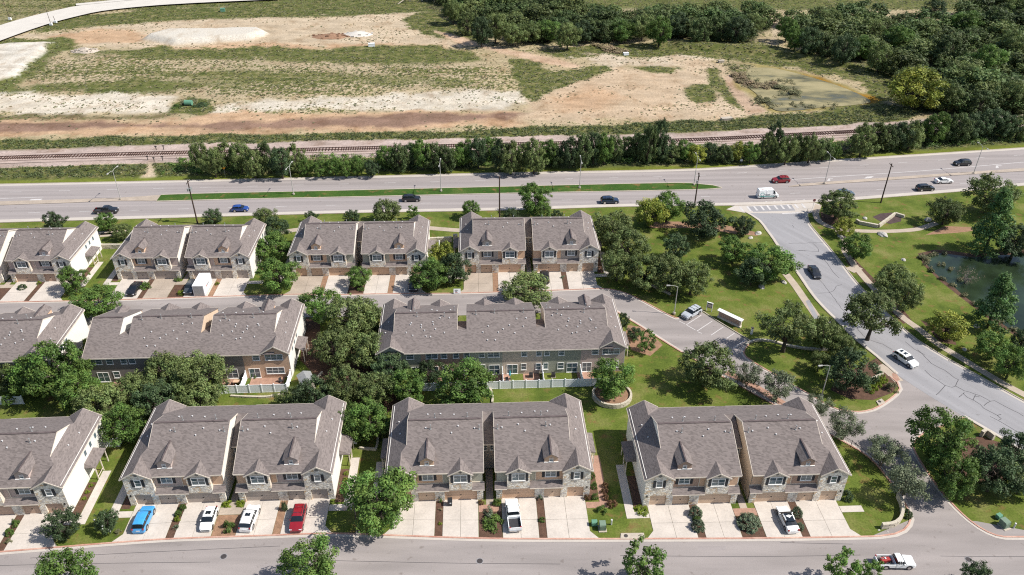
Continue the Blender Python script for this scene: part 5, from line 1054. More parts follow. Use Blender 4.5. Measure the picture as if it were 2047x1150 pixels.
EDGE = [(905,30,20,'oak'),(935,52,22,'cedar'),(962,70,22,'dark'),(990,62,26,'oak'),(1025,78,26,'oak'),(1062,72,28,'oak'),(1098,70,28,'elm'),(1135,80,26,'oak'),(1170,72,24,'dark'),(1210,68,26,'cedar'),(1245,72,24,'elm'),(1285,62,26,'oak'),(1320,70,24,'elm'),(1360,58,26,'dark'),(1400,66,24,'cedar'),(1440,60,24,'cedar'),(1475,68,24,'dark'),(1508,56,22,'oak'),
        (1575,58,20,'elm'),(1592,78,22,'elm'),(1620,82,24,'dark'),(1655,92,26,'cedar'),(1690,98,26,'dark'),(1725,95,28,'elm'),(1762,112,26,'cedar'),(1740,60,26,'oak'),(1660,45,24,'oak'),(1800,75,28,'elm'),(1850,60,28,'oak'),(1900,95,30,'cedar'),(1930,150,32,'oak'),(1980,120,30,'elm'),(1900,195,28,'oak'),(1965,205,34,'cedar'),(2020,190,34,'oak'),(2030,90,30,'oak'),(1990,40,30,'cedar'),(1870,20,24,'dark'),(1935,45,28,'elm'),(2035,20,26,'oak')]
EDGE.sort(key=lambda e: e[0])
for i, (x, y, r, s) in enumerate(EDGE): T(x, y - (11 if x < 1530 else 3), r*1.08, s, ORD[i] + ' tree from the left among the crowns standing out of the upper right wood', rnd.uniform(9, 13), group='crowns standing out of the wood')
# shrubs
def S(px, py, wpx, key, label, h=None, name='shrub', group='shrubs in the garden beds'):
    p = G(px, py); w = wpx/scale_at(p); hh = h or w*.75
    return plant(key, (p.x, p.y, .01), w, hh, name, label, 'shrub', group)
for px, py, w, k, l, h in ((366,1018,16,'ball2','clipped green shrub nearest the garage in the strip right of the blue car',1.1),(357,1030,16,'ball2','middle clipped shrub in the strip right of the blue car',1.1),(355,1041,13,'hedge0','lower clipped shrub in the strip right of the blue car',1),(352,1056,14,'sage0','grey green tuft in the strip right of the blue car',.7),
 (457,1057,28,'shrub1','leafy shrub between the two white cars',1.7),(455,1010,20,'hedge0','yellow green clump by the gap of the second front block, left one',.8),(480,1009,20,'hedge0','yellow green clump by the gap of the second front block, right one',.8),(570,1018,14,'darkshrub0','tall brown green shrub left of the red car',2.2),
 (20,1068,18,'ball2','round ball shrub on the leftmost driveway strip',1.3),(32,1050,18,'shrub1','leafy shrub above the ball shrub at the far left',1.4),(17,1085,16,'brush0','rough tuft below the ball shrub at the far left',.7),(235,1065,16,'brush0','small leafy clump beside the magnolia bed',.7),
 (880,1002,11,'shrub1','tall tuft at the top of the strip beside the bin',1.2),(880,1020,9,'straw0','yellow flowers in the strip left of the pickup driveway',.4),(880,1048,9,'hedge0','yellow tuft low in the strip left of the pickup driveway',.4),(985,1050,46,'shrub1','wide green shrub left of the white crew cab pickup',1.2),(978,1028,30,'sage0','silvery shrub above the wide one left of the pickup',1.3),(992,1008,18,'shrub0','shrub by the brick entry walk left of the pickup',1.3),(962,1007,14,'redshrub0','reddish pot plants beside the brick entry walk',.7),
 (1080,998,13,'sage0','tuft at the top of the strip right of the pickup',1.1),(1083,1041,14,'shrub0','small shrub low in the strip right of the pickup',.9),(1173,998,14,'redshrub0','brown ball shrub at the corner beside the single garages',1.1),(1188,996,15,'shrub0','green ball shrub beside the brown one at the corner',1.2),(1188,975,16,'shrub1','green shrub halfway along the brick side walk',1.4),(1183,955,14,'shrub0','shrub at the house wall along the brick side walk',1.5),(1209,985,16,'redshrub0','middle copper shrub right of the brick side walk',1.1),(1209,974,15,'redshrub0','upper copper shrub right of the brick side walk',1.1),(1210,997,15,'redshrub0','lower copper shrub right of the brick side walk',1.1),(1202,1022,24,'shrub1','dark green shrub in the island bed above the utility boxes',1.2),(1224,1012,22,'redshrub0','copper tipped shrub in the island bed above the utility boxes',1.5),
 (1282,1021,32,'hedge0','low bright hedge at the corner of the entrance-side block',.7),(1390,1030,30,'ball0','upper clipped grey green ball on the entrance-side driveway strip',2.0),(1395,1056,30,'ball0','lower clipped grey green ball on the entrance-side driveway strip',1.9),(1393,1043,20,'ball2','small bright shrub between the two grey green balls',1.1),(1496,1049,52,'ball0','wide clipped grey green shrub in the middle bed of the entrance-side block',2.0),(1592,1030,25,'ball0','tall clipped shrub right of the white glass-roofed car',1.9),(1598,1056,20,'ball0','loose shrub low in the strip right of the glass-roofed car',1.2),(1692,996,28,'ball1','dark round shrub at the right corner of the entrance-side block',1.7),(1812,1031,24,'ball1','dark round shrub at the end of the stone wall by the kerb',1.4),
 (45,577,19,'ball1','round dark shrub left of the leftmost back row driveway',1.2),(78,568,10,'hedge0','yellow tuft in the leftmost back row planting strip',.9),(292,575,26,'shrub1','green shrub right of the black car on a back row driveway',1.5),(362,588,16,'hedge0','yellow green shrub beside the car next to the white container',1.2),(355,562,14,'shrub0','shrub by the entry gap left of the white container',1.1),(434,569,10,'hedge0','small tuft right of the white container',.8),(722,580,16,'shrub1','tuft under the small tree between two back row driveways',.9),(1125,556,10,'sage0','tuft in the strip between the right back row driveways',.8),(1189,540,16,'darkshrub0','dark shrub at the right corner of the rightmost back row block',1.2),
 (172,688,18,'hedge0','lime ball shrub by the corner of the grey middle block',1.6),(168,705,16,'hedge0','second lime ball shrub below the first at the grey middle block',1.4),(507,755,14,'shrub1','leafy shrub inside the white patio fence',1.3)):
    S(px, py, w, k, l, h)
for i, (px, py) in enumerate([(1738,776),(1744,770),(1751,765),(1757,760),(1763,755),(1741,784),(1748,778),(1755,773),(1761,768),(1768,763)]):
    S(px, py, 15, 'hedge0', ORD[i] + ' clump of the bright yellow green hedge by the entrance', 1.1, 'hedge_clump', 'clumps of the bright entrance hedge')
S(1782,778,28,'brush0','rounded shrub at the tip of the entrance island',1.8); S(1846,517,24,'brush0','grassy clump at the lake edge',1.0); S(1862,545,12,'darkshrub0','small dark shrub at the lake edge',1.0)
for i, (px, py) in enumerate([(684,985),(687,972),(690,960),(692,948)]): S(px, py, 12, 'hedge0', ORD[i] + ' clump of the low hedge beside the second front block side wall', .5, 'hedge_clump', 'clumps of the side wall hedge')
for i, (px, py) in enumerate([(168,998),(175,985),(182,972)]): S(px, py, 11, 'hedge0', ORD[i] + ' clump of the low hedge beside the leftmost front block side wall', .5, 'hedge_clump', 'clumps of the left side wall hedge')
S(376,207,50,'brush0','weedy mound around the green tank on the cleared land',1.2,'brush_mound'); S(398,212,34,'darkshrub0','dark brush beside the green tank on the cleared land',1.3,'brush_mound'); S(353,215,26,'shrub1','green brush left of the green tank on the cleared land',1.0,'brush_mound')
for i, (px, py, w) in enumerate([(1475,152,40),(1490,165,46),(1512,172,50),(1540,175,50),(1565,180,46),(1590,190,40),(1528,205,36),(1205,97,60),(1235,103,50)]):
    S(px, py, w, 'straw0' if i < 4 or i > 6 else 'brush0', ORD[i] + ' clump of reeds from the left in the marshy pond' if i < 7 else ('tall dry' if i == 7 else 'second dry') + ' brush clump below the wood', 1.8, 'reeds' if i < 7 else 'dry_brush', 'reed clumps in the marsh')
# low growth filling the foot of the railway belt (uncountable)
cs, rs = [], []
for q in range(900):
    x = rg.uniform(-97, 160); yb = float(np.interp(x, bx_, by_)); p0 = float(np.interp(x, hx, hy))
    if x < -62 and x > -65: continue
    y = rg.uniform(p0+4.5, yb-4.2)
    if y < p0+4.5 or (x > 64 and x < 72 and rg.random() < .5): continue
    h = rg.uniform(.5, 1.5); cs.append((x, y, h*.6)); rs.append(h)
V, Q, Tt = leaf_cloud(np.array(cs), np.array(rs), 46, .2, np.random.default_rng(77), flat=.8)
o = link('undergrowth', np_mesh('undergrowth', V, Q, Tt), 'leaf_elm'); tag(o, 'green undergrowth at the foot of the tree belt along the railway', 'undergrowth', kind='stuff')
# brush on the railway banks (uncountable)
n_ = 26000; X = rg.uniform(-160, 215, n_); Tb = rg.uniform(3.6, 46, n_); I = ((X+290)/580*(NX-1)).astype(int); J = np.clip(np.searchsorted(tt, Tb), 0, NY-1)
ok = (veg[J, I] > .5) & (np.abs(FY[J, I]-YB[J, I]-.4) > 6.6) & (Tb < 9 + (YB-FY+TT)[J, I] + 9); X, Tb, I, J = X[ok][:5200], Tb[ok][:5200], I[ok][:5200], J[ok][:5200]
hh_ = rg.uniform(.25, .95, len(X))*(.5+fbm(X*.12, Tb*.3, 81)); cs = np.stack([X, np.interp(X, hx, hy)+Tb, FZ[J, I]+hh_*.35], -1)
V, Q, Tt = leaf_cloud(cs, hh_*1.25, 22, .17, np.random.default_rng(79), flat=.62)
o = link('brush', np_mesh('brush', V, Q, Tt), 'leaf_brushwood'); tag(o, 'rough green brush covering the banks on both sides of the railway', 'brush', kind='stuff')
# rushes on the lake margin
cs = [tuple(G(x+rg.uniform(-5, 5), y+rg.uniform(-3, 3))+Vector((0, 0, .3))) for x, y in ((1842,515),(1850,528),(1862,541),(1884,560),(1905,572),(1928,592),(1950,610),(1975,628),(2000,645),(2025,660),(1870,508),(1890,506),(1860,512),(1855,520),(1880,530),(1900,540),(1920,560)) for _ in range(5)]
V, Q, Tt = leaf_cloud(np.array(cs), np.full(len(cs), .55), 40, .14, np.random.default_rng(78), flat=.8)
o = link('rushes', np_mesh('rushes', V, Q, Tt), 'leaf_weed'); tag(o, 'olive rushes along the edge of the lake', 'rushes', kind='stuff')
# green and straw growth standing in the marsh (uncountable)
cs = [tuple(G(1347+(x+rg.normal(0, 26))/2.874, (y+rg.normal(0, 11))/2.874)+Vector((0, 0, .4))) for x, y in ((340,390),(360,430),(400,450),(440,470),(480,500),(540,480),(600,470),(660,480),(620,560),(560,610),(500,570),(700,520),(470,600),(680,610),(760,620),(900,625)) for _ in range(9)]
V, Q, Tt = leaf_cloud(np.array(cs), np.full(len(cs), 1.0), 36, .2, np.random.default_rng(80), flat=.8)
o = link('rushes', np_mesh('marsh_rushes', V, Q, Tt), 'leaf_weed'); tag(o, 'olive and straw rushes standing in the marshy pond beyond the railway', 'rushes', kind='stuff')
# white magnolia flowers
fl = MB(); 
for q in range(9):
    a, zz = rnd.uniform(0, 6.28), rnd.uniform(2.2, 5.6); r = 3.3
    fl.add([(r*math.cos(a)+dx, r*math.sin(a)+dy, zz+dz) for dx, dy, dz in ((.3,0,0),(-.3,0,0),(0,.3,0),(0,-.3,0),(0,0,.35),(0,0,-.1))], [(0,2,4),(2,1,4),(1,3,4),(3,0,4),(2,0,5),(1,2,5),(3,1,5),(0,3,5)])
fo = fl.build('blossom', 'white_trim', magnolia); fo['kind'] = 'stuff'

# ================================================================== VEHICLES
CAR = {  # length, half width, then stations: share of length from the nose, belt height, roof height
 'suv': (4.75, .95, [(0,.60,.60),(.025,.80,.80),(.07,.93,.93),(.20,1.04,1.04),(.27,1.08,1.08),(.40,1.10,1.62),(.50,1.10,1.70),(.72,1.10,1.69),(.90,1.10,1.60),(.975,1.04,1.04),(.99,.80,.80),(1,.62,.62)], 8),
 'sedan': (4.85, .92, [(0,.50,.50),(.025,.66,.66),(.07,.76,.76),(.20,.88,.88),(.29,.94,.94),(.43,.96,1.38),(.53,.96,1.44),(.68,.97,1.38),(.84,1.00,1.00),(.95,.98,.98),(.985,.80,.80),(1,.55,.55)], 7),
 'hatch': (4.1, .88, [(0,.52,.52),(.03,.70,.70),(.08,.80,.80),(.18,.92,.92),(.26,.98,.98),(.42,1.0,1.44),(.54,1.0,1.52),(.75,1.0,1.49),(.90,1.02,1.38),(.97,.98,.98),(.99,.75,.75),(1,.55,.55)], 8),
 'van': (5.6, 1.0, [(0,.62,.62),(.02,.90,.90),(.05,1.05,1.05),(.13,1.22,1.22),(.155,1.26,1.26),(.25,1.30,2.28),(.30,1.32,2.45),(.60,1.32,2.50),(.97,1.32,2.44),(.985,1.30,2.35),(.992,1.0,1.0),(1,.62,.62)], 9),
 'cab': (5.6, .98, [(0,.70,.70),(.02,.95,.95),(.05,1.06,1.06),(.18,1.14,1.14),(.24,1.17,1.17),(.33,1.18,1.72),(.39,1.18,1.83),(.50,1.18,1.84),(.585,1.18,1.78),(.605,1.16,1.16),(.615,1.0,1.0),(.62,.62,.62)], 8),
 'workcab': (5.2, .90, [(0,.66,.66),(.02,.86,.86),(.05,.96,.96),(.20,1.03,1.03),(.28,1.06,1.06),(.37,1.08,1.58),(.42,1.08,1.66),(.47,1.08,1.66),(.525,1.08,1.60),(.55,1.06,1.06),(.56,1.0,1.0),(.565,.6,.6)], 8),
}
CARMESH = {}
def car_parts(kind):
    if kind in CARMESH: return CARMESH[kind]
    Ln, W, st, rw = CAR[kind]; zb0 = .22; rows = []; n = len(st)
    for i, (t, zb, zr) in enumerate(st):
        x = Ln*(.5-t); e = min(1, .80+.2*min(t, (st[-1][0]-t)*1.6+.02)/.06); w = W*min(1, e)
        cab = zr > zb + .05; wr = w*(.80 if cab else .93)
        rows.append([(x, 0, zb0), (x, w*.86, zb0), (x, w, zb0+.16), (x, w, zb*.62+.1), (x, w*.985, zb-.06), (x, w*.94, zb), (x, wr, zr-.07 if cab else zb+.012), (x, wr*.80, zr-.005 if cab else zb+.03), (x, 0, zr+.025 if cab else zb+.05)])
    parts = {'body': MB(), 'windshield': MB(), 'rear_window': MB(), 'side_window': MB(), 'side_window2': MB()}
    def add(key, a, b, c, d): parts[key].add([a, b, c, d], [(0, 1, 2, 3)])
    mir = lambda p: (p[0], -p[1], p[2])
    fw = next(i for i in range(n-1) if st[i+1][2] > st[i+1][1]+.05); lw = max(i for i in range(n-1) if st[i][2] > st[i][1]+.05)
    for i in range(n-1):
        for j in range(8):
            a, b, c, d = rows[i][j], rows[i+1][j], rows[i+1][j+1], rows[i][j+1]; key = 'body'
            if j >= 6 and i == fw: key = 'windshield'
            elif j >= 6 and i == lw: key = 'rear_window'
            elif j == 5 and fw <= i <= lw: key = 'side_window'
            if kind == 'van' and key in ('side_window', 'rear_window') and i > fw+1: key = 'body'
            add(key, a, b, c, d); add('side_window2' if key == 'side_window' else key, mir(d), mir(c), mir(b), mir(a))
    for R in (rows[0], rows[-1]):
        for j in range(8): add('body', R[j], R[j+1], mir(R[j+1]), mir(R[j]))
    # pillars and roof rails stay with the body
    b = parts['body']
    cs = [i for i in range(n) if st[i][2] > st[i][1]+.05]
    for i in (cs[1], cs[len(cs)//2+ (0 if len(cs) > 3 else -1)]):
        for s in (1, -1): b.bar((rows[i][5][0], s*(rows[i][5][1]+.004), rows[i][5][2]), (rows[i][6][0], s*(rows[i][6][1]+.012), rows[i][6][2]), .09, .03)
    for s in (1, -1):
        b.box(rows[fw][0][0]-.42, rows[fw][0][0]-.24, s*(W+.02)-.09, s*(W+.02)+.09, st[fw][1]-.02, st[fw][1]+.13)
    out = {k: m.mesh('car_'+k, True) for k, m in parts.items() if m.v}
    out['hl'] = MB().box(Ln/2-.30, Ln/2-.06, W*.52, W*.90, st[1][1]-.14, st[1][1]+.02).mesh('headlight')
    out['tl'] = MB().box(-.09, .06, W*.70, W*.93, -.12, .12).mesh('taillight')
    r = .33 if kind in ('sedan', 'hatch') else .38
    out['tyre'] = MB().cyl((0, -.11, 0), r, .24, 18, 'y').mesh('tyre'); m = MB(); m.cyl((0, .125, 0), r*.66, .02, 14, 'y'); m.cyl((0, -.135, 0), r*.66, .02, 14, 'y'); out['rim'] = m.mesh('rim')
    out['arch'] = MB().cyl((0, -.006, 0), r*1.22, .012, 18, 'y').mesh('wheel_arch'); out['r'] = r
    CARMESH[kind] = out; return out
def vehicle(kind, name, label, paint, pos, yaw, cat, rails=False, sunroof=False, glassroof=False, bed=None):
    base = kind; q = car_parts(kind); Ln, W, st, _ = CAR[kind]
    root = empty(name, (pos[0], pos[1], pos[2] if len(pos) > 2 else .04), yaw); tag(root, label, cat)
    pm = 'paint_'+paint
    link('body', q['body'], pm, root)
    for k, nm in (('windshield', 'windshield'), ('rear_window', 'rear_window'), ('side_window', 'side_window'), ('side_window2', 'side_window')):
        if k in q: link(nm, q[k], 'car_glass', root)
    total = Ln
    for s in (1, -1):
        o = link('headlight', q['hl'], 'headlight', root)
        if s < 0: o.scale = (1, -1, 1)
        o = link('taillight', q['tl'], 'taillight', root, (-Ln/2+.10, 0, .95 if kind != 'sedan' else .82))
        if s < 0: o.scale = (1, -1, 1)
    fx, rx = Ln*(.5-.18), -Ln*(.5-.20)
    for x in (fx, rx):
        for s in (1, -1):
            w = link('wheel', q['tyre'], 'tyre', root, (x, s*(W-.112), q['r'])); link('rim', q['rim'], 'chrome', w); link('arch', q['arch'], 'dark_plastic', root, (x, s*(W+.002), q['r']+.03))
    link('bumper', MB().box(Ln/2-.12, Ln/2+.02, -W*.62, W*.62, .34, .50).mesh('bumper'), 'dark_plastic', root)
    if kind not in ('cab', 'workcab'): link('number_plate', MB().box(-Ln/2-.02, -Ln/2+.01, -.26, .26, .62, .76).mesh('number_plate'), 'sign_white', root)
    zr = max(s[2] for s in st)
    if rails:
        for s in (1, -1): link('roof_rail', MB().bar((Ln*.04, s*W*.66, zr+.04), (-Ln*.36, s*W*.66, zr-.02), .05, .05).mesh('roof_rail'), 'dark_plastic', root)
        for x in (-.1, -1.1): link('crossbar', MB().box(x-.035, x+.035, -W*.64, W*.64, zr+.035, zr+.075).mesh('crossbar'), 'chrome', root)
    if sunroof: link('sunroof', MB().slab([(-.05,-.38,zr+.022),(-.65,-.38,zr+.024),(-.65,.38,zr+.024),(-.05,.38,zr+.022)], .03).mesh('sunroof'), 'car_glass', root)
    if sunroof == 2: link('sunroof', MB().slab([(-1.0,-.38,zr+.024),(-1.5,-.38,zr+.018),(-1.5,.38,zr+.018),(-1.0,.38,zr+.024)], .03).mesh('sunroof'), 'car_glass', root)
    if glassroof: link('glass_roof', MB().slab([(.30,-.58,zr+.008),(-1.2,-.55,zr-.02),(-1.2,.55,zr-.02),(.30,.58,zr+.008)], .03).mesh('glass_roof'), 'car_glass', root)
    if bed:
        x1 = Ln*(.5-st[-1][0])-.03; x0 = -Ln/2; zt = 1.05 if kind == 'cab' else .98; m = MB()
        m.box(x0, x1, W-.10, W, .42, zt); m.box(x0, x1, -W, -W+.10, .42, zt); m.box(x1-.06, x1, -W+.1, W-.1, .5, zt); m.box(x0, x1, -W+.1, W-.1, .38, .60)
        link('bed', m.mesh('bed'), pm, root)
        link('tailgate', MB().box(x0-.03, x0+.05, -W+.11, W-.11, .48, zt-.01).mesh('tailgate'), pm, root); link('bed_liner', MB().box(x0+.06, x1-.07, -W+.11, W-.11, .60, .63).mesh('bed_liner'), 'dark_plastic', root)
        link('rear_bumper', MB().box(x0-.16, x0-.03, -W*.9, W*.9, .40, .56).mesh('rear_bumper'), 'chrome', root); link('number_plate', MB().box(x0-.18, x0-.16, -.2, .2, .43, .55).mesh('number_plate'), 'sign_white', root)
    return root
def between(front, rear, z=.8):
    a, b = G(*front, z), G(*rear, z); c = (a+b)/2; return (c.x, c.y), math.atan2(a.y-b.y, a.x-b.x)
def at(px, py, z=.8): p = G(px, py, z); return (p.x, p.y, .07)
D = math.radians
vehicle('suv', 'parked_car', 'bright blue crossover parked nose to the garage on a front driveway', 'blue', at(287,1036), D(92), 'car', sunroof=False)
vehicle('hatch', 'parked_car', 'white hatchback with dark sunroof parked facing the street, right of the blue car', 'white', at(417,1036), D(-87), 'car', sunroof=True)
vehicle('suv', 'parked_car', 'white crossover with sunroof, parked nose in left of the red one', 'white', at(499,1034), D(88), 'car', sunroof=True)
vehicle('suv', 'parked_car', 'dark red SUV with silver roof bars parked facing the street', 'red', at(596,1035), D(-87), 'car', rails=True)
vehicle('cab', 'pickup_truck', 'white crew cab pickup with empty black bed parked nose in', 'white', at(1026,1028), D(97), 'pickup', bed=True, sunroof=False)
vehicle('sedan', 'parked_car', 'white sedan with black glass roof parked on the entrance-side block driveway', 'white', at(1574,1036), D(96), 'car', glassroof=True)
wp = vehicle('workcab', 'pickup_truck', 'white work pickup with red equipment in its bed on the front street', 'white', at(1790,1122), D(0), 'pickup', bed=True)
p = between((1833,732), (1789,702)); vehicle('suv', 'moving_car', 'white SUV with two roof windows driving down the collector road', 'white', (*p[0], .04), p[1], 'car', sunroof=2, rails=False)
p = between((1638,557), (1620,528)); vehicle('sedan', 'moving_car', 'black sedan driving down the collector road', 'black', (*p[0], .04), p[1], 'car')
p = between((1367,633), (1398,615)); vehicle('suv', 'parked_car', 'silver SUV parked in the bay beside the lamp post', 'silver', (*p[0], .04), p[1], 'car', rails=True)
p = between((258,589), (278,563)); vehicle('sedan', 'parked_car', 'black sedan on a back row driveway, left of a green shrub', 'black', (*p[0], .07), p[1], 'car')
vehicle('suv', 'parked_car', 'dark SUV squeezed against the left side of the white storage container', 'graphite', (*L('c1', 2.7, -4.6).xy, .07), D(-88), 'car')
vehicle('suv', 'parked_car', 'black car in the shade of a tree on the third back row driveways', 'black', (*L('c2', 12.6, -5.0).xy, .07), D(-88), 'car')
vehicle('suv', 'parked_car', 'black SUV behind the spreading oak on the rightmost back row driveway', 'black', (*L('c3', 3.2, -2.9).xy, .07), D(92), 'car')
def drive(kind, name, label, paint, px, py, east, cat='car', **k):
    a, b = G(px-30, py, .8), G(px+30, py - (7.5 if px < 1400 else (13 if px < 1700 else 14))*60/400, .8); yaw = math.atan2(b.y-a.y, b.x-a.x) + (0 if east else math.pi)
    p = G(px, py, .8); return vehicle(kind, name, label, paint, (p.x, p.y, .045), yaw, cat, **k)
drive('cab', 'moving_pickup', 'black pickup on the highway at the left, above a round tree', 'black', 212, 420, True, 'pickup', bed=True)
drive('hatch', 'moving_car', 'royal blue hatchback on the near lanes of the highway', 'royal', 480, 416, True)
drive('suv', 'moving_car', 'large black SUV on the near lanes above the spreading verge oak', 'black', 822, 396, True)
drive('suv', 'moving_car', 'dark navy SUV on the near lanes left of the yellow green trees', 'navy', 1219, 400, True, rails=True)
drive('suv', 'moving_car', 'grey blue SUV on the highway half hidden behind the junction oak', 'slate', 1690, 386, True, rails=True)
van = drive('van', 'delivery_van', 'white delivery van with teal lettering passing the crosswalk', 'white', 1534, 389, True, 'van')
drive('suv', 'moving_car', 'dark red SUV on the far lanes heading left at the junction', 'red', 1561, 359, False, rails=True)
drive('suv', 'moving_car', 'black SUV alone on the far lanes near the right edge', 'black', 1924, 325, False)
drive('sedan', 'moving_car', 'white sedan on the near lanes at the right', 'white', 1887, 360, True)
drive('suv', 'moving_car', 'black SUV just behind the white sedan on the near lanes', 'black', 1850, 375, True)
# van print: ring, stripe and blocks of lettering on the near side and roof
m = MB()
for k in range(14):
    a0, a1 = 2*math.pi*k/14, 2*math.pi*(k+1)/14
    m.add([(-1.75+r*math.cos(a), -1.012, 1.28+r*math.sin(a)) for a in (a0, a1) for r in (.38, .52)], [(0, 1, 3, 2)])
m.build('ring_emblem', 'teal_print', van); MB().box(-2.5, 1.6, -1.012, -1.002, .62, .84).build('stripe', 'teal_print', van)
for a, b, z0, z1 in ((-.9, .3, 1.0, 1.16), (-1.2, .4, 1.22, 1.3), (.7, 1.0, 1.0, 1.1)): MB().box(a, b, -1.015, -1.004, z0, z1).build('lettering', 'sign_print', van)
MB().box(-2.0, .6, -.45, -.25, 2.525, 2.54).build('roof_lettering', 'red_print', van)
# load in the work pickup's bed
ld = empty('mower', (wp.location.x-1.45, wp.location.y+.1, wp.location.z+.63), .1); tag(ld, 'red mower and tools lying in the bed of the white work pickup', 'equipment')
MB().box(-.6, .1, -.4, .3, .12, .5).build('deck', 'red_print', ld); MB().box(.15, .7, -.25, .35, .1, .42).build('engine', 'red_print', ld); MB().cyl((-.4, -.55, .16), .16, .12, 10, 'y').build('wheel', 'tyre', ld); MB().cyl((.5, -.55, .16), .16, .12, 10, 'y').build('wheel', 'tyre', ld); MB().bar((-.2, 0, .5), (-.9, .05, .75), .05, .05).build('handle', 'galvanised', ld); MB().box(-.1, .1, -.1, .2, .5, .58).build('cap', 'pvc_white', ld)
for k, (x, y, a) in enumerate(((-.2, .62, .1), (-.5, .68, -.05), (.3, -.62, .02))): MB().bar((x-.6, y, .06), (x+.6, y+a, .08), .07, .05).build('tool', 'galvanised', ld)
# storage container
ct = empty('storage_container', L('c1', 5.35, -4.6, .06), D(1.9)); tag(ct, 'white portable storage container standing on a back row driveway', 'container')
MB().box(-1.15, 1.15, -2.6, 2.6, .12, 2.55).build('box', 'sign_white', ct); MB().box(-1.02, 1.02, -2.625, -2.602, .2, 2.45).build('roll_door', 'galvanised', ct)
m = MB()
for x in (-1.17, 1.12): m.box(x, x+.05, -2.62, 2.62, 2.5, 2.58)
m.box(-1.12, 1.12, -2.62, -2.57, 2.5, 2.58); m.box(-1.12, 1.12, 2.57, 2.62, 2.5, 2.58); m.build('frame', 'white_trim', ct)
for y0, y1, z0, z1 in ((-1.3, -1.0, 1.35, 1.7), (-.85, -.6, 1.35, 1.7), (-.45, -.15, 1.35, 1.7), (0, .3, 1.35, 1.7), (.45, .7, 1.35, 1.7)): MB().box(1.152, 1.162, y0, y1, z0, z1).build('lettering', 'red_print' if y0 < -.5 else 'sign_print', ct)
for x, y in ((-1, -2.4), (1, -2.4), (-1, 2.4), (1, 2.4)): MB().box(x-.12, x+.12, y-.12, y+.12, 0, .118).build('foot', 'black_metal', ct)

# ================================================================== STREET FURNITURE, WALLS, FENCES
def lamp(px, py, h, heads, label, grp=None, mat='lamp_grey'):
    p = G(px, py); o = empty('street_lamp', (p.x, p.y, .1)); tag(o, label, 'street lamp', grp)
    MB().cyl((0,0,0), .32, .35, 10).build('base', 'kerb_grey', o); MB().tube([(0,0,.3),(0,0,h*.5),(0,0,h)], [.11,.09,.06], 8).build('pole', mat, o)
    for dx, dy in heads:
        MB().tube([(0,0,h-.1),(dx*.4,dy*.4,h+.18),(dx,dy,h+.22)], .045, 6).build('arm', mat, o)
        d = Vector((dx, dy, 0)).normalized(); hd = MB(); s = Vector((-d.y, d.x, 0))*.16; a = Vector((dx, dy, h+.2)); b = a + d*.75
        hd.slab([a-s*.6+Vector((0,0,.1)), a+s*.6+Vector((0,0,.1)), b+s+Vector((0,0,.06)), b-s+Vector((0,0,.06))], .16); hd.build('lamp_head', mat, o)
        MB().slab([a-s*.5-Vector((0,0,.062)), a+s*.5-Vector((0,0,.062)), b+s*.8-Vector((0,0,.102)), b-s*.8-Vector((0,0,.102))], .03).build('lens', 'lens', o)
    return o
for i, (px, py, dx) in enumerate(((241.8,399.4,.5),(587,389.6,.4),(881.8,383,.0),(1158.5,376.7,-.1),(1387,370.5,-.2),(1648,368,-.35),(1946,347.5,-.4))):
    lamp(px, py, 8.0, ((dx*.4, 1.9), (-dx*.4, -1.9)), ORD[i] + ' twin headed street lamp from the left in the highway median', 'lamps in the highway median')
lamp(1347.2, 628.4, 6.6, ((-1.5, .1),), 'street lamp beside the parked silver SUV'); lamp(1641.8, 793.5, 6.9, ((-1.4, -.2),), 'street lamp at the entrance island, left of the dark oak'); lamp(716, 1068, 6.4, ((-.7, -.9),), 'street lamp against the large bright green front tree', None, 'iron')
def pole(px, py, h, label, trans=0, arm=True):
    p = G(px, py); o = empty('utility_pole', (p.x, p.y, 0)); tag(o, label, 'utility pole')
    MB().tube([(0,0,-.1),(0,0,h)], [.2,.13], 8).build('pole', 'pole_wood', o)
    if arm: MB().box(-.06, .06, -1.1, 1.1, h-.5, h-.36).build('crossarm', 'pole_wood', o)
    if arm:
        for y in (-1, 0, 1): MB().cyl((0, y, h-.36 if y else h), .06, .22, 8).build('insulator', 'galvanised', o)
    for k in range(trans):
        a = -2.2 + k*1.5; m = MB(); m.cyl((.42*math.cos(a), .42*math.sin(a), h-2.6), .24, .75, 10); m.build('transformer', 'galvanised', o)
    return o
pole(395, 447, 11.5, 'wooden utility pole with grey transformers at the left of the highway', 3); pole(998.7, 446, 12.5, 'tall bare utility pole rising behind the rightmost back row block', 0, False)
pole(1388, 413, 9.3, 'wooden utility pole with a transformer behind the dark round oak', 1); pole(1760.5, 405.8, 11, 'wooden utility pole on the grass right of the junction', 0)
# signs
def text_on(parent, body, size, loc, rot, mat):
    c = bpy.data.curves.new('lettering', 'FONT'); c.body = body; c.size = size; c.align_x = 'CENTER'; c.align_y = 'CENTER'; c.extrude = .004
    t = bpy.data.objects.new('lettering', c); C.objects.link(t); me = bpy.data.meshes.new_from_object(t); bpy.data.objects.remove(t)
    o = link('lettering', me, None, parent, loc); me.materials.clear(); me.materials.append(MAT[mat]); o.rotation_euler = rot; return o
def sign(px, py, h, label, plate, mat, name='road_sign', two=False):
    p = G(px, py); o = empty(name, (p.x, p.y, 0)); tag(o, label, 'sign'); MB().tube([(0,0,0),(0,0,h)], .035, 6).build('post', 'galvanised', o)
    m = MB(); m.slab([(x, -.05, h+z) for x, z in plate], .025, (0, 1, 0)); m.build('plate', mat, o); return o
octo = [(.4*math.cos(math.pi/8+k*math.pi/4), .4*math.sin(math.pi/8+k*math.pi/4)-.3) for k in range(8)]
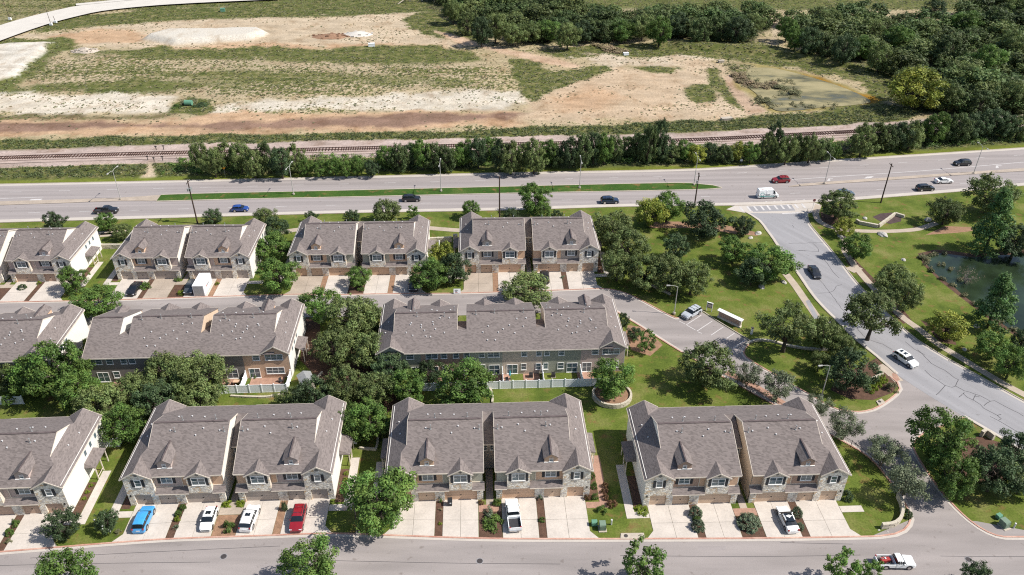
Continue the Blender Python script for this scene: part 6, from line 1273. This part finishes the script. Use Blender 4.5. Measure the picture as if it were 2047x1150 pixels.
st_ = sign(1624, 417.5, 2.7, 'red stop sign at the corner of the collector road and the highway', octo, 'red_print'); text_on(st_, 'STOP', .27, (0, -.06, 2.4), (math.pi/2, 0, 0), 'sign_white')
sign(451, 355.5, 3.0, 'yellow diamond warning sign in front of the railway belt', [(0,-.55),(.5,-.05),(0,.45),(-.5,-.05)], 'sign_yellow')
sign(1481, 327, 1.0, 'small white sign on the far highway verge', [(-.35,-.3),(.35,-.3),(.35,.25),(-.35,.25)], 'sign_white'); sign(757, 349, 3.2, 'thin grey post standing at the foot of the railway belt', [(-.05,-.3),(.05,-.3),(.05,0),(-.05,0)], 'galvanised', 'marker_post')
MB_ = MB().box(-.9,.9,-.05,.05,.3,1.2); p = G(739, 349); o = empty('verge_sign', (p.x, p.y, 0)); tag(o, 'dark panel on two short posts on the far highway verge', 'sign'); MB_.build('panel', 'dark_plastic', o)
for x in (-.7, .7): MB().box(x-.05, x+.05, -.04, .04, 0, .3).build('post', 'galvanised', o)
p = G(914, 588.5); o = empty('sign_board', (p.x, p.y, .05), .05); tag(o, 'white printed board standing on the loop street kerb', 'sign')
m = MB(); m.slab([(-.75,0,.12),(.75,0,.12),(.75,.25,1.15),(-.75,.25,1.15)], .04, (0, 1, 0)); m.build('board', 'sign_white', o)
for k, (a, b, z) in enumerate(((-.5, .1, .85), (-.5, .25, .68), (-.45, 0, .5), (-.4, .1, .34))): MB().slab([(a,-.012+.243*(z-.12),z),(b,-.012+.243*(z-.12),z),(b,-.012+.243*(z-.02),z+.1),(a,-.012+.243*(z-.02),z+.1)], .008, (0, 1, 0)).build('lettering', 'sign_print' if k < 3 else 'red_print', o)
for x in (-.6, .6): MB().bar((x, .3, 1.1), (x, .6, .0), .05, .05).build('leg', 'black_metal', o)
# notice board and mail kiosk by the parking bay
p = G(1417, 622); o = empty('notice_board', (p.x, p.y, 0), D(-28)); tag(o, 'glazed notice board on white posts beside the silver SUV', 'notice board')
for x in (-.55, .55): MB().box(x-.06, x+.06, -.06, .06, 0, 2.0).build('post', 'white_trim', o)
MB().box(-.49, .49, -.05, .05, .8, 1.85).build('panel', 'sign_print', o); MB().box(-.65, .65, -.1, .1, 2.0, 2.1).build('cap', 'white_trim', o); MB().box(-.4, .4, -.062, -.052, .95, 1.7).build('notice', 'stucco_beige', o)
a, b = G(1434, 634), G(1480, 656); d = (b-a).normalized(); yaw = math.atan2(d.y, d.x); Lm = (b-a).length
o = empty('mail_kiosk', (a+b)/2, yaw); tag(o, 'long cream mailbox kiosk with brown mailbox fronts at the parking bay', 'mail kiosk')
MB().box(-Lm/2, Lm/2, -.15, .45, 0, .35).build('plinth', 'trim', o); MB().box(-Lm/2+.1, Lm/2-.1, .06, .4, .35, 1.75).build('cabinet', 'trim', o)
MB().slab([(-Lm/2-.15,-.25,1.76),(Lm/2+.15,-.25,1.76),(Lm/2+.15,.5,1.95),(-Lm/2-.15,.5,1.95)], .1).build('roof', 'white_trim', o)
bxm = MB().box(-.19, .19, -.03, .0, 0, .28).mesh('mailbox'); bxm.materials.append(MAT['stucco_brown'])
nb = int((Lm-.4)/.43)
for i in range(nb):
    for k in range(4): link('mailbox', bxm, None, o, (-Lm/2+.42+i*.43, .055, .42+k*.32))
p = G(1502, 668); o = empty('waste_bin', (p.x, p.y, 0)); tag(o, 'pale post bin at the end of the mail kiosk', 'bin'); MB().box(-.18, .18, -.18, .18, 0, 1.5).build('body', 'white_trim', o); MB().box(-.24, .24, -.24, .24, 1.5, 1.6).build('lid', 'iron', o)
# wheelie bin by the single garage
p = L('a3', -6.0, -.75); o = empty('wheelie_bin', (p.x, p.y, .05), .1); tag(o, 'black wheelie bin with pale label beside the double garage door', 'bin')
MB().slab([(-.3,-.36,.05),(.3,-.36,.05),(.34,-.42,1.05),(-.34,-.42,1.05)], .74, (0, 1, 0)).build('body', 'dark_plastic', o); MB().slab([(-.36,-.44,1.06),(.36,-.44,1.06),(.36,.36,1.16),(-.36,.36,1.16)], .06).build('lid', 'black_metal', o); MB().box(-.05, .2, -.405, -.39, .6, .8).build('label', 'sign_white', o)
for x in (-.3, .24): MB().cyl((x, .36, .12), .12, .06, 10, 'x').build('wheel', 'tyre', o)
# utility boxes
def ubox(px, py, w, d, h, mat, label, pad=True, rz=.05):
    p = G(px, py); o = empty('utility_box', (p.x, p.y, 0), rz); tag(o, label, 'utility box')
    if pad: MB().box(-w*.62, w*.62, -d*.75, d*.62, 0, .1).build('pad', 'kerb_grey', o)
    m = MB(); m.slab([(-w/2,-d/2,.1),(w/2,-d/2,.1),(w/2,-d/2,h*.86),(w/2*.96,-d/2+.08,h),(-w/2*.96,-d/2+.08,h),(-w/2,-d/2,h*.86)], d, (0, 1, 0)); m.build('cabinet', mat, o); MB().box(-w*.42, w*.42, -d/2-.02, -d/2-.002, .2, h*.8).build('door', mat, o); MB().box(w*.3, w*.36, -d/2-.04, -d/2-.021, h*.4, h*.55).build('handle', 'iron', o)
ubox(1188, 1050, .85, .6, .8, 'utility_teal', 'small teal utility box on the lawn left of the grey green one', False); ubox(1204, 1057, .95, .95, 1.15, 'utility_green', 'grey green transformer box on a concrete pad beside the third front block')
ubox(1996, 1036, .85, .6, .7, 'utility_teal', 'small teal utility box east of the entrance road', False, .4); ubox(2006, 1052, 1.0, 1.1, 1.2, 'utility_green', 'grey green transformer box on a pad east of the entrance road', True, .35)
for px, py, l in ((1222, 1049, 'white service post beside the transformer box near the third front block'), (2026, 1056, 'white service post beside the transformer box east of the entrance road')):
    p = G(px, py); o = empty('service_post', (p.x, p.y, 0)); tag(o, l, 'service post'); MB().cyl((0,0,0), .11, .95, 10).build('post', 'pvc_white', o); MB().cyl((0,0,.955), .14, .09, 10).build('cap', 'pvc_white', o)
# manholes and kerb inlets
for px, py, l in ((447,1113,'round manhole cover in the front street below the white hatchback'), (959,1122,'round manhole cover in the front street below the third front block'), (1936,1119,'round manhole cover in the front street near the right edge')):
    p = G(px, py); o = empty('manhole', (p.x, p.y, .02)); tag(o, l, 'manhole'); MB().cyl((0,0,0), .52, .012, 20).build('frame', 'asphalt_road', o); MB().cyl((0,0,.0125), .42, .008, 20).build('cover', 'iron', o)
for q, hole in (([(1241,1067),(1287,1066.5),(1289,1078),(1240,1078.5)], (1251,1072.5)), ([(1751,803),(1762,798),(1770,806),(1757,812)], (1758,804))):
    sheet('storm_inlet', q, .13, 'kerb_grey'); p = G(*hole); o = MB().cyl((p.x, p.y, .131), .3, .02, 14).build('inlet_cover', 'iron', kind='structure')
# boulders
def boulder(px, py, wpx, label, sq=.5, seed=0):
    p = G(px, py); w = wpx/scale_at(p)/2; rg3 = np.random.default_rng(seed+int(px)); m = MB(); R = []
    for j in range(5):
        th = math.pi*(j+.5)/5*.62; ring = []
        for k in range(10):
            a = 2*math.pi*k/10; r = math.sin(th)*w*(1+rg3.normal(0, .1)); ring.append((r*math.cos(a), r*.75*math.sin(a), math.cos(th)*w*sq*2*.6*(1+rg3.normal(0, .06))))
        R.append(ring)
    vs = [v for r in R for v in r] + [(0, 0, w*sq*1.25)]; fs = [(j*10+k, (j+1)*10+k, (j+1)*10+(k+1)%10, j*10+(k+1)%10) for j in range(4) for k in range(10)] + [(50, k, (k+1)%10) for k in range(10)]
    m.add(vs, fs); o = m.build('boulder', 'rock', None, loc=(p.x, p.y, -.05), rz=rg3.uniform(0, 3)); tag(o, label, 'boulder', 'pale boulders on the park grass')
for px, py, w, l in ((1522,574,17,'pale boulder under the large tree on the park lawn'),(1567,565,14,'pale boulder at the end of the park sidewalk'),(1764,470,22,'long pale boulder beside the curved path'),(1656,647,16,'pale boulder beside the collector road kerb, upper one'),(1692,684,16,'grey boulder beside the collector road kerb, lower one'),(1806,520,12,'pale boulder half hidden by an oak on the bank'),(1952,653,14,'grey block boulder near the lake'),(1928,699,12,'boulder in the shade below the yellow green tree'),(1729,437,12,'small pale boulder near the zigzag wall'),(1855,440,18,'flat pale slab boulder near the dark oak'),(1680,473,14,'dark boulder under the small yellow green tree'),(1516,467,16,'yellowish block among the junction shrubs'),(1500,476,12,'second pale block among the junction shrubs'),(1757,1060,6,'small pale rock at the end of the stone wall'),(1774,1063,6,'tiny rock beside the kerb below the stone wall')):
    boulder(px, py, w, l)
# stone walls: every block a piece of its own
BLK = []
for k in range(4):
    r4 = random.Random(k); m = MB(); a = [r4.uniform(-.03, .03) for _ in range(8)]
    m.box(-.5+a[0], .5+a[1], -.5+a[2], .5+a[3], 0, 1); m.v = [(x+r4.uniform(-.04,.04), y+r4.uniform(-.05,.05), z+r4.uniform(-.05,.05)*(z > .5)) for x, y, z in m.v]; me = m.mesh('stone'); me.materials.append(MAT['limestone']); BLK.append(me)
def stone_wall(pts, label, h=.8, rows=3, bl=.75, th=.4, name='stone_wall', cat='wall', cap=True, closed=False):
    line = catmull(pts, .25); d = [0]
    for i in range(len(line)-1): d.append(d[-1]+(line[i+1]-line[i]).length)
    root = empty(name, line[0]); tag(root, label, cat); root.location = (line[0].x, line[0].y, 0)
    def point(s):
        i = min(max(np.searchsorted(d, s)-1, 0), len(line)-2); t = (s-d[i])/(d[i+1]-d[i]+1e-9); return line[i].lerp(line[i+1], t)
    for r in range(rows):
        s = -bl*.5*(r % 2)
        while s < d[-1]-.05:
            w = bl*rnd.uniform(.7, 1.3); a, b = max(0, s), min(d[-1], s+w)
            if b-a > .12:
                p, q = point(a), point(b); c = (p+q)/2; o = link('stone', BLK[rnd.randrange(4)], None, root, (c.x-line[0].x, c.y-line[0].y, r*h/rows), math.atan2(q.y-p.y, q.x-p.x)); o.scale = ((q-p).length*.97, th*rnd.uniform(.9, 1.1), h/rows*.95)
            s += w
    return root
c0 = G(1223, 793); ring = [c0 + Vector((3.35*math.cos(a), 3.1*math.sin(a), 0)) for a in np.linspace(0, 2*math.pi, 25)]
stone_wall(ring, 'round limestone ring wall around a tree behind the front row', .9, 3, .7, .4, 'ring_wall')
m = MB(); m.add([(c0.x+3.2*math.cos(a), c0.y+2.95*math.sin(a), .55) for a in np.linspace(0, 2*math.pi, 25)[:-1]], [tuple(range(24))]); m.build('ring_bed', 'mulch_pale', kind='structure')
stone_wall([G(1711,444), G(1716,447.5)], 'short end of the zigzag white stone sign wall', .9, 2, .8, .5); stone_wall([G(1716,448), G(1754,455.5)], 'lower leg of the zigzag white stone sign wall', .9, 2, .8, .5)
stone_wall([G(1756,455), G(1788,431)], 'long middle leg of the zigzag white stone sign wall', .9, 2, .8, .5); stone_wall([G(1789,430.5), G(1807,436)], 'upper right leg of the zigzag white stone sign wall', .8, 2, .8, .5)
stone_wall([G(1761,1056), G(1780,1054), G(1793,1048), G(1800,1037), G(1802.5,1022), G(1800,1008), G(1793,994)], 'curved limestone wall around the lawn at the entrance corner', 1.0, 3, .8, .45)
stone_wall([G(858,485), G(880,484), G(903,483)], 'rough limestone retaining wall between two back row blocks', 1.3, 4, .8, .5); stone_wall([G(906,484), G(915,483.5)], 'stone pillar at the right end of the retaining wall', 2.0, 4, .9, .8)
stone_wall([G(203,497), G(222,497), G(245,497)], 'rough stone retaining wall beside the leftmost back row block', 1.2, 4, .8, .5)
stone_wall([G(461,793), G(495,794.5), G(530,795), G(562,790), G(592,785), G(618,771.5), G(645,745)], 'low stone edging curving behind the grey middle block fence', .35, 1, .8, .35, 'stone_edging', 'edging')
stone_wall([G(978,776), G(983,785), G(985,796), G(984,806)], 'short curved stone edging on the lawn behind the third front block', .35, 1, .8, .35, 'stone_edging', 'edging')
stone_wall([G(752,900), G(755,885), G(757,868), G(764,868)], 'pale stone edging beside the left wing of the third front block', .4, 1, .8, .35, 'stone_edging', 'edging')
stone_wall([G(718,897), G(735,899), G(752,900)], 'pale stone edging across the lawn left of the third front block', .4, 1, .8, .35, 'stone_edging', 'edging')
stone_wall([G(1755,746), G(1763,752), G(1752,757), G(1742,762)], 'white low sign wall in the entrance hedge', .8, 2, .8, .4); stone_wall([G(1960,873), G(1968,868), G(1976,873), G(1985,880)], 'white low sign wall behind the entrance corner tree', 1.2, 3, .8, .5)
stone_wall([G(1490,690), G(1510,682), G(1540,683), G(1575,692), G(1610,698), G(1650,700), G(1672,699)], 'long low stone border crossing the entrance island behind the old oak', .4, 1, .8, .5, 'stone_edging', 'edging')
stone_wall([G(1290,566), G(1315,578), G(1340,590)], 'low stone border in the oak grove behind the lamp post', .4, 1, .8, .4, 'stone_edging', 'edging')
# iron fence along the brick walk and entrance
line = catmull([G(1452,757), G(1500,785), G(1545,811), G(1600,838), G(1650,866), G(1700,894), G(1740,924), G(1775,962), G(1792,990)], 2.4)
fe = empty('iron_fence', line[0]); tag(fe, 'black iron fence running from the brick walk to the entrance wall', 'fence')
pm_ = MB().box(-.04, .04, -.04, .04, 0, 1.5).mesh('post'); pm_.materials.append(MAT['black_metal'])
for i, p in enumerate(line):
    link('post', pm_, None, fe, (p.x-line[0].x, p.y-line[0].y, 0))
    if i:
        a, b = line[i-1]-line[0], p-line[0]; m = MB()
        for z in (.15, 1.35): m.bar((a.x, a.y, z), (b.x, b.y, z), .04, .04)
        for k in range(1, 16):
            q = a.lerp(b, k/16); m.box(q.x-.01, q.x+.01, q.y-.01, q.y+.01, .15, 1.45)
        m.build('panel', 'black_metal', fe)
# white vinyl fences of the rear patios: posts and boards as parts
def vinyl(key, runs, label, h=1.75):
    root = empty('vinyl_fence', L(key, runs[0][0][0], runs[0][0][1])); tag(root, label, 'fence'); r0 = root.location.copy()
    pmesh = MB().box(-.075, .075, -.075, .075, 0, h+.08); pmesh.box(-.1, .1, -.1, .1, h+.08, h+.14); pmesh = pmesh.mesh('post'); pmesh.materials.append(MAT['vinyl_white'])
    for (u0, v0), (u1, v1) in runs:
        a, b = L(key, u0, v0), L(key, u1, v1); n = max(1, round((b-a).length/2.35)); ang = math.atan2(b.y-a.y, b.x-a.x)
        for i in range(n+1):
            p = a.lerp(b, i/n); link('post', pmesh, None, root, p-r0, ang)
            if i < n:
                q = a.lerp(b, (i+1)/n); w = (q-p).length; c = (p+q)/2; k = 8; bm = MB().box(-w/2/k+.006, w/2/k-.006, -.02, .02, .1, h-.1).mesh('board'); bm.materials.append(MAT['vinyl_white'])
                link('rail', MB().box(-w/2+.08, w/2-.08, -.035, .035, h-.1, h).mesh('rail'), 'vinyl_white', root, c-r0, ang); link('rail', MB().box(-w/2+.08, w/2-.08, -.035, .035, .03, .1).mesh('rail'), 'vinyl_white', root, c-r0, ang)
                for j in range(k):
                    t = p.lerp(q, (j+.5)/k); link('board', bm, None, root, t-r0, ang)
V1 = 19.3
vinyl('b2', [((14.7, V1), (-20.5, V1)), ((14.7, 15.4), (14.7, V1-.1)), ((7.0, 15.4), (7.0, V1-.1)), ((0, 15.4), (0, V1-.1)), ((-7.3, 15.4), (-7.3, V1-.1)), ((-14.3, 15.4), (-14.3, V1-.1))], 'white vinyl patio fence behind the long middle block')
vinyl('b1', [((-6.9, V1), (-22.2, V1)), ((-14.2, 15.4), (-14.2, V1-.1)), ((-22.2, 15.4), (-22.2, V1-.1))], 'white vinyl patio fence at the right end of the grey middle block')
vinyl('b0', [((2, 20.5), (-19, 20.5))], 'white vinyl fence at the left edge behind dark trees')
vinyl('a2', [((17.0, 11.8), (17.0, 15.6)), ((15.3, 11.8), (16.9, 11.8))], 'small white vinyl enclosure beside the second front block')
vinyl('a1', [((15.3, 14.2), (17.2, 14.2)), ((17.3, 14.2), (17.3, 17.2))], 'small white vinyl enclosure behind the leftmost front block')
vinyl('c2', [((15.4, 9.5), (17.6, 9.5)), ((17.6, 9.5), (17.6, 12.5))], 'small white vinyl enclosure beside the third back row block')
for key, us in (('b2', (14.0, 11.0, 1.6, -.7, -3.8, -11.6, -13.7)), ('b1', (-15.0, -18.0, -9.5, 9.5))):
    for i, u in enumerate(us[::2] if key == 'b2' else us): quad('patio', key, [(u, 15.25), (u-3.0, 15.25), (u-3.0, 18.0), (u, 18.0)], 0, .04, 'paver_red')
def aircon(pos, label):
    o = empty('air_conditioner', pos); tag(o, label, 'air conditioner'); MB().box(-.42, .42, -.42, .42, 0, .08).build('pad', 'kerb_grey', o); MB().box(-.36, .36, -.36, .36, .08, .85).build('casing', 'iron', o); MB().cyl((0,0,.851), .3, .03, 14).build('fan_grille', 'black_metal', o)
aircon(L('b2', -5.2, 16.2), 'air conditioner in the fourth patio of the long middle block'); aircon(L('b2', -9.3, 16.3), 'air conditioner by the olive wall of the long middle block'); aircon(L('a1', 16.3, 15.6), 'grey air conditioner behind the leftmost front block, nearer one'); aircon(L('a1', 16.4, 16.8), 'grey air conditioner behind the leftmost front block, farther one'); aircon(L('a2', 16.2, 13.4), 'air conditioner inside the small white enclosure')
o = empty('parasol', L('b2', -1.3, 16.6)); tag(o, 'folded turquoise parasol on the patio of the long middle block', 'parasol'); MB().cyl((0,0,0), .25, .08, 12).build('base', 'iron', o); MB().tube([(0,0,.08),(0,0,2.1)], .03, 6).build('pole', 'galvanised', o); MB().tube([(0,0,.9),(0,0,1.6),(0,0,2.1)], [.2,.14,.04], 8).build('canopy', 'blue_fabric', o)
def chair(pos, rz, label, mat):
    o = empty('patio_chair', pos, rz); tag(o, label, 'chair'); MB().box(-.28, .28, -.28, .28, .38, .44).build('seat', mat, o); MB().box(-.28, .28, .24, .29, .44, .95).build('backrest', mat, o)
    for x in (-.24, .24):
        for y in (-.24, .24): MB().box(x-.025, x+.025, y-.025, y+.025, 0, .38).build('leg', mat, o)
chair(L('b2', -.8, 17.4), .4, 'dark chair beside the turquoise parasol', 'black_metal'); chair(L('b1', -11.2, 17.0), 2.2, 'dark chair on the patio with wooden table', 'black_metal'); chair(L('b1', -20.6, 16.6), 1.0, 'dark grill chair at the right end patio', 'dark_plastic')
o = empty('patio_table', L('b1', -12.8, 16.8)); tag(o, 'small wooden table on the patio of the grey middle block', 'table'); MB().box(-.6, .6, -.4, .4, .68, .74).build('table_top', 'stucco_tan', o)
for x in (-.5, .5):
    for y in (-.3, .3): MB().box(x-.04, x+.04, y-.04, y+.04, 0, .68).build('leg', 'stucco_tan', o)
o = empty('garden_shed', L('b1', -25.5, 18.0), .5); tag(o, 'small shed with white sheet roof half hidden by the oaks', 'shed'); MB().box(-1.1, 1.1, -1.4, 1.4, 0, 1.9).build('wall', 'trim', o); MB().slab([(-1.3,-1.6,1.95),(0,-1.6,2.5),(0,1.6,2.5),(-1.3,1.6,1.95)], .06).build('roof_sheet', 'galvanised', o); MB().slab([(0,-1.6,2.5),(1.3,-1.6,1.95),(1.3,1.6,1.95),(0,1.6,2.5)], .06).build('roof_sheet', 'galvanised', o); MB().box(-.4, .4, -1.43, -1.402, .1, 1.7).build('door', 'galvanised', o)
# things on the cleared land
p = G(378, 212); o = empty('water_tank', (p.x, p.y, .2)); tag(o, 'blue green rounded tank in the weedy mound', 'tank'); MB().tube([(-1.2,0,.9),(1.2,0,.9)], .9, 14).build('tank', 'utility_teal', o); MB().box(-1.0, -.8, -.8, .8, -.3, .2).build('saddle', 'iron', o); MB().box(.8, 1.0, -.8, .8, -.3, .2).build('saddle', 'iron', o)
def mound(px, py, w, h, label, mat, name='rubble_pile', n=22):
    p = G(px, py); o = empty(name, (p.x, p.y, field_z(p.x, p.y)-.1)); tag(o, label, 'rubble pile'); m = MB(); r5 = random.Random(int(px)); R = []
    for j in range(6):
        t = j/5; R.append([(w*.5*(1-t)**.8*math.cos(a)*r5.uniform(.85, 1.15), w*.3*(1-t)**.8*math.sin(a)*r5.uniform(.85, 1.15), h*t*r5.uniform(.85, 1.05)) for a in np.linspace(0, 6.283, 15)[:-1]])
    m.add([v for r in R for v in r], [(j*14+k, j*14+(k+1)%14, (j+1)*14+(k+1)%14, (j+1)*14+k) for j in range(5) for k in range(14)] + [tuple(5*14+k for k in range(14))]); m.build('heap', mat, o, True)
    s = MB()
    for _ in range(n):
        a, q = r5.uniform(0, 6.28), r5.uniform(.4, 1.05); x, y = w*.5*q*math.cos(a), w*.3*q*math.sin(a); e = r5.uniform(.2, .6); s.box(x-e, x+e, y-e*.7, y+e*.7, max(0, h*(1-q)*.8), max(0, h*(1-q)*.8)+e)
    k = s.build('rubble', mat, o); k['kind'] = 'stuff'
mound(172, 104, 11, 1.8, 'white rubble heap near the pale pad at the left', 'rubble'); mound(715, 70, 14, 1.6, 'grey white rubble heap right of the sand berm', 'sand_white'); mound(660, 74, 16, 1.4, 'brown spoil heap beside the white rubble', 'mulch_pale')
for px, py, w, d, h, mat, l, nm in ((743,94,2.6,1.2,1.2,'sign_white','small white and blue box left on the sandy track','equipment_box'),(1251,111,2.0,1.4,.8,'sign_white','small white block beside the dry brush below the wood','concrete_block'),(1441,126,2.2,1.2,.8,'kerb_grey','pale concrete block at the corner of the marshy pond','concrete_block'),(1452,241,3.6,1.6,.7,'kerb_grey','pale concrete slab lying above the railway bank','concrete_slab'),(446,24,2.0,1.5,1.4,'utility_teal','small teal cabinet by the concrete road','utility_cabinet')):
    p = G(px, py); o = empty(nm, (p.x, p.y, field_z(p.x, p.y)), .2); tag(o, l, 'box' if 'box' in nm else 'block'); MB().box(-w/2, w/2, -d/2, d/2, 0, h).build('body', mat, o); MB().box(-w/2-.06, w/2+.06, -d/2-.06, d/2+.06, h, h+.12).build('lid', mat, o)
p = G(855, 4); o = empty('culvert', (p.x, p.y, 0)); tag(o, 'concrete culvert headwall at the top edge beside the wood', 'culvert'); MB().box(-9, 9, -.4, .4, 2.4, 3.2).build('headwall', 'kerb_grey', o)
for x in (-9, -3, 3, 8.4): MB().box(x, x+.6, -.4, .4, 0, 2.4).build('pier', 'kerb_grey', o)
MB().slab([(-9,-.4,3.1),(-14,-6,.4),(-14,-5.6,.4),(-9,0,3.1)], .5).build('wing_wall', 'kerb_grey', o)
for i, (px, py) in enumerate(((21,42),(103,53),(112,48))):
    p = G(px, py); o = empty('marker_pole', (p.x, p.y, .5)); tag(o, ('left', 'middle', 'right')[i] + ' thin pole on a white base beside the far concrete road', 'pole'); MB().box(-.6, .6, -.4, .4, 0, .9).build('base', 'sign_white', o); MB().tube([(0,0,.9),(-.3,0,9 if i < 2 else 3)], .09, 6).build('pole', 'pole_wood', o)
for i, (px, py) in enumerate(((296,322),(309,325),(326,323),(313,302),(328,301))):
    p = G(px, py); o = empty('track_marker', (p.x, p.y, .3)); tag(o, ORD[i] + ' small dark post standing beside the railway track near the dirt crossing', 'post'); MB().box(-.08, .08, -.08, .08, 0, 1.3).build('post', 'iron', o); MB().box(-.35, .35, -.05, .05, 1.0, 1.25).build('plate', 'iron', o)
